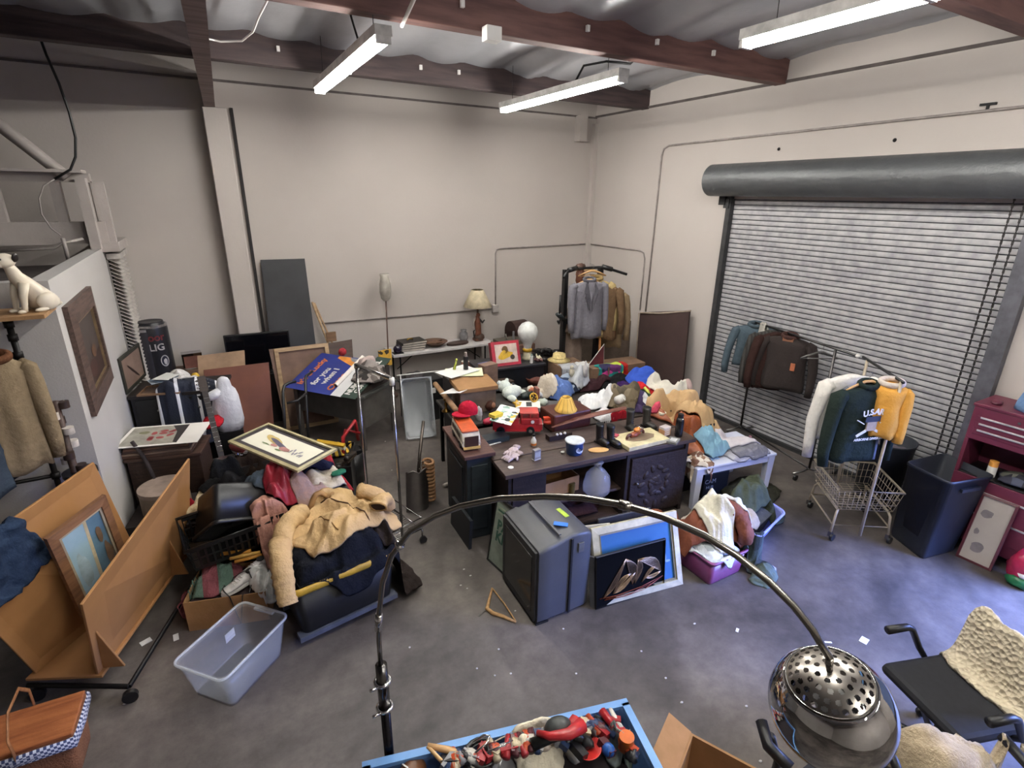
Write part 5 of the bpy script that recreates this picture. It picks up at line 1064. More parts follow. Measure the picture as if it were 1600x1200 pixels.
# cardboard box, bottom edge
p1, p2, p3 = at(1080, 1145, .55), at(1160, 1188, .55), at(1030, 1200, .55)
e1 = (p2-p1).normalized(); rz_ = math.atan2(e1.y, e1.x)
T('carton', 'open cardboard box at the bottom edge right of the blue cart', 'box', [('box', MB().b(0, .4, -.4, 0, 0, .01).b(0, .4, -.012, 0, 0, .55).b(0, .012, -.4, -.012, 0, .55).b(.388, .4, -.4, -.012, 0, .55).b(0, .4, -.4, -.388, 0, .55), CARD), ('flap', MB().add([(0, 0, .55), (0, -.4, .55), (-.12, -.4, .6), (-.12, 0, .6), (0, 0, .556), (0, -.4, .556), (-.12, -.4, .606), (-.12, 0, .606)], [(0, 1, 2, 3), (7, 6, 5, 4)], False), CARD)], (p1.x, p1.y, 0), rz_)
# office chairs at bottom right
def chair(label, loc, rz, bh):
    pts = [('seat', MB().box((0, 0, .46), (.5, .48, .07)), mat('1c1d24', .8, kind='noise', sc_=30), dict(bev=.03)), ('backrest', MB().box((0, .27, .52+bh/2), (.46, .05, bh), R=RX(-.15)), mat('1f2028', .7), dict(bev=.02)), ('column', MB().tube([(0, 0, .1), (0, 0, .43)], .03), BLACK)]
    for s in (-1, 1):
        pts.append(('armrest', MB().tube([(s*.25, .1, .44), (s*.3, .08, .5), (s*.3, -.02, .66), (s*.3, -.06, .68), (s*.3, -.2, .68)], [.016, .02, .02, .022, .025], 10), BLACK))
    for k in range(5):
        a = 2*PI*k/5; pts.append(('base_leg', MB().tube([(0, 0, .1), (.27*math.cos(a), .27*math.sin(a), .07)], .02), BLACK)); pts.append(('caster', MB().ball((.28*math.cos(a), .28*math.sin(a), .03), .03), BLACK))
    return T('office_chair', label, 'chair', pts, loc, rz)
chair('dark office chair with a bent arm under the crochet blanket at bottom right', (3.30, .72, 0), -1.9, .3)
chair('dark office chair under the beige fleece at the bottom edge', (2.62, .42, 0), 2.6, .12)
CRO = mat('cbbfa6', .95, kind='knit', c2='b4a68c', bump=1., bs=38); 
def crb(): return CRO
cloth('blanket', 'cream crochet blanket thrown over the office chair at bottom right', 'blanket', 3.66, .58, .5, .62, -.35, CRO, h=.06, seed=101, drop=.5, fold=.02, n=44, capq=1)
cloth('blanket', 'fluffy beige fleece blanket heaped on the chair below the chrome globe', 'blanket', at(1465, 1165, .6).x, at(1465, 1165, .6).y, .52, .42, -.3, mat('c4b294', .95, kind='noise', sc_=9, c2='a8967a', bump=.8, bs=60, sheen=.3), h=.2, seed=102, drop=.3, fold=.03, n=44, capq=1)
T('office_chair', 'black chair arm and frame behind the chrome globe', 'chair', [('arm_pad', MB().tube([at(1190, 1128, .62), at(1200, 1165, .6), at(1235, 1200, .58)], .03), BLACK), ('support', MB().tube([at(1205, 1150, .6), at(1215, 1190, .35), V((at(1215, 1190, .35).x, at(1215, 1190, .35).y, .02))], .02), BLACK), ('seat', MB().box((2.15, .68, .44), (.4, .4, .06)), mat('1c1d24', .8)), ('column', MB().tube([(2.15, .68, .05), (2.15, .68, .42)], .03), BLACK), ('foot', MB().cyl((2.15, .68, 0), .2, .05, 24), BLACK)], col=False)
# bits on the floor
p = at(783, 950); 
hp = [at(768, 918, .012), at(760, 953, .012), at(775, 962, .012), at(806, 973, .012)]
T('hanger', 'wooden hanger lying on the bare concrete left of the old television', 'hanger', [('shoulders', MB().tube([at(769, 919, .012), at(764, 938, .012), at(761, 951, .012), at(770, 958, .012), at(786, 963, .012), at(806, 972, .012)], [.008, .012, .017, .016, .014, .008], 8), WH_), ('bar', MB().tube([at(770, 920, .012), at(788, 943, .012), at(806, 971, .012)], .006, 8), WH_), ('hook', MB().tube([at(761, 952, .01), at(752, 960, .006), at(748, 963, .006), at(749, 958, .006)], .0025, 6), STEEL)])
for k, (x, y, w_, d_, r) in enumerate(((1350, 1001, .07, .05, .2), (1294, 1004, .05, .015, -.6), (228, 1003, .07, .05, .4), (275, 996, .035, .07, .1), (1152, 985, .04, .02, .5))):
    p = at(x, y); T('paper_scrap', ('small square white label on the floor beside the chrome globe', 'thin white paper strip on the floor above the chrome globe', 'white oval tag on the floor beside the panel cart rail', 'small white paper piece left of the clear tub', 'tiny crumpled scrap on the floor in the open area')[k], 'paper', [('paper', MB().b(-w_/2, w_/2, -d_/2, d_/2, 0, .003), paper('e8e6e2'))], (p.x, p.y, .001), r)
R = random.Random(4)
for k, (x, y) in enumerate(((779, 1015), (745, 1045), (798, 1053), (900, 1053), (773, 1056), (1040, 1060), (195, 1100), (1166, 1104), (725, 890), (730, 920), (720, 915), (805, 955), (640, 1012), (1002, 1018), (880, 983), (1085, 975), (1188, 1190), (1065, 1098), (735, 900), (612, 735), (602, 690))):
    p = at(x, y); T('paper_scrap', 'tiny white speck of litter on the concrete floor', 'paper', [('speck', MB().ball((0, 0, .004), (.008+.005*R.random(), .008, .004), 6, 4), mat('dcd8d4', .8))], (p.x, p.y, 0), group='tiny white specks of litter on the floor')
# ================================================================= CENTRE: cabinet, sideboard, tables
DGR = mat('242c32', .5, kind='wood', c2='1a2026', sc_=3)
RZC = -.112
M_ = tf((1.76, 3.92, 0), RZC)
dw = MB().b(-.004, 0, .06, .60, .08, .78); dd = MB().b(-.014, -.004, .12, .54, .14, .72)
T('cabinet', 'dark green panelled cabinet with a reddish brown top, left end of the centre group', 'cabinet', [('body', MB().b(0, .24, 0, .66, 0, .86), DGR), ('side_panel', dw, DGR), ('side_panel', dd, DGR), ('front_panel', MB().b(.04, .2, -.012, 0, .1, .78), DGR), ('top', MB().b(-.03, .27, -.03, .70, .86, .895), wood('5c3c34', '442b26'))], M=M_, bev=.005)
# workbench / sideboard
WB = wood('4c3c36', '362a26', 3); WD = wood('2e2422', '1f1817', 3); CAR = mat('34241f', .6, kind='noise', sc_=9, c2='1d1413', mixw=1.5, bump=.5, bs=22)
SBo = at(790, 744, .83); SB = tf((SBo.x, SBo.y, 0), RZC)
parts = [('top_plank', MB().b(0, 2.07, 0, .30, .79, .83), WB), ('top_plank', MB().b(0, 2.07, .31, .66, .79, .832), WB)]
parts += [('end_panel', MB().b(.05, .09, .06, .6, 0, .79), WD), ('back_panel', MB().b(.09, 1.3, .57, .6, .05, .79), WD), ('divider', MB().b(1.28, 1.32, .04, .6, 0, .79), WD), ('end_panel', MB().b(1.98, 2.02, .04, .6, 0, .79), WD), ('shelf', MB().b(.09, 1.28, .1, .57, .36, .385), WB), ('bottom_shelf', MB().b(.09, 1.28, .1, .57, .06, .09), WB),
          ('front_panel', MB().b(.09, .42, .05, .07, .1, .79), WD), ('right_body', MB().b(1.32, 1.98, .06, .6, .03, .79), WD), ('drawer_rail', MB().b(.42, 1.28, .05, .07, .73, .79), WD)]
dm = MB().b(1.33, 1.97, .02, .06, .08, .72)
for k in range(22):
    a = k*.55; rr = .02+.011*k; dm.ball((1.65+rr*math.cos(a)*.9, .02, .4+rr*math.sin(a)), (.05, .012, .028), 10, 6, R=RY(a*1.3))
parts.append(('carved_door', dm, CAR, dict(sub=[('knob', MB().ball((1.40, .005, .45), .015, 10, 6), STEEL)]))); 
T('sideboard', 'long dark plank topped sideboard with open shelves and a carved door on the right', 'sideboard', parts, M=SB, bev=.004)
def onsb(x, y, z=.832, r=0): return SB @ Matrix.Translation((x, y, z)) @ RZ(r)
# tables behind
table('dark work table standing behind the green cabinet', (2.03, 4.72, 0), -.1, 1.25, .86, .80, mat('3a3634', .6, kind='noise'), DARKM)
table('second dark table carrying the heap of clothes at centre right', (3.15, 4.2, 0), -.112, 1.6, 1.3, .78, mat('38302c', .6, kind='noise'), DARKM)
table('narrow dark table behind the sideboard top under the suitcase', (2.1, 4.2, 0), -.112, 1.02, .42, .79, mat('3a302c', .6), DARKM)
# white plastic table
wt = at(1090, 733, .5); a2 = at(1215, 708, .5); ang_w = ang = math.atan2((a2-wt).y, (a2-wt).x); Wt = (a2-wt).length
WP = pla('d4d8ea', .45)
parts = [('tabletop', MB().b(0, Wt, 0, .62, .465, .5), WP, dict(bev=.012)), ('apron', MB().b(.04, Wt-.04, .02, .04, .40, .465).b(.04, Wt-.04, .58, .6, .40, .465), WP), ('apron', MB().b(.02, .04, .04, .58, .40, .465).b(Wt-.04, Wt-.02, .04, .58, .4, .465), WP)]
for x in (.01, Wt-.1):
    for y in (.01, .53): parts.append(('leg', MB().box((x+.045, y+.04, .23), (.09, .08, .47), taper=.72), WP))

T('table', 'low white plastic table in front of the roller door', 'table', parts, (wt.x, wt.y, 0), ang, bev=.004)
# white folding table along the back wall
FT = (2.27, 7.72, 0); 
fparts = [('tabletop', MB().b(0, 1.75, 0, .52, .72, .76), pla('c8c4c4', .5))]
for x in (.12, 1.6):
    fparts.append(('leg_frame', MB().tube([(x, .06, .02), (x, .06, .7), (x, .46, .7), (x, .46, .02)], .014).tube([(x, .06, .25), (x, .46, .25)], .01), DARKM)); fparts.append(('brace', MB().tube([(x, .26, .45), (x+(.35 if x < 1 else -.35), .26, .71)], .009), DARKM))
T('folding_table', 'white folding table with black legs against the back wall', 'table', fparts, FT, .0, bev=.004)
# old television
TVM = mat('4a4b4f', .42, kind='noise', sc_=3, c2='424347', bump=.05, bs=90)
a0 = V((1.77, 2.69, 0)); ang = -.06; Wd, Ly, Hh = .47, .60, .74
def shell():
    m = MB(); rings = []
    for x, s, zl in ((0, 1, 1), (.10, 1, 1), (.12, .985, .985), (.30, .97, .99), (.43, .95, .97), (.47, .90, .93)):
        y0, y1 = Ly*(1-s)/2, Ly*(1+s)/2; z0, z1 = 0.01, Hh*(.90+.10*min(1, x/.3))*zl; r = .03
        ring = []
        for cy, cz, q0 in ((y1-r, z1-r, 0), (y0+r, z1-r, PI/2), (y0+r, z0+r, PI), (y1-r, z0+r, 1.5*PI)):
            for i in range(5): q = q0+PI/2*i/4; ring.append(V((x, cy+r*math.cos(q), cz+r*math.sin(q))))
        rings.append(ring)
    return m.loft(rings)
tvp = [('casing', shell(), TVM), ('screen_bezel', MB().b(-.022, .0, .02, Ly-.02, .03, Hh*.88), mat('2e2f32', .5)), ('screen', MB().b(-.026, -.02, .07, Ly-.07, .09, Hh*.8), mat('26241f', .15)), ('foot_strip', MB().b(-.01, .1, .0, Ly, 0, .015), BLACK),
       ('side_groove', MB().b(.27, .29, -.004, .01, .02, .7), mat('1c1d20', .5)), ('rating_label', MB().b(.34, .39, -.0005, .012, .56, .64), mat('6c6c6c', .5)), ('tape', MB().box((.27, .16, Hh*1.0-.004), (.05, .11, .006), rz=.9), mat('2c78d8', .5)), ('sticker', MB().box((.37, .3, Hh*.995-.01), (.04, .13, .008), rz=.1), mat('b4d23c', .5)), ('top_ridge', MB().box((.2, .3, Hh*.985), (.02, .5, .012)), TVM)]
T('television', 'bulky grey tube television standing on the floor, screen facing left', 'television', tvp, a0, ang, bev=.002)
# green lettered sign leaning behind it
a_, b_, c_ = at(748, 857, .0), at(777, 893, .0), at(755, 776, .62)
b_ = V((b_.x, b_.y, .0)); 
def art_park(p, W, H):
    p.m = 1; p.text('PARK', W*.30, (W*.48, H*.62, .001), RZ(0), .0005, bold=.004); p.text('KING', W*.30, (W*.48, H*.44, .001), RZ(0), .0005, bold=.004)
    p.m = 2; p.b(W*.05, W*.95, H*.8, H*.82, 0, .001); p.b(W*.05, W*.95, H*.88, H*.9, 0, .001); p.m = 1; p.b(W*.08, W*.9, H*.83, H*.86, 0, .001)
aa, bb2 = V((1.79, 3.58, 0)), V((1.85, 3.12, 0)); cc2 = V((1.90, 3.60, .62))
framed('sign', 'narrow pale green lettered sign in a black frame left of the tube television', 'sign', aa, bb2, cc2, .016, BLACK, art_park, [mat('a8b4a4', .5), mat('3c6c58', .5), mat('c0c8b0', .5)], t=.01)
T('suitcase', 'flat black case standing at the foot of the green cabinet', 'suitcase', [('case', MB().slab((1.72, 4.25, 0), (1.70, 3.78, 0), (1.74, 4.25, .3), .03), mat('1c2024', .5))])
# paintings on the right of the television
def art_blue(p, W, H): p.m = 1; poly(p, ell(W*.42, H*.62, W*.05, H*.05, seed=1), .001); poly(p, ell(W*.42, H*.5, W*.08, H*.09, seed=3), .001); p.m = 2; poly(p, ell(W*.86, H*.4, W*.03, H*.06, seed=6), .001); poly(p, ell(W*.9, H*.33, W*.04, H*.02, seed=8), .001)
framed('framed_picture', 'blue painting in a stepped cream frame leaning behind the sailboat picture', 'picture', at(935, 948, .0), at(1066, 912, .0), at(933, 824, .60), .055, mat('d0c8a8', .45), art_blue, [mat('2f6a9c', .5, kind='noise', sc_=3, c2='2a5c94', mixw=1), mat('1c4470', .5), mat('8cacc8', .5)], t=.02, inner=mat('8c8468', .5))
def sail(p, W, H):
    p.m = 1
    def ar(pts, r=.0022): p.tube([(x*W, y*H, .004) for x, y in pts], r, 5)
    def sailc(a, b, bul, k=9):
        for i in range(k):
            t = i/(k-1); q = []
            for s in range(7):
                u = s/6; x = a[0]*(1-u)+b[0]*u; y = a[1]*(1-u)+b[1]*u; q.append((x+bul[0]*t*math.sin(PI*u), y+bul[1]*t*math.sin(PI*u)))
            ar(q, .0014 if 0 < i < k-1 else .003)
    sailc((.1, .17), (.42, .82), (.02, -.14)); sailc((.42, .82), (.52, .28), (.12, .04)); sailc((.24, .2), (.56, .5), (.0, -.1)); sailc((.24, .2), (.5, .5), (-.02, .1), 7)
    sailc((.56, .28), (.6, .74), (.09, .05)); sailc((.6, .74), (.95, .38), (.08, .12)); sailc((.66, .26), (.86, .5), (.0, .09), 7); sailc((.7, .34), (.95, .38), (0, -.07), 6)
    p.m = 2; ar([(.05, .17), (.3, .14), (.65, .17), (.98, .27)], .004); ar([(.12, .12), (.4, .08), (.7, .1), (.98, .27)], .004); ar([(.14, .14), (.5, .1), (.8, .18)], .003)
framed('framed_picture', 'black string art picture of a sailboat leaning at the front', 'picture', at(930, 952, 0), at(1037, 919, 0), at(924, 872, .46), .006, BLACK, sail, [mat('070708', .95, spec=.1), metal('c8a884', .35), metal('8c4c3c', .4)], t=.012)
T('board', 'grey box frame edge standing behind the sailboat picture', 'box', [('board', MB().slab(at(922, 948, 0), at(932, 952, 0)+V((0, 0, 0)), at(918, 868, .42), .02), mat('5c5c60', .6))], M=Matrix())
T('picture', 'pale figure print standing behind the left edge of the blue painting', 'picture', [('sheet', MB().slab(at(912, 905, .12), at(950, 900, .12), at(914, 822, .6), .01), mat('bcb49c', .6, kind='blotch', c2=['a09480', '7c6450', 'c8c0a8'], sc_=8))])
T('tray', 'dark rounded plastic lid standing behind the blue painting', 'lid', [('lid', MB().slab(at(930, 870, .25), at(1010, 850, .25), at(935, 812, .62), .02), mat('3c3c40', .4))], bev=.008)
# in the open shelves
T('carton', 'open brown cardboard box on the sideboard shelf', 'box', [('box', open_box(.46, .3, .16), CARD)], M=onsb(.62, .34, .39, .1))
bagm = bpy.data.materials.new('clear_bag'); bagm.use_nodes = True; bp_ = bagm.node_tree.nodes['Principled BSDF']; bp_.inputs['Base Color'].default_value = (.7, .7, .74, 1); bp_.inputs['Alpha'].default_value = .22; bp_.inputs['Roughness'].default_value = .15
bgm = MB(); rings = []
for z, r in ((0, .03), (.01, .09), (.05, .125), (.12, .13), (.2, .11), (.26, .07), (.30, .03), (.33, .04), (.345, .05)):
    rings.append([V((r*math.cos(t)*(1+.16*noise.noise(V((math.cos(t)*3, math.sin(t)*3, z*6)))), r*math.sin(t)*(1+.2*noise.noise(V((math.cos(t)*4, z*9, math.sin(t)*4)))), z)) for t in [2*PI*k/30 for k in range(30)]])
T('plastic_bag', 'clear plastic bag hanging full in the open middle of the sideboard', 'bag', [('bag', bgm.loft(rings), bagm)], M=onsb(.95, .03, .42))
T('tin', 'small tins under the plastic bag on the sideboard shelf', 'tin', [('tin', MB().cyl((0, 0, 0), .03, .1, 16), mat('6c5c30', .4))], M=onsb(.78, .2, .39))
cloth('cloth', 'dark red and grey clothing stuffed on the lower sideboard shelf', 'clothing', onsb(.75, .3).translation.x, onsb(.75, .3).translation.y, .8, .3, RZC, fab('4c2c2c', '2c2426'), h=.12, seed=111, zc=.3)

# ---- things on the cabinet and the sideboard
def P(px, py, dz=0): p = hit(px, py); return V((p.x, p.y, p.z+dz))
def vehicle_van(loc, rz):
    L_, W_, H_ = .44, .17, .17; b = MB()
    prof = [(0, .03), (0, .1), (.025, .15), (.06, .17), (.40, .17), (.44, .1), (.44, .03)]
    def sec(x): return x
    n_ = len(prof)
    vs = [V((x, -W_/2, z)) for x, z in prof]+[V((x, W_/2, z)) for x, z in prof]
    b.add(vs, [tuple(range(n_)), tuple(range(2*n_-1, n_-1, -1))]+[(i, n_+i, n_+(i+1) % n_, (i+1) % n_) for i in range(n_)], False)
    win = MB()
    for s in (-1, 1):
        for x in (.09, .17, .25, .33): win.b(x, x+.06, s*W_/2-.002, s*W_/2+.002, .095, .14)
    win.b(-.003, .003, -.06, .06, .06, .135)
    rf = MB().b(.03, .42, -W_/2+.004, W_/2-.004, .165, .185)
    pts = [('body', b, mat('e4dccc', .35), dict(bev=.008)), ('roof', rf, mat('e0602c', .4), dict(bev=.01)), ('windows', win, mat('2c1a14', .3)), ('rear_opening', MB().b(-.006, -.002, -.065, .065, .04, .14), mat('3a1c12', .6)), ('bumper', MB().b(-.02, 0, -.08, .08, .02, .04), mat('d8b068', .4)), ('trim_stripe', MB().b(.0, .44, -W_/2-.003, W_/2+.003, .055, .07), mat('cfc6b4', .4))]
    for x in (.09, .35):
        for s in (-1, 1): pts.append(('wheel', MB().cyl((x, s*(W_/2-.005)+.012, .032), .032, .024, 18, R=RX(PI/2)), BLACK))
    T('toy_van', 'white toy van with an orange roof on the green cabinet', 'toy van', pts, loc, rz)
p0, p1 = at(737, 703, .9), at(708, 656, .9)
vehicle_van((p0.x, p0.y, .896), math.atan2(p1.y-p0.y, p1.x-p0.x))
M_ = onsb(.30, .40, .835, .05)
def firetruck(loc, rz):
    RD = mat('b4282c', .35); pts = []
    pts.append(('body', MB().b(0, .5, -.08, .08, .04, .11).b(.0, .26, -.08, .08, .1, .16), RD, dict(bev=.006)))
    cab = MB().b(.28, .47, -.085, .085, .1, .17); pts.append(('cab', cab, RD, dict(bev=.012))); pts.append(('cab_roof', MB().b(.27, .46, -.085, .085, .215, .23), mat('c4443c', .4), dict(bev=.008)))
    pl_ = MB()
    for x in (.285, .37, .45):
        for s in (-1, 1): pl_.b(x, x+.012, s*.075-.005, s*.075+.005, .165, .22)
    pts.append(('pillars', pl_, RD)); pts.append(('badge', MB().cyl((.4, -.087, .135), .018, .003, 16, R=RX(PI/2)), WHITE)); pts.append(('grille', MB().b(.5, .51, -.06, .06, .05, .1), CHROME)); pts.append(('running_board', MB().b(.02, .48, -.1, .1, .035, .045), RD))
    for x in (.08, .38):
        for s in (-1, 1): pts.append(('wheel', MB().cyl((x, s*.085+.014, .04), .042, .03, 20, R=RX(PI/2)), BLACK)); pts.append(('hubcap', MB().cyl((x, s*.1+.002, .04), .018, .004, 14, R=RX(PI/2)), CHROME))
    T('toy_fire_truck', 'red toy fire truck on the sideboard under the colourful sheet', 'toy truck', pts, loc, rz)
pa, pb2 = at(770, 672, .84), at(848, 672, .84)
firetruck((pa.x, pa.y, .833), math.atan2(pb2.y-pa.y, pb2.x-pa.x))
# cap
def cap(label, loc, rz, c, rx=0, ry=0):
    T('cap', label, 'cap', [('crown', MB().lathe([(.095, 0), (.098, .03), (.09, .07), (.065, .1), (.03, .118), (0, .12)], 22), fab(c)), ('brim', MB().prism([(.03+.06*math.cos(a)+.09*(math.cos(a) > 0)*math.cos(a), .09*math.sin(a)) for a in [k*PI/10-PI/2 for k in range(11)]], -.002, .006, c=(.03, 0, 0)), fab(c)), ('button', MB().ball((0, 0, .12), .009), fab(c))], loc, rz, rx=rx, ry=ry)
q = at(728, 650, 1.07); cap('bright red baseball cap sitting behind the toy van roof', (q.x+.03, q.y+.02, restz(q.x+.03, q.y+.02, .06)+.01), 3.6, 'c01e38', ry=-.15)
q = P(748, 656); T('cloth', 'white cloth edge tucked beside the red cap', 'cloth', [('cloth', MB().ball((0, 0, .07), (.025, .05, .09), lump=.3), fab('dcdcdc'))], q, .3)
T('leaflet', 'colourful comic style sheet lying on the red toy truck', 'leaflet', [('sheet', MB().b(-.17, .17, -.11, .11, 0, .003), mat('d8dcc8', .6, kind='blotch', c2=['ecece4', 'ecece4', '7c9c8c', 'ecece4', 'd8b83c', 'ecece4', '2c3430', 'b8c8c0'], sc_=26))], tuple(at(790, 648, 1.05)), .75, rx=.12, ry=-.12)
T('leaflet', 'white leaflet with a dark shape behind the comic style sheet', 'leaflet', [('sheet', MB().b(-.13, .13, -.08, .08, 0, .003), paper('e0e0d8')), ('shape', MB().b(-.02, .04, -.05, .05, .003, .004), mat('2a2c2c', .6))], tuple(at(825, 632, 1.0)), -.5, rx=.1)
# gloves
q = at(806, 712, .83)
for k in range(2):
    gl = MB(); gl.ball((0, 0, .02), (.06, .045, .02), 14, 8, lump=.3, seed=k)
    for f in range(4): gl.tube([(-.04, -.03+.02*f, .02), (-.085, -.042+.026*f, .022), (-.115, -.047+.028*f, .014)], [.012, .012, .009], 8)
    gl.tube([(0, -.045, .02), (-.03, -.075, .016)], [.013, .010], 8)
    T('glove', ('pale pink work glove nearest the table edge on the left end of the sideboard', 'pale pink work glove lying half over the other one on the sideboard')[k], 'glove', [('hand', gl, fab('c8b8bc', 'b0a0a4')), ('cuff', MB().tube([(.04, 0, .02), (.09, .01, .02)], [.034, .038], 12, r2=.018), fab('b8a8ac'))], (q.x-.04+.04*k, q.y-.03+.08*k, .834+.012*k), .25+.3*k)
q = at(798, 731, .83); T('disc', 'white round disc on the near left corner of the sideboard', 'disc', [('disc', MB().cyl((0, 0, 0), .026, .004, 20), WHITE)], (q.x, q.y, .833))
q = at(838, 718, .83); T('box', 'small silver grey carton on the sideboard beside the pink gloves', 'box', [('box', MB().b(-.035, .035, -.02, .02, 0, .1), mat('8c8a90', .4)), ('label', MB().b(-.03, .03, -.021, -.0195, .03, .08), mat('b4b8c4', .4)), ('bottom', MB().b(-.036, .036, -.021, .021, 0, .006), WHITE)], (q.x, q.y, .834), .1)
q = at(838, 700, .83); T('bottle', 'small white squeeze bottle with an orange band beside the grey carton', 'bottle', [('body', MB().lathe([(0, 0), (.026, 0), (.028, .05), (.02, .07), (.012, .08), (.012, .1), (0, .1)], 18), WHITE), ('band', MB().cyl((0, 0, .01), .029, .02, 18), mat('d88038', .4)), ('cap', MB().cyl((0, 0, .1), .014, .02, 14), BLACK)], (q.x, q.y+.05, .834))
# blue tub
q = at(897, 708, .83); 
T('food_tub', 'white and blue plastic food tub with a white lid on the sideboard', 'tub', [('tub', MB().lathe([(0, 0), (.072, 0), (.084, .12), (.086, .122), (.0, .122)], 30), mat('3c64a8', .35)), ('label_oval', MB().add([V((.0795*math.sin(x*13)*1.02, -.0795*math.cos(x*13)*1.02, z)) for x, z in ell(0, .06, .058, .035, 20)], [tuple(range(20))], False), mat('b8c4dc', .4)),
    ('lettering', MB().add(*(lambda t: ([V((.0815*math.sin(v.x*12.5)*1.02, -.0815*math.cos(v.x*12.5)*1.02, v.y+.062)) for v in t.v], t.f))(MB().text('Cool', .035, (0, 0, 0), None, .0003, bold=.001)), False), mat('20242c', .4)), ('lid', MB().lathe([(0, .122), (.09, .122), (.093, .128), (.09, .138), (.08, .136), (0, .134)], 30), mat('dfe6ea', .35))], (q.x, q.y, .834), .3)
q = at(935, 704, .83); T('wooden_disc', 'flat oval tan wooden disc right of the blue food tub', 'disc', [('disc', MB().prism(ell(0, 0, .10, .05, 28), 0, .006), wood('d0a468', 'bc9054', 6))], (q.x, q.y, .834), -.35)
q = at(879, 708, .83); T('stone', 'small pale lump left of the blue food tub', 'lump', [('lump', MB().ball((0, 0, .008), (.022, .014, .01), lump=.3), WHITE)], (q.x, q.y, .834))
# boots
def boot(loc, rz, c, group, label, s=1.):
    up = MB(); R_ = []
    for x, z, rx_, ry_ in ((0, .02, .05, .038), (0, .06, .05, .04), (-.008, .1, .045, .038), (-.012, .15, .046, .038), (-.015, .2, .05, .042), (-.016, .23, .053, .044)):
        R_.append([V(((x+rx_*math.cos(t))*s, ry_*math.sin(t)*s, z*s)) for t in [2*PI*k/18 for k in range(18)]])
    up.loft(R_); up.tube([V((-.02, 0, .045))*s, V((.05, 0, .045))*s, V((.1, 0, .042))*s, V((.13, 0, .032))*s], [.04*s, .042*s, .042*s, .028*s], 14, r2=[.035*s, .036*s, .032*s, .02*s])
    so = MB().prism([(-.055*s, -.035*s), (.02*s, -.036*s), (.09*s, -.046*s), (.14*s, -.03*s), (.155*s, 0), (.14*s, .03*s), (.09*s, .046*s), (.02*s, .036*s), (-.055*s, .035*s)], 0, .022*s)
    lc = MB()
    for k in range(6): lc.tube([V((.042-.004*k, -.024, .08+.024*k))*s, V((.046-.004*k, .024, .085+.024*k))*s], .003*s, 5)
    return T('boot', label, 'boot', [('upper', up, mat(c, .4, kind='noise', bump=.2)), ('sole', so, BLACK), ('laces', lc, mat('2e2c2c', .6)), ('opening', MB().cyl((-.016*s, 0, .228*s), .042*s, .004, 16), mat('0c0c0c', .9))], loc, rz, group=group)
for k, (x, y) in enumerate(((940, 693), (957, 695))):
    q = at(x, y, .84); boot((q.x, q.y+.03, .834), -1.45+.1*k, '1b1a1c', 'black lace-up boots', ('left', 'right')[k]+' one of the shiny black lace-up boots on the sideboard edge', .86)
for k, (x, y) in enumerate(((988, 672), (1014, 668))):
    q = at(x, y, .84); boot((q.x, q.y+.04, max(.81, restz(q.x, q.y, .03))), -1.8+.3*k, '3a3836', 'dark grey hiking boots', ('left', 'right')[k]+' one of the tall grey laced boots behind the white window box', .95)
# cream box with an oval window
M_, W_, H_ = basis(at(983, 706, .834), at(1046, 691, .834), at(965, 684, .834)); M_ = Matrix.Translation((0, 0, 0)) @ M_
T('gift_box', 'flat cream box with an oval window on the sideboard', 'box', [('box', MB().b(0, W_, 0, H_, 0, .04), mat('d8cca0', .5), dict(bev=.003)), ('window_panel', MB().prism([(W_*.5+x, H_*.5+y) for x, y in ell(0, 0, W_*.36, H_*.26, 8)], .04, .0415), mat('8c7c64', .3, kind='noise', sc_=18, c2='6c5440', mixw=1.3))], M=M_)
# motorbike toy, boxes, jar, flask, case
q = at(992, 686, .84); bk_ = [('body', MB().ball((0, 0, .06), (.08, .03, .03), lump=.3), mat('a4502c', .35)), ('tank', MB().ball((.02, 0, .1), (.04, .03, .025)), mat('e08838', .35)), ('handlebar', MB().tube([(.05, -.05, .12), (.05, .05, .12)], .006), CHROME)]
for x in (-.09, .09): bk_.append(('wheel', MB().tube([(x+.035*math.cos(a), 0, .04+.035*math.sin(a)) for a in [k*PI/8 for k in range(16)]], .014, 8, closed=True), mat('5c2c20', .4)))
T('toy_motorcycle', 'orange and brown toy motorcycle beside the black boots', 'toy', bk_, (q.x, q.y, .836), .15)
q = at(1038, 678, .84)
for k in range(4): T('small_box', ('lowest', 'second', 'third', 'topmost')[k]+' flat orange and white box of the little stack beside the black flask', 'box', [('box', boxm(.1, .07, .022), mat('d8a070' if k < 3 else 'dcd0d0', .5)), ('label', MB().b(-.04, .04, -.036, -.0345, .004, .018), mat('e8dccc', .5))], (q.x, q.y, .834+.0225*k), .1, group='stack of small flat boxes')
q = at(1034, 655, .84); T('jar', 'small jar with a pale lid behind the stack of flat boxes', 'jar', [('body', MB().cyl((0, 0, 0), .036, .07, 20), mat('8c7c60', .3)), ('lid', MB().cyl((0, 0, .07), .04, .02, 20), mat('e0dcc8', .4))], (q.x, q.y, restz(q.x, q.y)))
q = at(1060, 680, .84); T('flask', 'tall black vacuum flask at the right end of the sideboard', 'flask', [('body', MB().lathe([(0, 0), (.038, 0), (.04, .02), (.04, .17), (.03, .2), (0, .2)], 24), mat('17171b', .25)), ('cap', MB().cyl((0, 0, .2), .028, .04, 20), BLACK), ('button', MB().ball((0, -.03, .19), .01), CHROME)], (q.x, q.y, .834))
q = at(1052, 690, .834); T('case', 'small clear plastic case at the right edge of the sideboard', 'case', [('case', boxm(.14, .1, .02), mat('8c8c88', .2)), ('insert', MB().b(-.04, .04, -.03, .03, .02, .022), mat('d8d8d4', .4))], (q.x, q.y, .834), .5)
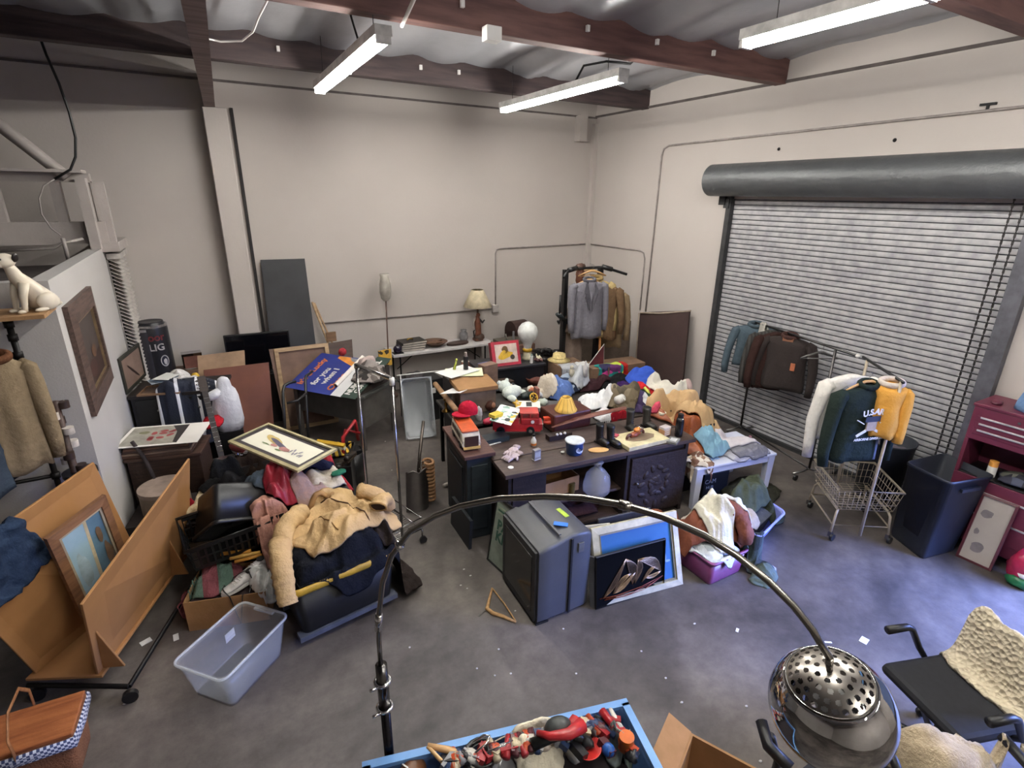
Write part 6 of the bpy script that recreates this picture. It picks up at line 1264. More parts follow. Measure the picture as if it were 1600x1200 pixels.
q = at(972, 690, .834); T('card', 'pink and grey card leaning by the black boots', 'card', [('card', boxm(.08, .1, .01), mat('5c5c64', .4)), ('pink_card', MB().b(-.03, .04, .05, .12, 0, .05), mat('c04860', .5))], (q.x, q.y, .834), .5)
q = at(873, 684, .834)
T('audio_panel', 'dark wooden control panel with white knobs left of the food tub', 'control panel', [('panel', boxm(.26, .08, .05), mat('2a1c18', .4))]+[('knob', MB().ball((x, -.03, .055), .014, 10, 8), WHITE) for x in (-.04, .0, .05)], (q.x, q.y, .834), -.05)
q = at(775, 690, .834); T('tape_deck', 'flat dark teal box left of the fire truck on the sideboard', 'box', [('box', boxm(.26, .14, .05), mat('263238', .3))], (q.x, q.y+.03, .834), .0)
T('leaflet', 'white torn sheet beside the flat teal box', 'leaflet', [('sheet', boxm(.16, .05, .004), paper('d8d4cc'))], tuple(at(770, 693, .84)), .1)
# suitcase, box and lampshade
q = at(898, 668, .84)
T('suitcase', 'dark brown leather case supporting the yellow lampshade', 'suitcase', [('case', boxm(.46, .3, .2), mat('5a2c22', .4, kind='noise', c2='42201a', bump=.1))], (q.x, q.y+.18, .80), -.05, bev=.02)
T('record_case', 'flat slate grey case lying behind the yellow lampshade', 'case', [('case', boxm(.5, .34, .1), mat('58585c', .5)), ('handle', MB().box((.05, -.15, .1), (.22, .03, .012), rz=-.4), WHITE)], (q.x+.12, q.y+.45, restz(q.x+.12, q.y+.45, .1)), -.5, bev=.01)
plk = MB().tube([at(862, 668, .90), at(900, 655, .93), at(940, 645, .97), at(978, 637, 1.02)], [.012, .04, .045, .03], 12, r2=[.006, .012, .012, .008])
T('oar_blade', 'long reddish brown curved board lying across behind the black boots', 'board', [('board', plk, wood('7c4c40', '5e352c'))])
ls = MB(); R1, R2, Hs = .045, .115, .15; NN = 12
ls.lathe([(R2, 0), (R2+.004, .01), (R2*.86, .04), (R1+.01, Hs-.01), (R1, Hs), (R1-.004, Hs), (R2*.84, .04), (R2-.004, 0)], NN*2)
rb = MB()
for k in range(NN):
    a = 2*PI*k/NN; rb.tube([(R2*math.cos(a)*1.02, R2*math.sin(a)*1.02, .008), (R2*.875*math.cos(a), R2*.875*math.sin(a), .04), ((R1+.012)*math.cos(a), (R1+.012)*math.sin(a), Hs-.01)], .0025, 5)
q = V(at(884, 638, 1.02)); T('lampshade', 'yellow pleated lampshade sitting on the dark brown case', 'lampshade', [('shade', ls, mat('e8c060', .7, kind='noise', sc_=4, c2='dcb050')), ('rib', rb, mat('c89c40', .7)), ('ring', MB().tube([(R1*math.cos(a), R1*math.sin(a), Hs) for a in [k*PI/10 for k in range(20)]], .003, 6, closed=True), metal('8c7c5c'))], (q.x, q.y, restz(q.x, q.y, .08)), .1)
T('toy_car', 'orange red plastic toy piece right of the fire truck', 'toy', [('body', MB().ball((0, 0, .04), (.07, .04, .03), lump=.3), mat('d04028', .35)), ('fin', MB().box((-.02, 0, .08), (.08, .05, .02)), mat('e05030', .35))], tuple(P(858, 664)), -.3)
q = P(838, 625); T('bracket', 'brown wooden upright bracket left of the lampshade', 'bracket', [('bracket', MB().b(-.02, .02, -.05, .05, 0, .16), wood('8c5a4c', '6e4438'))], q, -.2)

# ---- cardboard box, papers, kraft rolls on the dark work table
q = at(740, 640, .80); CB = (q.x+.03, q.y+.06, .80)
T('carton', 'cardboard box with a dented lid on the dark work table', 'box', [('box', boxm(.42, .34, .26), mat('6c5c50', .8)), ('lid', MB().box((0, 0, .29), (.46, .38, .05), R=RX(.05)), CARD)], CB, -.12, bev=.006)
for k, (dx, dy, r, c) in enumerate(((-.14, .0, .5, 'e0e0e0'), (.02, .3, -.4, 'd8dcb4'), (-.05, .33, .3, 'dcdcd8'))):
    T('paper_sheet', ('white sheet of paper sticking out under the lid of the cardboard box', 'yellowish printed sheet fanned behind the cardboard box', 'white sheet below the yellowish printed one')[k], 'paper', [('sheet', MB().b(-.22, .22, -.15, .15, 0, .003), paper(c))], (CB[0]+dx, CB[1]+dy, 1.062+.0 if k == 0 else restz(CB[0]+dx, CB[1]+dy+.0, .1)+.01*(3-k)), r, rx=0 if k else -.25)
T('roll', 'long roll of kraft paper pointing towards the viewer beside the cardboard box', 'paper roll', [('roll', MB().tube([at(680, 600, .98), at(712, 640, .92)], .03, 18), mat('b89068', .7)), ('core', MB().tube([at(679.5, 599, .98), at(680, 600, .98)], .02, 14), mat('6c5038', .8))])
T('roll', 'short roll of kraft paper in front of the long one', 'paper roll', [('roll', MB().tube([at(703, 628, .90), at(718, 648, .86)], .03, 18), mat('bc966c', .7))])
q = at(697, 640, .82); T('brass_candlestick', 'brass candlestick standing among the kraft rolls', 'candlestick', [('stem', MB().lathe([(0, 0), (.05, 0), (.05, .01), (.02, .03), (.012, .06), (.02, .09), (.01, .12), (.03, .14), (.03, .15), (0, .15)], 20), metal('8c6c38', .3))], (q.x, q.y, .80))
q = at(697, 655, .82); T('bottle', 'white bottle lying behind the toy van', 'bottle', [('bottle', MB().tube([(-.06, 0, .025), (.03, 0, .025), (.06, 0, .025)], [.024, .024, .01], 14), mat('d4ccc0', .4))], (q.x, q.y, restz(q.x, q.y, .03)), .3)
q = P(722, 567); 
T('bottle', 'black spray bottle on the papers behind the cardboard box', 'bottle', [('body', MB().cyl((0, 0, 0), .03, .16, 18), BLACK), ('cap', MB().cyl((0, 0, .16), .016, .05, 14), mat('b8a8a0', .4))], P(728, 577), 0)
T('figurine', 'small yellow green figurine beside the black spray bottle', 'figurine', [('body', MB().tube([(-.02, 0, 0), (0, 0, .06), (.01, 0, .1)], [.02, .014, .01]).ball((.01, 0, .115), .016), mat('b8c048', .5))], P(712, 577), 0)
T('vase', 'reddish brown glazed jug behind the yellow green figurine', 'jug', [('body', MB().lathe([(0, 0), (.07, 0), (.1, .08), (.09, .14), (.05, .2), (.055, .23), (.045, .23), (0, .21)], 24), mat('6c3c2c', .3)), ('rim', MB().cyl((0, 0, .225), .05, .012, 20), mat('c8c0b0', .4))], (2.72, 6.05, .83))
T('box', 'tall dark box standing behind the jug', 'box', [('box', boxm(.5, .4, .83), mat('2c2422', .7))], (2.75, 6.1, 0), 0)
T('shopping_bag', 'brown paper bag standing behind the black spray bottle', 'bag', [('bag', boxm(.22, .14, .3), mat('8c7060', .8, kind='crumple', bump=.5, bs=10))], (3.0, 5.95, .72), .2)
T('crate', 'open dark carton under the brown paper bag', 'box', [('box', boxm(.5, .4, .72), mat('4a3a30', .8))], (3.12, 6.1, 0), .2)
q = aty(690, 585, 6.5); T('bin', 'black bin with a white price tag under the folding table', 'bin', [('body', boxm(.5, .4, .62), mat('121214', .6)), ('tag', MB().b(.05, .13, -.205, -.2, .42, .5), WHITE), ('cloth', MB().ball((-.1, 0, .64), (.14, .12, .08), lump=.5), fab('4a4648'))], (2.42, 6.95, 0), .1)
# black bin, red framed toy box, blue box
q = at(800, 590, .78); 
T('storage_bin', 'black plastic bin behind the centre heap carrying the red toy box', 'bin', [('body', boxm(.95, .5, .86), mat('1b1d22', .4)), ('rim', MB().b(-.5, .5, -.27, .27, .83, .87), mat('24262c', .4))], (3.5, 6.35, 0), -.1, bev=.01)
T('box', 'small slate blue box at the left corner of the black bin', 'box', [('box', boxm(.16, .2, .05), mat('4c5890', .5))], (3.12, 6.22, .872), .2)
q = P(792, 568)
tc_ = MB().b(-.21, .21, -.006, .0, 0, .34); tcp = MB(); tcp.M = Matrix.Translation((0, -.0075, .17)) @ RX(PI/2)
poly(tcp, [(-.16, -.13), (.17, -.13), (.17, .13), (-.16, .13)], 0, 0); poly(tcp, ell(-.02, -.03, .11, .05, 20, .25, seed=4), .001, 1); poly(tcp, ell(-.01, .05, .05, .05, 16, seed=6), .001, 2); poly(tcp, ell(.09, -.06, .035, .035, 14), .002, 3); poly(tcp, ell(-.05, .0, .06, .03, 14, .8, seed=8), .002, 1)
T('toy_box', 'red framed flat toy box with a yellow toy vehicle pictured on it', 'toy box', [('box', MB().b(-.21, .21, 0, .09, 0, .34), mat('8c2430', .5)), ('frame', MB().b(-.21, .21, -.006, 0, 0, .34), mat('b42438', .4)), ('picture', tcp, [mat('d4c0b4', .5), mat('e0b428', .5), mat('6c4c20', .5), mat('3a3020', .5)])], (3.42, 6.18, .872), -.1, rx=-.35)
# bulb lamp
q = at(808, 566, .87)
T('light_bulb_lamp', 'giant white light bulb lamp with a yellow collar', 'lamp', [('globe', MB().lathe([(.055, .16), (.06, .2), (.075, .25), (.115, .30), (.14, .36), (.145, .41), (.13, .47), (.09, .52), (.04, .545), (0, .55)], 30), mat('e4e6e4', .3)), ('collar', MB().lathe([(0, .12), (.068, .12), (.07, .15), (.055, .17), (0, .17)], 24), mat('d8a828', .35)), ('base', MB().lathe([(0, 0), (.08, 0), (.075, .03), (.06, .06), (.06, .12), (0, .12)], 24), mat('dcd4b4', .5))], (3.83, 6.33, .87))
cloth('cloth', 'small cream cloth at the foot of the giant bulb lamp', 'cloth', 3.98, 6.2, .14, .12, 0, fab('dcd4b8'), h=.05, seed=121)
T('bottle', 'small white bottle in front of the giant bulb lamp', 'bottle', [('body', MB().cyl((0, 0, 0), .022, .1, 14), WHITE), ('cap', MB().cyl((0, 0, .1), .012, .03, 12), mat('a8c0b8', .4))], (3.78, 6.13, .872))
for k in range(5):
    T('trinket', 'dark and pinkish trinket on the right end of the black bin', 'trinket', [('body', MB().ball((0, 0, .02), (.035, .025, .022), lump=.4, seed=k), mat(('4c2c2c', '8c6460', '2a2224', '5c3434', 'a08078')[k], .4))], (3.9+.05*(k % 3), 6.14+.06*(k//3)*.8, .872), k, group='trinkets on the black bin')
# brown cartons behind
for k, (x, y, w_, d_, h_, l) in enumerate(((4.28, 5.95, .42, .4, .86, 'plain brown carton under the hanging grey and white t shirts'), (4.95, 5.75, .9, .35, .82, 'wide brown carton draped with the bright patterned garment'))):
    T('carton', l, 'box', [('box', boxm(w_, d_, h_), mat('8a6c56', .85, kind='card', sc_=5))], (x, y, 0), -.1, bev=.004)
def drape_front(name, label, cat, x0, x1, y, z1, z0, m, seed, rz=-.1, amp=.02):
    """cloth folded over the front top edge of a box"""
    mb = MB(); nu, nv = 26, 20
    for s in (0, 1):
        for i in range(nu+1):
            for j in range(nv+1):
                u = i/nu; v = j/nv; L_ = .12+(z1-z0); d = v*L_
                x = x0+(x1-x0)*u+(.02*noise.noise(V((u*3, v*4, seed)))); f = amp*(1-abs(noise.noise(V((u*6, v*1.2, seed))))*2.2)*min(1, v*3)
                zz_ = z0+(z1-z0)*.12*noise.noise(V((u*4, 0, seed+3)))
                if d < .12: p = V((x, y+.12-d, z1+.008+.01*noise.noise(V((u*5, v*5, seed)))))
                else: p = V((x, y-.012-f-.01, z1-(d-.12)*(z1-zz_)/(z1-z0)))
                mb.v.append(p+V((0, .006 if d >= .12 else 0, -.006 if d < .12 else 0))*s)
    o = (nu+1)*(nv+1)
    for i in range(nu):
        for j in range(nv):
            a = i*(nv+1)+j; b = a+nv+1; mb.f.append([a, a+1, b+1, b]); mb.f.append([a+o, b+o, b+1+o, a+1+o])
    mb.mi = [0]*len(mb.f); mb.sm = [True]*len(mb.f); c = V(((x0+x1)/2, y, z0)); mb.v = [v-c for v in mb.v]
    return T(name, label, cat, [('cloth', mb, m)], c, rz)
drape_front('t_shirt', 'grey t shirt draped over the plain brown carton', 't-shirt', 4.05, 4.30, 5.76, .865, .52, fab('b4b6ba', '9c9ea4'), 3)
drape_front('t_shirt', 'white t shirt draped beside the grey one on the brown carton', 't-shirt', 4.30, 4.48, 5.73, .868, .56, fab('dcdcda'), 4)
drape_front('shirt', 'bright teal, purple and red patterned shirt over the wide brown carton', 'shirt', 4.58, 4.98, 5.60, .828, .50, mat('1c8c84', .8, kind='blotch', c2=['1c8c84', '5c2460', '2c2850', 'c83c8c', '1c8c84', 'c8d84c'], sc_=7, bump=.3), 6)
drape_front('cloth', 'red cloth strip hanging at the right of the patterned shirt', 'cloth', 4.99, 5.06, 5.57, .83, .52, fab('c4302c'), 9)
T('straw_hat', 'straw hat on the carton behind the hanging t shirts', 'hat', [('brim', MB().lathe([(.0, 0), (.16, -.01), (.17, -.005), (.1, .01), (.09, .09), (.05, .1), (0, .1)], 26), mat('d8c284', .8, kind='noise', sc_=30)), ('band', MB().cyl((0, 0, .012), .098, .02, 24), mat('4a3a24', .7))], (4.22, 6.08, .875))
# shoes standing on a dark box
T('box', 'dark box carrying the black shoes beside the power tower', 'box', [('box', boxm(.6, .4, .78), mat('241f1f', .8))], (4.32, 6.65, 0), -.05)
for k in range(5):
    shoe(('black leather shoe standing upright, leftmost behind the straw hat', 'black shoe right next to the leftmost upright one', 'black shoe lying in the middle of the row by the power tower', 'black shoe leaning against the power tower post', 'black shoe nearest the power tower post')[k], (4.2+.10*k, 6.62-.03*k, .80+.03*(k < 2)), 1.5+.25*k, mat('18171a', .3), BLACK, s=1.0, group='black shoes by the power tower', rx=.2)
# pennant and pole
T('pennant', 'dark red triangular pennant with a white edge behind the patterned shirt', 'pennant', [('cloth', MB().prism([(0, 0), (.26, .28), (.28, -.02)], 0, .006, R=RX(PI/2)), mat('6c2c34', .7)), ('edge', MB().tube([(0, -.004, 0), (.26, -.004, .28), (.28, -.004, -.02)], .006, 6), WHITE)], (4.52, 5.78, .83))
T('rod', 'orange wooden rod standing behind the patterned shirt', 'rod', [('rod', MB().tube([(4.88, 5.95, .0), (4.86, 5.98, 1.22)], .018, 10), wood('b8783c', '9c6030'))])
# power tower
PT_ = V((4.42, 6.22, 0)); 
def bar(a, b, r=.028): return MB().tube([a, b], r, 8)
TX = [aty(883, 420, 6.25).x, aty(960, 418, 6.1).x]
tz = 2.13; xa, xb = TX[0], TX[0]+.62
ptp = [('upright', MB().b(xa-.03, xa+.03, 6.2, 6.27, 0, tz), BLACK), ('upright', MB().b(xb-.03, xb+.03, 6.2, 6.27, 0, tz), BLACK), ('pullup_bar', MB().tube([(xa-.16, 6.05, tz-.07), (xa-.02, 6.15, tz-.01), (xa+.06, 6.2, tz+.01), (xb-.06, 6.2, tz+.01), (xb+.05, 6.15, tz+.0), (xb+.32, 6.02, tz-.09)], .02), BLACK),
       ('padded_grip', MB().tube([(xa-.0, 6.16, tz-.0), (xa+.16, 6.2, tz+.02)], .036), BLACK), ('padded_grip', MB().tube([(xb-.02, 6.18, tz+.02), (xb+.12, 6.12, tz-.02)], .036), BLACK),
       ('arm_pad', MB().tube([(xa-.02, 6.2, 1.42), (xa-.22, 6.05, 1.55)], .045, r2=.03), mat('2c3234', .6)), ('hand_grip', MB().tube([(xa-.2, 6.05, 1.55), (xa-.2, 6.05, 1.82)], .014), BLACK), ('hook', MB().tube([(xa-.14, 6.08, 1.52), (xa-.22, 6.03, 1.42), (xa-.26, 6.0, 1.47)], .014), BLACK), ('bracket', MB().b(xa-.05, xa+.09, 6.17, 6.2, 1.36, 1.44), BLACK),
       ('foot', MB().b(xa-.04, xa+.04, 5.9, 6.75, 0, .05), BLACK), ('foot', MB().b(xb-.04, xb+.04, 5.9, 6.75, 0, .05), BLACK), ('crossbar', MB().b(xa, xb, 6.21, 6.26, .3, .36), BLACK)]
T('power_tower', 'black exercise power tower used as a coat rack near the corner', 'exercise tower', ptp)
GS = fab('7e7c84', '6e6c74', s=30)
garment('suit_jacket', 'grey suit jacket hanging at the front of the power tower', 'jacket', (xa+.26, 6.02, 2.0), -.15, GS, L=.82, W=.5, D=.16, slv=.66, seed=2, collar=mat('5c5a62', .9), front='blazer', lining=mat('8c8a94', .8), spread=.01)
hanger('wooden hanger holding the grey suit jacket on the power tower', (xa+.26, 6.02, 2.01), -.15, WH_)
garment('suit_jacket', 'tan suit jacket hanging behind the grey one on the power tower', 'jacket', (xa+.44, 6.1, 2.0), -.7, fab('a89468', '94825a'), L=.84, W=.46, D=.16, slv=.66, seed=5, collar=mat('8c7448', .9))
garment('suit_jacket', 'brown jacket at the right of the hanging suits on the power tower', 'jacket', (xa+.56, 6.0, 1.93), -1.0, fab('6c5640', '584432'), L=.8, W=.4, D=.14, slv=.62, seed=7)
garment('coat', 'light brown coat, rightmost of the clothes on the power tower', 'coat', (xa+.78, 6.12, 1.82), -1.0, fab('8c7860', '7a684f'), L=.86, W=.4, D=.16, slv=.66, seed=9)
garment('trousers', 'pair of pale brown trousers hanging below the suits', 'trousers', (xa+.2, 6.26, 1.6), -.1, fab('8a7a70', '7a6a60'), L=1.0, W=.36, D=.12, slv=.3, seed=11, spread=-.05)
T('bag', 'brown leather bag hung at the top of the power tower', 'bag', [('bag', MB().ball((0, 0, 0), (.07, .05, .13), lump=.4), mat('7c4c38', .5)), ('flap', MB().ball((0, 0, .14), (.09, .05, .05), lump=.3), mat('5c4034', .5))], (xa+.26, 6.24, 2.02), .2)
hanger('empty wooden hanger at the middle of the pull up bar', (xa+.40, 6.14, 2.11), -.3, WH_)
hanger('second empty wooden hanger just behind the middle of the pull up bar', (xa+.45, 6.26, 2.11), -.5, WH_)
# headboard, grey carton behind it
hb0, hb1 = aty(980, 590, 6.5), aty(1062, 575, 6.1)
hbm = MB(); quad(hbm, V((hb0.x, 6.5, .0)), V((5.9, 5.75, .0)), V((5.98, 5.95, 1.2)), V((hb0.x+.06, 6.68, 1.2)), .05)
h1, h2 = aty(1000, 488, 6.35), atx(1077, 485, 6.17)
hbm = MB(); B_a, B_b = V((h1.x-.16, h1.y-.2, .02)), V((h2.x-.16, h2.y-.2, .02)); quad(hbm, B_a, B_b, h2, h1, .05)
T('headboard', 'large brown upholstered headboard leaning near the corner', 'headboard', [('panel', hbm, mat('463330', .85, kind='noise', sc_=3, c2='3a2a28')), ('torn_edge', MB().tube([h1+V((-.02, -.03, 0)), h1*.6+h2*.4+V((0, -.04, -.02)), h2+V((.0, -.03, 0))], .014, 6), mat('b8a898', .9)), ('torn_edge', MB().tube([h1+V((-.04, -.02, 0)), h1+V((-.05, -.04, -.3)), B_a+V((-.03, -.03, .3))], .01, 6), mat('a89888', .9))])
T('carton', 'greyish flattened carton standing behind the hanging trousers', 'box', [('carton', MB().slab((xa+.35, 6.75, 0), (h1.x+.1, 6.6, 0), (xa+.35, 6.8, 1.15), .03), mat('6c5c50', .8))])
T('rail', 'thin grey metal strip leaning between the headboard and the wall', 'rail', [('rail', MB().slab((6.2, 5.75, .0), (6.26, 5.72, .0), (6.24, 5.8, 1.05), .02), mat('8c8480', .5))])
# on the folding table
def ft(px, py): p = at(px, py, .765); return V((p.x, min(8.15, max(7.76, p.y)), restz(p.x, min(8.15, max(7.76, p.y)), .03)))
for k in range(4):
    T('board', ('lowest', 'second', 'third', 'topmost')[k]+' dark framed board in the stack at the left of the white folding table', 'board', [('board', MB().b(-.2, .2, -.14, .14, 0, .035), mat(('2c2624', '4c4844', '201c1c', '2e2a26')[k], .5)), ('edge', MB().b(-.2, .2, -.142, -.14, .005, .03), mat('b4aca4', .6))], (2.62+.01*k, 7.97, .762+.036*k), -.1+.06*k, group='stack of dark boards on the folding table')
T('ornament', 'gold trinket lying on the top dark board of the folding table stack', 'ornament', [('body', MB().tube([(-.05, 0, .01), (0, .01, .02), (.06, 0, .01)], .012), metal('c8a050'))], (2.62, 7.97, .91), .2)
T('vase', 'dark blue glass ball jar at the left end of the folding table', 'jar', [('body', MB().ball((0, 0, .06), (.07, .06, .07)), mat('241c30', .2)), ('tray', boxm(.16, .12, .01), BLACK)], (2.37, 7.82, .765))
bsk = MB().lathe([(0, 0), (.1, 0), (.2, .07), (.21, .075), (.19, .075), (.09, .012), (0, .012)], 28); 
T('wicker_tray', 'shallow brown wicker tray with bundled sticks on the folding table', 'tray', [('tray', bsk, mat('6c5244', .8, bump=.5, bs=60)), ('sticks', MB().tube([(-.15, -.02, .06), (0, 0, .05), (.14, .06, .07)], [.01, .04, .01]).tube([(-.12, .06, .06), (0, 0, .05), (.12, -.05, .06)], [.01, .03, .01]), mat('7a5a48', .8))], (3.05, 7.98, .762))
T('dish', 'long dark oval serving dish on the folding table', 'dish', [('dish', MB().prism(ell(0, 0, .2, .1, 28), 0, .03), mat('3a2822', .35)), ('inside', MB().prism(ell(0, 0, .17, .08, 28), .03, .032), mat('4c3830', .3))], (3.42, 7.9, .762), .1)
T('vase', 'grey glass vase in front of the back wall on the folding table', 'vase', [('body', MB().lathe([(0, 0), (.06, 0), (.075, .05), (.07, .12), (.045, .15), (.055, .18), (.05, .18), (0, .16)], 24), mat('8c8a8c', .2))], (3.62, 8.1, .762))
T('basket', 'small lidded brown basket beside the horse lamp', 'basket', [('body', MB().ball((0, 0, .06), (.1, .08, .07), lump=.2), mat('4a3428', .7)), ('figure', MB().ball((.02, 0, .13), (.03, .03, .03)), mat('b8a898', .5)), ('handle', MB().tube([(-.09, 0, .06), (-.1, 0, .17), (-.08, 0, .19)], .012), BLACK)], (3.84, 7.95, .762))
# table lamp with wooden figure base
lp = [('base', MB().b(-.07, .07, -.06, .06, 0, .04), wood('6c4430', '4c2e20')), ('figure_body', MB().tube([(0, 0, .04), (.01, 0, .15), (0, 0, .27), (-.01, 0, .36), (0, 0, .42)], [.06, .05, .055, .045, .03], 12), mat('7c4a34', .5, kind='noise', sc_=14, c2='5a3424', bump=.6, bs=18)), ('figure_head', MB().ball((0, -.02, .44), (.035, .04, .04)), mat('7c4a34', .5)),
      ('pale_arm', MB().tube([(-.04, 0, .4), (-.08, -.01, .33), (-.09, -.02, .25)], .016), mat('b8b0a8', .5)), ('dark_arm', MB().tube([(.03, 0, .36), (.09, 0, .3), (.13, 0, .34)], [.02, .02, .012]), mat('3a3634', .5)), ('stem', MB().tube([(0, 0, .45), (0, 0, .66)], .018), mat('6c5444', .5)),
      ('shade', MB().lathe([(.235, .58), (.24, .585), (.10, .86), (.095, .86)], 30), mat('cfc2a4', .8)), ('finial', MB().tube([(0, 0, .8), (0, 0, .87)], .006), metal('8c7c5c'))]
q = aty(745, 530, 7.95); T('table_lamp', 'table lamp with a pale conical shade and a carved wooden figure base', 'lamp', lp, (q.x+.02, 7.95, .77+.0*q.z))
T('book', 'thin white books lying under the lamp on the folding table', 'book', [('book', MB().b(-.15, .15, -.1, .1, 0, .03), mat('c8c4bc', .6))], (3.72, 7.86, .762), .05) if False else None
T('tray', 'greenish wooden tray with a small bottle right of the table lamp', 'tray', [('tray', boxm(.5, .34, .05), mat('5a544a', .6)), ('bottle', MB().cyl((.05, 0, .05), .018, .13, 12), mat('7c7c80', .3)), ('tools', MB().tube([(-.08, 0, .05), (-.1, 0, .15)], .01), mat('8c8c84', .5))], (4.24, 7.55, .78), .0)
T('chest', 'brown chest under the wooden tray right of the folding table', 'chest', [('body', boxm(.6, .46, .78), mat('7a5a4c', .7))], (4.26, 7.52, 0), 0)
T('instrument_case', 'dark brown arched case behind the giant bulb lamp', 'case', [('case', MB().cyl((0, 0, .1), .18, .3, 24, R=RY(PI/2)).b(0, .3, -.18, .18, -.1, .1), mat('3a2420', .6))], (4.4, 7.85, .78), .1)
T('box', 'plain dark box under the arched case by the back wall', 'box', [('box', boxm(.5, .4, .68), mat('2c2422', .8))], (4.55, 7.98, 0))
# floor lamp with a tall glass shade
q0, q1 = aty(607, 540, 8.0), aty(603, 470, 8.0)
T('floor_lamp', 'slim floor lamp with a tall wavy glass shade by the back wall', 'lamp', [('pole', MB().tube([(q0.x-.03, 8.0, .03), (q1.x, 8.0, q1.z)], .011), mat('5c4034', .4)), ('shade', MB().lathe([(.035, 0), (.07, .04), (.09, .14), (.085, .26), (.06, .36), (.07, .41), (.065, .41), (.055, .36)], 24, c=(q1.x, 8.0, q1.z)), mat('c4beb4', .3, alpha=.75)), ('base', MB().cyl((q0.x-.03, 8.0, 0), .13, .03, 24), mat('5c4034', .4))])
# clear tub standing on end behind the heap
a, b, c, d = [V(v) for v in ((1.95, 6.32, .0), (2.33, 6.25, .0), (2.35, 6.5, .80), (1.97, 6.57, .80))]
M_, W_, H_ = basis(a, b, d); tbm = tub(.39, .80, .28, tap=.86, rr=.05)
T('storage_tub', 'clear plastic tub standing on its end between the desk and the work table', 'tub', [('body', tbm, CLR2), ('rim', MB().tube([(-.2, -.405, .275), (.2, -.405, .275), (.2, .405, .275), (-.2, .405, .275)], .01, 6, closed=True), CLR2)], M=M_ @ Matrix.Translation((.2, .41, -.2)))
T('rail', 'white metal bar running behind the upright clear tub', 'rail', [('rail', MB().tube([(2.0, 6.72, .78), (2.75, 6.62, .78)], .008), WHITE), ('upright', MB().tube([(2.7, 6.63, 0), (2.7, 6.63, .78)], .008), WHITE), ('upright', MB().tube([(2.05, 6.71, 0), (2.05, 6.71, .78)], .008), WHITE)])
# snow shovel leaning by the cabinet
sv = MB(); 
sa, sb_, sc2, sd = at(655, 722, .42), at(674, 725, .44), at(690, 780, .02), at(650, 785, .02)
q_0 = V((1.64, 4.62, 0)); nu = 12
vs = []
for i in range(nu+1):
    for j in range(9):
        u = i/nu-.5; v = j/8; vs.append(V((1.50+u*.24+.05*v, 4.55+.10*v+.5*u*u*.35, .03+.40*v)))
        
sv.v = vs+[v+V((0, .006, 0)) for v in vs]; o = len(vs)
for i in range(nu):
    for j in range(8): a = i*9+j; b = a+9; sv.f.append([a, b, b+1, a+1]); sv.f.append([a+o, a+1+o, b+1+o, b+o])
sv.mi = [0]*len(sv.f); sv.sm = [True]*len(sv.f)
T('shovel', 'grey scoop shovel leaning beside the green cabinet', 'shovel', [('blade', sv, metal('7c7672', .45)), ('handle', MB().tube([(1.55, 4.66, .42), (1.60, 4.74, .58), (1.73, 4.95, .84)], .017), metal('6c645e', .4)), ('edge_roll', MB().tube([(1.43, 4.66, .43), (1.49, 4.655, .45), (1.55, 4.65, .41), (1.62, 4.655, .45), (1.67, 4.67, .43)], .008), metal('8c8682', .4))])
# coiled items beside cabinet
ro = MB()
for k in range(11): ro.tube([(.05*math.cos(a), .07*math.sin(a), .06+k*.042) for a in [i*PI/7 for i in range(14)]], .016, 8, closed=True)
T('rope_coil', 'stack of tan wooden rings standing left of the green cabinet', 'rings', [('rings', ro, mat('a87c54', .7))], (1.68, 4.72, 0))
bd_ = MB(); R = random.Random(8)
for k in range(60): bd_.ball((R.uniform(-.03, .03), R.uniform(-.03, .03), .03+k*.0085), .008, 6, 4)
T('bead_garland', 'silvery beaded garland hanging left of the tan rings', 'garland', [('beads', bd_, metal('b8b4ac', .3))], (1.59, 4.68, 0))
# ================================================================= CLOTHES AND ODDS ON THE CENTRE TABLES
def C(name, label, cat, px, py, w, d, rz, m, z=.92, dx=0, dy=0, **k):
    p = at(px, py, z); return cloth(name, label, cat, p.x+dx, p.y+dy, w, d, rz, m, **k)
T('box', 'dark box at the right end of the clothes table, hidden under the tan coat', 'box', [('box', boxm(.5, .5, .76), BLACK)], (4.72, 4.15, 0), -.1)
T('box', 'dark storage box at the front right corner under the tan coat', 'box', [('box', boxm(.34, .3, .78), BLACK)], (4.42, 3.72, 0), -.1)
C('cloth', 'black clothing at the back of the centre heap', 'clothing', 965, 588, .6, .35, .2, fab('17171a', '101012'), h=.14, seed=201)
C('cloth', 'dark maroon clothing at the back of the centre heap beside the black one', 'clothing', 925, 590, .5, .3, -.2, fab('3c2228', '2c1a1e'), h=.1, seed=202)
C('shirt', 'purple shirt between the black clothing and the bright blue cloth', 'shirt', 985, 603, .34, .5, .3, fab('3a2058', '2c1844'), h=.15, seed=203)
C('shirt', 'bright blue cloth at the top back of the clothes heap', 'cloth', 1006, 590, .42, .42, -.1, fab('3c5cc0', '304ca4'), h=.26, seed=204)
C('shirt', 'dark green shirt under the red cloth in the clothes heap', 'shirt', 1010, 618, .34, .36, .1, fab('2c3c2c', '223022'), h=.18, seed=205, fold=.02)
C('cloth', 'red cloth across the middle of the clothes heap', 'cloth', 1010, 603, .34, .2, -.1, fab('c4282c', 'a82024'), h=.06, seed=206)
C('cloth', 'small yellow and green patch of cloth below the red one', 'cloth', 1014, 611, .15, .1, .2, mat('e0d458', .8, kind='noise', sc_=12, c2='9cc06c'), h=.03, seed=207)
C('t_shirt', 'white and grey striped t shirt beside the purple shirt', 't-shirt', 990, 622, .2, .34, .5, mat('b8b8bc', .9, kind='blotch', c2=['3a2c50', 'd8d8dc', '2c2838'], sc_=9), h=.07, seed=208)
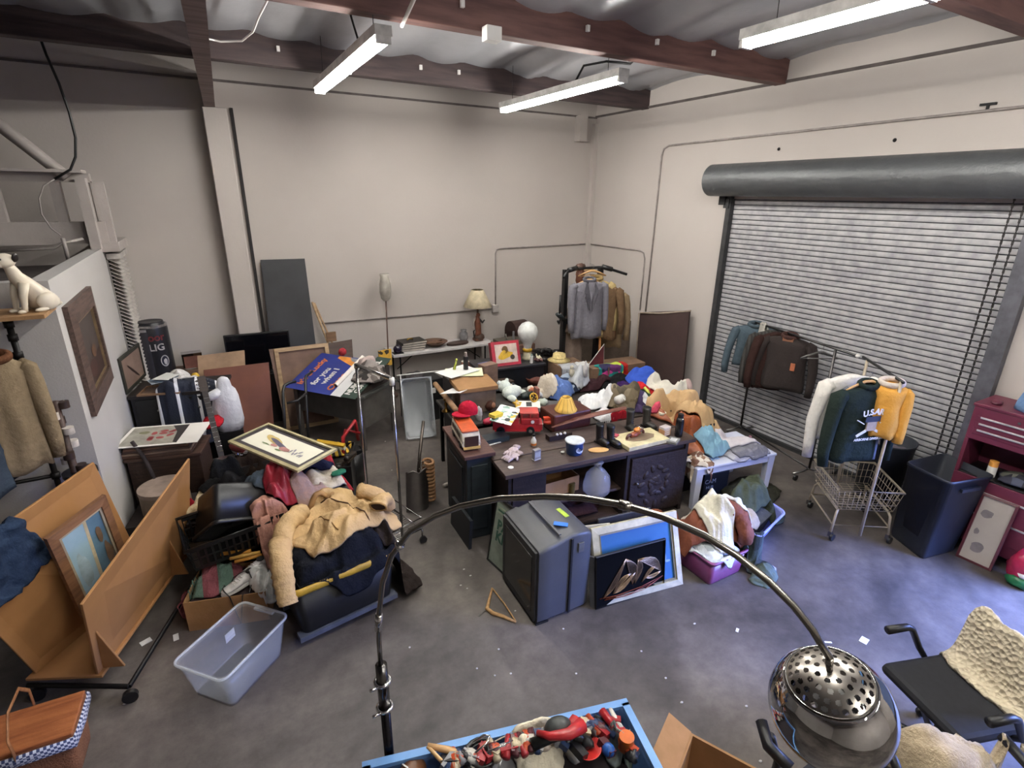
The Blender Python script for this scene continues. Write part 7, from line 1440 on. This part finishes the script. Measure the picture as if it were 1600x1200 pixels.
C('bag', 'olive camouflage bag in the middle of the heap', 'bag', 972, 618, .36, .4, .6, mat('6c604c', .9, kind='blotch', c2=['4c4436', '7c705c', '5c523c'], sc_=12, bump=.4), h=.24, seed=209, fold=.03)
C('shirt', 'white crumpled shirts heaped at the top right of the clothes', 'shirt', 1050, 598, .62, .4, -.4, fab('dcd8cc', 'c4c0b4'), h=.26, seed=210, fold=.06)
C('shirt', 'pale pinkish shirt trailing behind the white ones', 'shirt', 1075, 600, .5, .2, -.8, fab('b8a09c', 'a08c88'), h=.14, seed=211, drop=.3)
C('cloth', 'white and black printed cloth running down beside the tan coat', 'cloth', 1092, 622, .3, .7, .35, mat('d8d8d8', .9, kind='noise', sc_=5, c2='b4b4b8', bump=.4, bs=30), h=.12, seed=212, drop=.3)
C('leather_jacket', 'rust brown leather jacket under the tan coat', 'jacket', 1062, 645, .42, .7, .4, mat('9c5430', .4, kind='leather', sc_=6, c2='7c4024', bump=.2, bs=30), z=.9, h=.12, seed=213, drop=.3, fold=.04)
C('coat', 'big tan canvas coat spread down the right side of the clothes heap', 'coat', 1080, 626, .46, .85, .32, fab('c8aa82', 'b4946c', s=6), z=.95, h=.20, seed=214, drop=.4, fold=.045, n=46, sq=6)
p = at(1040, 612, 1.05); cloth('coat', 'tan folded collar end of cloth at the upper left of the big tan coat', 'coat', p.x, p.y, .3, .34, .2, fab('ceb088', 'b89870', s=6), h=.1, seed=215, fold=.03)
C('cloth', 'teal scrap of cloth between the hiking boots and the tan coat', 'cloth', 1030, 632, .14, .12, .3, fab('2c8c88'), h=.07, seed=216)
C('cloth', 'pink scrap of cloth beside the teal one', 'cloth', 1024, 640, .1, .1, .3, fab('d05068'), h=.05, seed=217)
C('lace', 'cream lace and beads at the right end of the sideboard', 'lace', 1095, 682, .34, .2, -.5, mat('c8bca8', .9, kind='blotch', c2=['8c6c54', 'd8d0c0', '6c4c3c'], sc_=20), z=.8, h=.05, seed=218, drop=.3)
C('sheet', 'white sheet with faint dots lying over the slate grey case', 'cloth', 935, 605, .42, .36, -.3, mat('e2e2e2', .9, kind='noise', sc_=12, c2='d0d2d6', bump=.4, bs=30), z=1.0, h=.12, seed=219, drop=.25, fold=.05)
C('sheet', 'white cloth hanging down behind the reddish brown board', 'cloth', 948, 632, .24, .26, .1, mat('dadadc', .9, kind='noise', sc_=12, c2='ccc8cc', bump=.4), z=.95, h=.10, seed=220, drop=.3, fold=.03)
C('cloth', 'crimson cloth beside the white hanging sheet', 'cloth', 972, 637, .24, .16, .2, fab('a01c28'), z=.92, h=.1, seed=221)
q = P(968, 630); T('mug', 'white enamel mug on its side behind the crimson cloth', 'mug', [('body', MB().tube([(-.05, 0, .05), (.05, 0, .05)], .048, 20), WHITE), ('handle', MB().tube([(0, -.045, .08), (0, -.07, .06), (0, -.045, .03)], .007), WHITE)], q, .3)
C('jeans', 'pale blue denim jeans heaped behind the yellow lampshade', 'jeans', 868, 600, .36, .42, .3, fab('5c74a8', '4a6094'), z=.95, h=.28, seed=222, fold=.04)
C('bandana', 'dark navy printed cloth beside the pale jeans', 'cloth', 888, 590, .34, .34, .2, mat('1c2740', .9, kind='blotch', c2=['1c2740', '26334f', '1c2740', '8c98a8'], sc_=16, bump=.3), z=.95, h=.24, seed=223)
C('cloth', 'cream knitted strip lying against the pale jeans', 'cloth', 850, 603, .12, .36, .5, fab('ded4c4', 'c8bca8'), z=.95, h=.14, seed=224)
C('bag', 'clear crumpled plastic and white cloth behind the camouflage bag', 'bag', 905, 590, .26, .2, .2, mat('c4c8cc', .35, kind='noise'), z=.95, h=.12, seed=225)
C('cloth', 'dark clothes lying around the white teddy bear', 'clothing', 800, 640, .5, .34, -.1, fab('33282a', '241c1e'), z=.86, h=.06, seed=226)
C('cloth', 'dark grey bag behind the white teddy bear', 'bag', 778, 596, .5, .3, -.1, mat('26282c', .5, kind='crumple', bump=.5, bs=10), z=.9, h=.16, seed=227)
# woven basket
q = P(838, 598); T('basket', 'oval reddish brown woven basket behind the doll', 'basket', [('body', MB().lathe([(0, 0), (.12, 0), (.17, .09), (.165, .095), (.11, .012), (0, .012)], 28), mat('8a4c3c', .7, kind='noise', sc_=30, c2='5c3028', bump=.8, bs=80)), ('contents', MB().ball((0, 0, .06), (.12, .12, .03), lump=.5), mat('7c4a40', .8))], q, .2)
# teddy bear
q = P(800, 622)
TB_ = mat('dfe6de', .95, kind='noise', sc_=20, c2='ccd4cc', bump=.6, bs=80)
T('teddy_bear', 'white teddy bear lying on its side between the cardboard box and the basket', 'teddy bear', [('body', MB().ball((0, 0, .08), (.14, .09, .08), lump=.15), TB_), ('head', MB().ball((-.02, .12, .12), (.085, .08, .075)), TB_), ('leg', MB().ball((.12, -.03, .05), (.07, .05, .04)), TB_), ('leg', MB().ball((-.08, -.09, .04), (.05, .07, .04)), TB_), ('ear', MB().ball((-.08, .15, .17), (.03, .02, .03)), TB_), ('ear', MB().ball((.05, .16, .17), (.03, .02, .03)), TB_), ('muzzle', MB().ball((.04, .08, .12), (.035, .03, .03)), mat('e8e0d0', .9)), ('paw', MB().ball((.14, .06, .07), (.05, .04, .035)), TB_)], q, .2)
q = P(830, 614); T('doll', 'small doll face with an orange pink mask beside the cream strip', 'doll', [('head', MB().ball((0, 0, .04), (.04, .035, .04)), mat('d8805c', .6)), ('hair', MB().ball((0, .015, .05), (.046, .035, .042), lump=.3), mat('e8dcd0', .9))], q, 0)
q = P(822, 622); T('toy', 'dark green toy figure lying in front of the doll', 'toy', [('body', MB().ball((0, 0, .04), (.08, .05, .04), lump=.5), mat('24302c', .5)), ('arm', MB().tube([(.02, 0, .05), (.09, -.03, .06)], .016), mat('2c3c48', .5))], q, .4)
q = P(808, 632); T('toy', 'small yellow star shaped toy by the leaflets', 'toy', [('star', MB().prism([((.06 if k % 2 == 0 else .03)*math.cos(k*PI/5), (.06 if k % 2 == 0 else .03)*math.sin(k*PI/5)) for k in range(10)], 0, .02), mat('e0b438', .5)), ('face', MB().ball((0, 0, .02), (.02, .02, .01)), mat('e8d0a8', .6))], q, .2, rx=.6)
q = P(836, 628); T('toy', 'yellow spoked toy wheel left of the lampshade case', 'toy', [('rim', MB().tube([(.045*math.cos(a), 0, .05+.045*math.sin(a)) for a in [k*PI/10 for k in range(20)]], .009, 8, closed=True), mat('d8a830', .4)), ('spokes', MB().tube([(-.045, 0, .05), (.045, 0, .05)], .005).tube([(0, 0, .005), (0, 0, .095)], .005), mat('d8a830', .4)), ('hub', MB().ball((0, 0, .05), .014), BLACK)], q, .1, rx=-.5)
q = P(845, 622); T('toy_ball', 'white and dark round toy beside the yellow wheel', 'toy', [('ball', MB().ball((0, 0, .04), .045), mat('b8bcc0', .4, kind='blotch', c2=['2c2c30', 'd8d8dc'], sc_=12))], q)
q = P(848, 632); T('cloth', 'greenish white cloth lump behind the wooden bracket', 'cloth', [('cloth', MB().ball((0, 0, .03), (.06, .05, .04), lump=.5), fab('ccd4c4'))], q)
q = P(914, 588); T('bottle', 'slim white bottle standing in front of the patterned shirt', 'bottle', [('body', MB().lathe([(0, 0), (.03, 0), (.03, .12), (.012, .16), (.012, .2), (0, .2)], 16), mat('dcd8d8', .4))], q)
q = P(893, 588); T('figurine', 'small cream figurine left of the slim white bottle', 'figurine', [('body', MB().ball((0, 0, .05), (.035, .03, .055), lump=.3), mat('d8d0b8', .5)), ('head', MB().ball((0, 0, .12), .025), mat('d8d0b8', .5))], q)
q = P(766, 640); T('toy', 'dark brown toy head leaning on the cardboard box', 'toy', [('head', MB().ball((0, 0, .05), (.06, .05, .06), lump=.4, seed=3), mat('5c3428', .6)), ('face', MB().ball((.02, -.03, .06), (.03, .03, .035)), mat('b88468', .6))], q)
q = P(775, 650); T('box', 'yellow packet beside the red cap', 'packet', [('packet', boxm(.12, .08, .03), mat('e4c838', .5))], q, .3)
q = P(762, 662); T('cloth', 'pink red plastic piece beside the red cap', 'toy', [('piece', MB().ball((0, 0, .03), (.06, .04, .035), lump=.3), mat('c42c4c', .5))], q, .3)

# ================================================================= WHITE TABLE

def C2(name, label, cat, px, py, w, d, rz, m, **k):
    k['zc'] = .72; p = at(px, py, .52); return cloth(name, label, cat, p.x, p.y, w, d, rz, m, **k)
C2('t_shirt', 'folded grey white printed t shirt at the bottom of the stack on the white table', 't-shirt', 1158, 702, .55, .36, -.15, fab('b8b8c0', '9c9ca8'), h=.04, seed=301, drop=.12, fold=.02, sq=8)
C2('t_shirt', 'dark grey t shirt in the middle of the stack on the white table', 't-shirt', 1165, 704, .42, .3, -.2, fab('84848c', '6c6c78'), h=.03, seed=302, drop=.1, fold=.02, sq=8)
C2('t_shirt', 'pale shirt with a small yellow print, on top of the white table stack', 't-shirt', 1150, 694, .5, .34, -.25, mat('d4d0d4', .9, kind='noise', sc_=7, c2='c4bcc4', bump=.4), h=.05, seed=303, drop=.15, fold=.02, sq=8)
q = P(1120, 702); T('toy', 'little yellow and brown toy lying at the edge of the folded shirts', 'toy', [('toy', MB().ball((0, 0, .01), (.035, .02, .012), lump=.4), mat('d8b83c', .6))], q)
q = P(1172, 683); T('ornament', 'small pink flower ornament on the folded shirts', 'ornament', [('flower', MB().ball((0, 0, .01), (.02, .02, .014), lump=.6), mat('c890a8', .6))], q)
C2('shirt', 'blue and green tie dyed shirt heaped at the left end of the white table', 'shirt', 1108, 705, .32, .34, .1, mat('88aecc', .9, kind='noise', sc_=5, c2='6c98a8', mixw=1.2, bump=.5, bs=30), h=.14, seed=304, drop=.18, fold=.03)
q = at(1095, 722, .5); drape_front('shirt', 'pale blue shirt corner hanging over the front edge of the white table', 'shirt', q.x-.02, q.x+.24, q.y+.01, .51, .36, fab('94b4d4', '84a0c4'), 12, rz=ang_w)
# below the table
T('storage_box', 'black box with pale lettering under the white table', 'box', [('box', boxm(.34, .3, .3), mat('10121a', .5)), ('lettering', MB().text('CAM', .07, (-.08, -.152, .2), RX(PI/2)).text('HUB', .05, (-.08, -.152, .13), RX(PI/2)), mat('9ca0a8', .5))], (4.5, 3.5, 0), -.15, bev=.01)
cloth('jacket', 'dark olive clothing spread on the floor under the white table', 'jacket', 4.9, 3.2, .7, .5, .2, fab('3c3c30', '2c2c24'), h=.1, seed=311, zc=.3)
tub_thing('storage_tub', 'pink purple plastic bin full of clothes right of the paintings', 'tub', 3.49, 2.58, 0, .44, .46, .24, 0, mat('7c4068', .35, kind='noise', sc_=5, c2='6c3458'), mat('8c4c78', .35), tap=.9, rr=.04)
T('bin_filling', 'dark clothes packed in the pink purple bin', 'clothing', [('filling', boxm(.36, .38, .2), fab('26262a'))], (3.49, 2.58, .008), 0)
tub_thing('storage_tub', 'lavender blue translucent tub tilted on its side behind the pink bin', 'tub', 4.10, 2.72, .05, .58, .42, .30, .25, mat('8c94d4', .3, kind='noise', sc_=5, c2='7c84c4', alpha=.85), mat('9ca4e0', .3), tap=.86, rx=.25)
T('bin_filling', 'grey clothes filling the lavender tub', 'clothing', [('filling', boxm(.46, .32, .2), fab('4c4c48'))], (4.10, 2.74, .09), .25, rx=.25)
cloth('t_shirt', 'white and black printed shirts spilling over the pink bin', 't-shirt', 3.46, 2.56, .44, .46, .1, mat('c4c8c8', .9, kind='blotch', c2=['2c3434', 'd0d4d4', '9ca4a8', 'd8d8d8'], sc_=9, bump=.4), h=.08, seed=312, drop=.12)
cloth('trousers', 'olive green trousers on the floor right of the lavender tub', 'trousers', 4.5, 2.85, .5, .5, .3, fab('3a4034', '2c3028'), h=.22, seed=313, drop=.5)
cloth('jacket', 'dark green jacket heaped on the lavender tub', 'jacket', 4.30, 2.88, .56, .44, .3, fab('4a5040', '3a4034'), h=.2, seed=314, drop=.35, fold=.045)
cloth('hat', 'beige sun hat at the edge of the lavender tub', 'hat', 3.98, 2.62, .28, .24, .1, fab('a89880', '94846c'), h=.1, seed=315, drop=.15)
cloth('shirt', 'dark green shirt trailing from the pink bin onto the floor', 'shirt', 3.82, 2.40, .26, .46, .3, mat('2c3434', .9, kind='blotch', c2=['2c3434', '2c3434', '3c4844', '8c8c94'], sc_=6, bump=.4), h=.05, seed=316, drop=.4)
cloth('shirt', 'pale green grey cloth end lying flat on the floor by the lamp arc', 'shirt', 3.78, 2.20, .26, .18, .2, fab('5c6860', '4c5850'), h=.03, seed=317)
BJ = mat('7c4228', .75, kind='fabric', sc_=5, c2='6c3620', bump=.5, bs=40)
bj = cloth('jacket', 'rust brown suede jacket heaped over the pink bin', 'jacket', 3.58, 2.72, .66, .60, -.45, BJ, h=.24, seed=318, drop=.2, fold=.06, n=46, freq=6)
o = V(bj.location); m_ = limb([(3.45, 2.95), (3.28, 3.02, .34), (3.12, 2.98, .36), (3.1, 2.86, .34)], .06, .7, 3); m_.v = [v-o for v in m_.v]; add_part(bj, 'sleeve', m_, BJ)
m_ = limb([(3.6, 2.62), (3.68, 2.48), (3.7, 2.38, .3)], .085, .7, 5); m_.v = [v-o for v in m_.v]; add_part(bj, 'sleeve', m_, BJ)
cloth('shirt', 'cream white shirt thrown across the rust brown jacket', 'shirt', 3.52, 2.66, .24, .56, -.15, fab('e0dccc', 'ccc8b8'), h=.07, seed=319, drop=.34, fold=.04)
cloth('shirt', 'white shirt sleeve crossing the right side of the rust brown jacket', 'shirt', 3.72, 2.66, .14, .5, .25, fab('dcdcd8', 'c8c8c4'), h=.05, seed=320, drop=.3, fold=.03)

# ================================================================= RIGHT SIDE
# chrome garment rack by the roller door
gl_, gr_ = V((6.12, 4.33, 1.58)), V((5.80, 3.12, 1.58)); ge = (gr_-gl_).normalized(); gp_ = V((-ge.y, ge.x, 0))
BR = metal('5c5a5a', .3); rk = [('hanging_bar', MB().tube([gl_-ge*.05, gr_+ge*.27], .014), BR), ('bar_end', MB().ball(gr_+ge*.28, .022), WHITE)]
for q in (gl_, gr_):
    b0 = V((q.x, q.y, .12)); rk.append(('post', MB().tube([b0, q], .015), BR)); f = MB().tube([b0-gp_*.02, b0+gp_*.06+V((0, 0, -.03)), b0+gp_*.36+V((0, 0, -.04))], .012).tube([b0, b0-gp_*.1+V((0, 0, -.03)), b0-gp_*.22+V((0, 0, -.04))], .012); rk.append(('foot', f, metal('9c9a98', .3)))
    for s in (.36, -.2): c_ = b0+gp_*s; rk.append(('caster', MB().cyl((c_.x, c_.y-.012, .035), .035, .024, 14, R=RX(PI/2)), BLACK))
rk.append(('base_bar', MB().tube([V((gl_.x, gl_.y, .12)), V((gr_.x, gr_.y, .12))], .012), BR))
T('garment_rack', 'chrome rolling garment rack with dark jackets in front of the roller door', 'clothes rack', rk)
def onrack(t, dz=-.03): p = gl_*(1-t)+gr_*t; return (p.x, p.y, p.z+dz)
rzr = math.atan2(ge.y, ge.x)
garment('denim_jacket', 'blue grey denim jacket at the left end of the garment rack', 'jacket', onrack(-.03), rzr+.9, fab('56646e', '44525c'), L=.56, W=.46, D=.16, slv=.6, seed=21, collar=fab('56646e'))
cloth('cloth', 'pale grey cloth folded over the left end of the rack bar', 'cloth', onrack(.08)[0], onrack(.08)[1], .1, .2, rzr, fab('b8b4ac'), h=.02, seed=22, drop=.25, zc=2.2, n=16)
garment('jacket', 'dark grey plaid jacket between the denim and the brown ones on the rack', 'jacket', onrack(.22), rzr+1.2, mat('3c3a38', .9, kind='stripe', c2='2a2826', sc_=8, mixw=.5, bump=.4), L=.68, W=.44, D=.15, slv=.62, seed=23)
garment('jacket', 'dark reddish brown jacket in the middle of the garment rack', 'jacket', onrack(.30), rzr+1.25, fab('3c2824', '2c1c1a'), L=.72, W=.44, D=.16, slv=.64, seed=24)
def patch(D, L, W): return [('emblem', MB().box((.12, -D*.62, -.34), (.05, .012, .09)), mat('b86a48', .6)), ('collar_lining', MB().box((0, -.055, -.03), (.12, .01, .05)), mat('8c5c44', .8))]
garment('jacket', 'dark brown corduroy jacket with a small orange patch, rightmost on the rack', 'jacket', onrack(.46), rzr+.55, mat('2e2422', .9, kind='stripe', c2='241c1a', sc_=26, mixw=.5, bump=.3), L=.66, W=.52, D=.17, slv=.62, seed=25, collar=fab('4c3430'), extra=patch)
hanger('white plastic hanger on the garment rack between the denim and brown jackets', onrack(.33, -.05), rzr+1.2, WHITE)
hanger('dark wire hanger hanging empty near the right post of the garment rack', onrack(.85, -.09), rzr+1.3, STEEL)
# wire basket cart with a hanging bar
CG = mat('b8aa94', .5, .1, kind='noise', sc_=10, c2='a09480')
k0, k1, k2, k3 = V((5.20, 2.76, .55)), V((4.81, 2.27, .55)), V((5.29, 1.95, .55)), V((5.68, 2.42, .55))
cc = (k0+k1+k2+k3)/4
def inset(p, f, z): q = cc+(p-cc)*f; q.z = z; return q
wm = MB(); levels = ((.55, 1.0), (.47, .96), (.40, .92), (.33, .88))
for z, f in levels[1:]: wm.tube([inset(p, f, z) for p in (k0, k1, k2, k3)], .004, 6, closed=True)
ks = (k0, k1, k2, k3)
for i in range(4):
    a_, b_ = ks[i], ks[(i+1) % 4]; n_ = 12
    for j in range(n_):
        p = a_*(1-j/n_)+b_*(j/n_); wm.tube([p, inset(p, .88, .33)], .0026, 4)
for j in range(1, 12):
    t = j/12; wm.tube([inset(k0*(1-t)+k1*t, .88, .33), inset(k3*(1-t)+k2*t, .88, .33)], .0026, 4)
    if j % 2: wm.tube([inset(k1*(1-t)+k2*t, .88, .33), inset(k0*(1-t)+k3*t, .88, .33)], .0026, 4)
kp = [('basket_wires', wm, CG), ('rim', MB().tube([k0, k1, k2, k3], .013, 8, closed=True), CG)]
bf = [inset(p, .8, .3) for p in ks]; gf = [inset(p, .92, .08) for p in ks]
for a_, b_ in ((0, 1), (3, 2)):
    kp.append(('leg_frame', MB().tube([gf[a_], inset(ks[a_], .86, .27), inset(ks[a_], .8, .31), inset(ks[b_], .8, .31), inset(ks[b_], .86, .27), gf[b_]], .012), CG))
kp.append(('lower_rail', MB().tube([inset(p, .9, .16) for p in ks], .009, 8, closed=True), CG))
for g in gf: kp.append(('caster', MB().cyl((g.x, g.y-.012, .035), .035, .024, 14, R=RX(PI/2)), BLACK)); kp.append(('caster_fork', MB().box((g.x, g.y, .06), (.03, .034, .05)), STEEL))
pR0 = V((4.97, 2.08, .12)); pR1 = V((4.97, 2.08, 1.66)); pL0 = V((5.38, 2.58, .12)); pL1 = V((5.38, 2.58, 1.66))
kp += [('upright', MB().tube([pR0, pR1], .014), CG), ('upright', MB().tube([pL0, pL1], .014), CG), ('hanging_bar', MB().tube([pL1+(pL1-pR1)*.15, pR1-(pL1-pR1)*.05], .013), BLACK)]
T('laundry_cart', 'beige wire laundry basket cart with a hanging bar, right of the garment rack', 'cart', kp)
def onc(t, dz=-.03): p = pL1*(1-t)+pR1*t; return (p.x, p.y, p.z+dz)
rzc = math.atan2((pR1-pL1).y, (pR1-pL1).x)
def army(D, L, W):
    zf = -D*.5-.05; m = MB().text('U.S.', .075, (-.055, zf-.004, -.21), RX(PI/2) @ RZ(.18), .001, bold=.003).text('ARMY', .075, (.10, zf-.004, -.215), RX(PI/2) @ RZ(-.15), .001, bold=.003)
    e = MB().box((0, zf, -.335), (.10, .012, .09)); e.m = 1; e.box((0, zf-.004, -.27), (.15, .008, .05)); e.m = 2
    for s in (-1, 1): e.box((s*.09, zf-.002, -.40), (.10, .008, .022), R=RY(s*.5)); e.box((s*.12, zf-.002, -.29), (.09, .008, .008), R=RY(-s*.5))
    b2 = MB().text('AIRBORNE DIVISION', .032, (.0, zf-.004, -.46), RX(PI/2), .001, bold=.001)
    return [('lettering', m, WHITE), ('emblem', e, [mat('b8a48c', .7), mat('2c3448', .7), WHITE]), ('lower_lettering', b2, WHITE), ('sleeve_label', MB().box((-W*.5-.045, -.055, -.28), (.035, .006, .08)), mat('6c7464', .7))]
rzf = -.30; ASW = tuple(at(1356, 601, 1.59))
garment('shirt', 'white long sleeved shirt hanging behind the dark green sweatshirt', 'shirt', tuple(at(1345, 592, 1.60)+V((.06, .1, 0))), rzf-.1, fab('e2ded8', 'd0ccc6'), L=.62, W=.5, D=.12, slv=.72, seed=31, spread=.06)
garment('sweatshirt', 'dark green sweatshirt with white army lettering on the cart rail', 'sweatshirt', ASW, rzf, fab('25302c', '1d2622'), L=.70, W=.54, D=.16, slv=.66, seed=32, extra=army, collar=fab('25302c'), spread=.05)
hanger('wooden hanger holding the dark green sweatshirt', (ASW[0], ASW[1], ASW[2]+.035), rzf, WH_)
garment('jacket', 'mustard yellow jacket with a pale collar at the right end of the cart rail', 'jacket', tuple(at(1393, 598, 1.62)), rzf-.55, fab('d8a04c', 'c48c3c'), L=.48, W=.27, D=.2, slv=.46, seed=33, collar=fab('e0d4cc'), spread=.0)
garment('shirt', 'grey shirt hem hanging below the mustard jacket', 'shirt', tuple(at(1386, 618, 1.55)+V((.12, .2, 0))), rzf-.8, fab('6c707c', '5c606c'), L=.66, W=.34, D=.12, slv=.3, seed=34, spread=-.04)
# big dark trash bins
DB = mat('20242e', .5, kind='noise', sc_=4, c2='1a1e28', bump=.05)
def bigbin(name, label, pts_top, pts_bot, h):
    m = MB(); n = 4
    def ring(P_, z, f=1.):
        c_ = sum(P_, V((0, 0, 0)))/4; out = []
        for i in range(4):
            a, b, c = P_[(i-1) % 4], P_[i], P_[(i+1) % 4]
            for k in range(4): t = k/3; p = b+((a-b).normalized()*(1-t)**2+(c-b).normalized()*t**2)*.05; q = c_+(p-c_)*f; out.append(V((q.x, q.y, z)))
        return out
    rings = [ring(pts_bot, 0), ring(pts_bot, .02, 1.02), ring(pts_top, h-.03, .97), ring(pts_top, h-.03, 1.0), ring(pts_top, h, 1.0), ring(pts_top, h, .955), ring(pts_bot, .05, .96), ring(pts_bot, .04, .5)]
    m.loft(rings); return T(name, label, 'trash bin', [('body', m, DB), ('hand_grip', MB().box(((pts_top[1]+pts_top[2])/2).to_tuple()[:2]+(h-.1,), (.22, .03, .03), rz=math.atan2((pts_top[2]-pts_top[1]).y, (pts_top[2]-pts_top[1]).x)), DB)])
bt = [V(p) for p in ((5.41, 2.06, 0), (5.32, 1.66, 0), (5.84, 1.53, 0), (5.96, 1.98, 0))]; bb_ = [V(p) for p in ((5.46, 2.04, 0), (5.30, 1.68, 0), (5.72, 1.60, 0), (5.84, 1.96, 0))]
bigbin('trash_bin', 'large square dark blue grey plastic bin right of the laundry cart', bt, bb_, .80)
q = at(1395, 712, .75)
T('trash_bin', 'round dark bin behind the laundry cart with scuffed inside', 'trash bin', [('body', MB().lathe([(0, 0), (.19, 0), (.24, .74), (.25, .76), (.235, .76), (.18, .05), (0, .04)], 28), DB), ('bag', MB().ball((0, 0, .6), (.18, .18, .1), lump=.5), mat('6c6470', .6))], (5.93, 2.45, 0))
# red tool chest
RD2 = mat('6c2c40', .4, kind='noise', sc_=3, c2='5c2438')
tx0, tx1, ty0, ty1 = 5.84, 6.26, .98, 1.83
tcp_ = [('lower_body', MB().b(tx0, tx1, ty0, ty1, .08, .72), RD2), ('side_post', MB().b(tx0, tx1, ty1-.03, ty1, .72, 1.06), RD2), ('side_post', MB().b(tx0, tx1, ty0, ty0+.03, .72, 1.06), RD2), ('back_panel', MB().b(tx1-.02, tx1, ty0, ty1, .72, 1.06), RD2), ('upper_body', MB().b(tx0, tx1, ty0, ty1, 1.06, 1.37), RD2), ('lid', MB().b(tx0-.01, tx1, ty0-.01, ty1+.01, 1.37, 1.40), RD2), ('well', MB().b(tx0+.01, tx1-.02, ty0+.03, ty1-.03, .70, .735), BLACK)]
for z, h_ in ((1.15, .055), (1.21, .055), (1.27, .06), (.6, .1), (.38, .2)): tcp_.append(('drawer', MB().b(tx0-.005, tx0, ty0+.04, ty1-.04, z-h_+.02, z+.017), RD2, dict(sub=[('pull', MB().b(tx0-.016, tx0-.005, ty0+.06, ty1-.07, z, z+.016), mat('d8d4d8', .3, .4))])))
tcp_.append(('lock', MB().cyl((tx0, 1.5, 1.32), .012, .006, 12, R=RY(-PI/2)), CHROME))
for x in (tx0+.05, tx1-.05):
    for y in (ty0+.06, ty1-.06): tcp_.append(('caster', MB().cyl((x, y-.012, .04), .04, .024, 14, R=RX(PI/2)), BLACK))
T('tool_chest', 'dark red rolling tool chest against the right wall', 'tool chest', tcp_, bev=.006)
q = atx(1535, 728, 5.95); T('bottle', 'white bottle with an orange cap in the open bay of the tool chest', 'bottle', [('body', MB().cyl((0, 0, 0), .035, .1, 18), WHITE), ('cap', MB().cyl((0, 0, .1), .034, .05, 18), mat('d89848', .4))], (5.95, 1.60, .737))
cloth('cloth', 'dark rags and tools in the open bay of the tool chest', 'rags', 6.02, 1.3, .3, .55, 0, mat('2c2c3c', .8, kind='blotch', c2=['1c1c28', '44485c', '5c5c54'], sc_=12), h=.1, seed=331, zc=.95, n=26)
dj = MB(); rings = []
for i, (z, a_, b_) in enumerate(((0, .2, .12), (.06, .19, .12), (.14, .17, .1), (.22, .155, .09), (.28, .15, .07), (.31, .15, .045))): rings.append([V((b_*math.cos(t)*(1+.1*noise.noise(V((math.cos(t)*3, z*8, 1)))), a_*math.sin(t)*(1+.08*noise.noise(V((math.sin(t)*3, z*8, 2)))), z)) for t in [2*PI*k/24 for k in range(24)]])
T('jeans', 'pale blue jeans standing folded on top of the red tool chest', 'jeans', [('denim', dj.loft(rings), fab('7494bc', '6080a8')), ('waistband', MB().tube([(.045*math.cos(t), .15*math.sin(t), .305) for t in [k*PI/10 for k in range(20)]], .012, 6, closed=True), fab('84a4cc'))], (6.0, 1.42, 1.40), -.1)
q = atx(1540, 625, 5.95); T('trinket', 'small dark red trinket on the left corner of the tool chest', 'trinket', [('body', MB().ball((0, 0, .015), (.05, .04, .02), lump=.4), mat('5c2438', .4))], (5.95, 1.72, 1.402))
def art_sc(p, W, H): p.m = 1; poly(p, ell(W*.3, H*.75, W*.2, H*.06, seed=2, rot=.3), .001); poly(p, ell(W*.42, H*.22, W*.22, H*.08, seed=6, rot=-.4), .001); poly(p, ell(W*.2, H*.45, W*.08, H*.05, seed=9), .001)
framed('framed_picture', 'pale framed scroll like picture leaning against the red tool chest', 'picture', at(1493, 868, 0), at(1548, 893, 0), V((5.80, 1.585, .62)), .02, mat('5c2c34', .4), art_sc, [mat('a8a098', .5, kind='noise', sc_=5, c2='989088', mixw=1.2), mat('827a7c', .6)], t=.012)
q = at(1592, 880, 0.1); T('bag', 'red and green shiny gift bag on the floor at the far right', 'bag', [('body', MB().ball((0, 0, .15), (.09, .1, .17), lump=.3, seed=4), mat('b82c50', .25)), ('green_base', MB().ball((-.03, -.02, .05), (.09, .1, .06), lump=.3, seed=2), mat('2c7c4c', .3)), ('white_fold', MB().ball((-.05, -.03, .12), (.05, .06, .03), lump=.4), WHITE)], (5.68, 1.12, 0), .2)
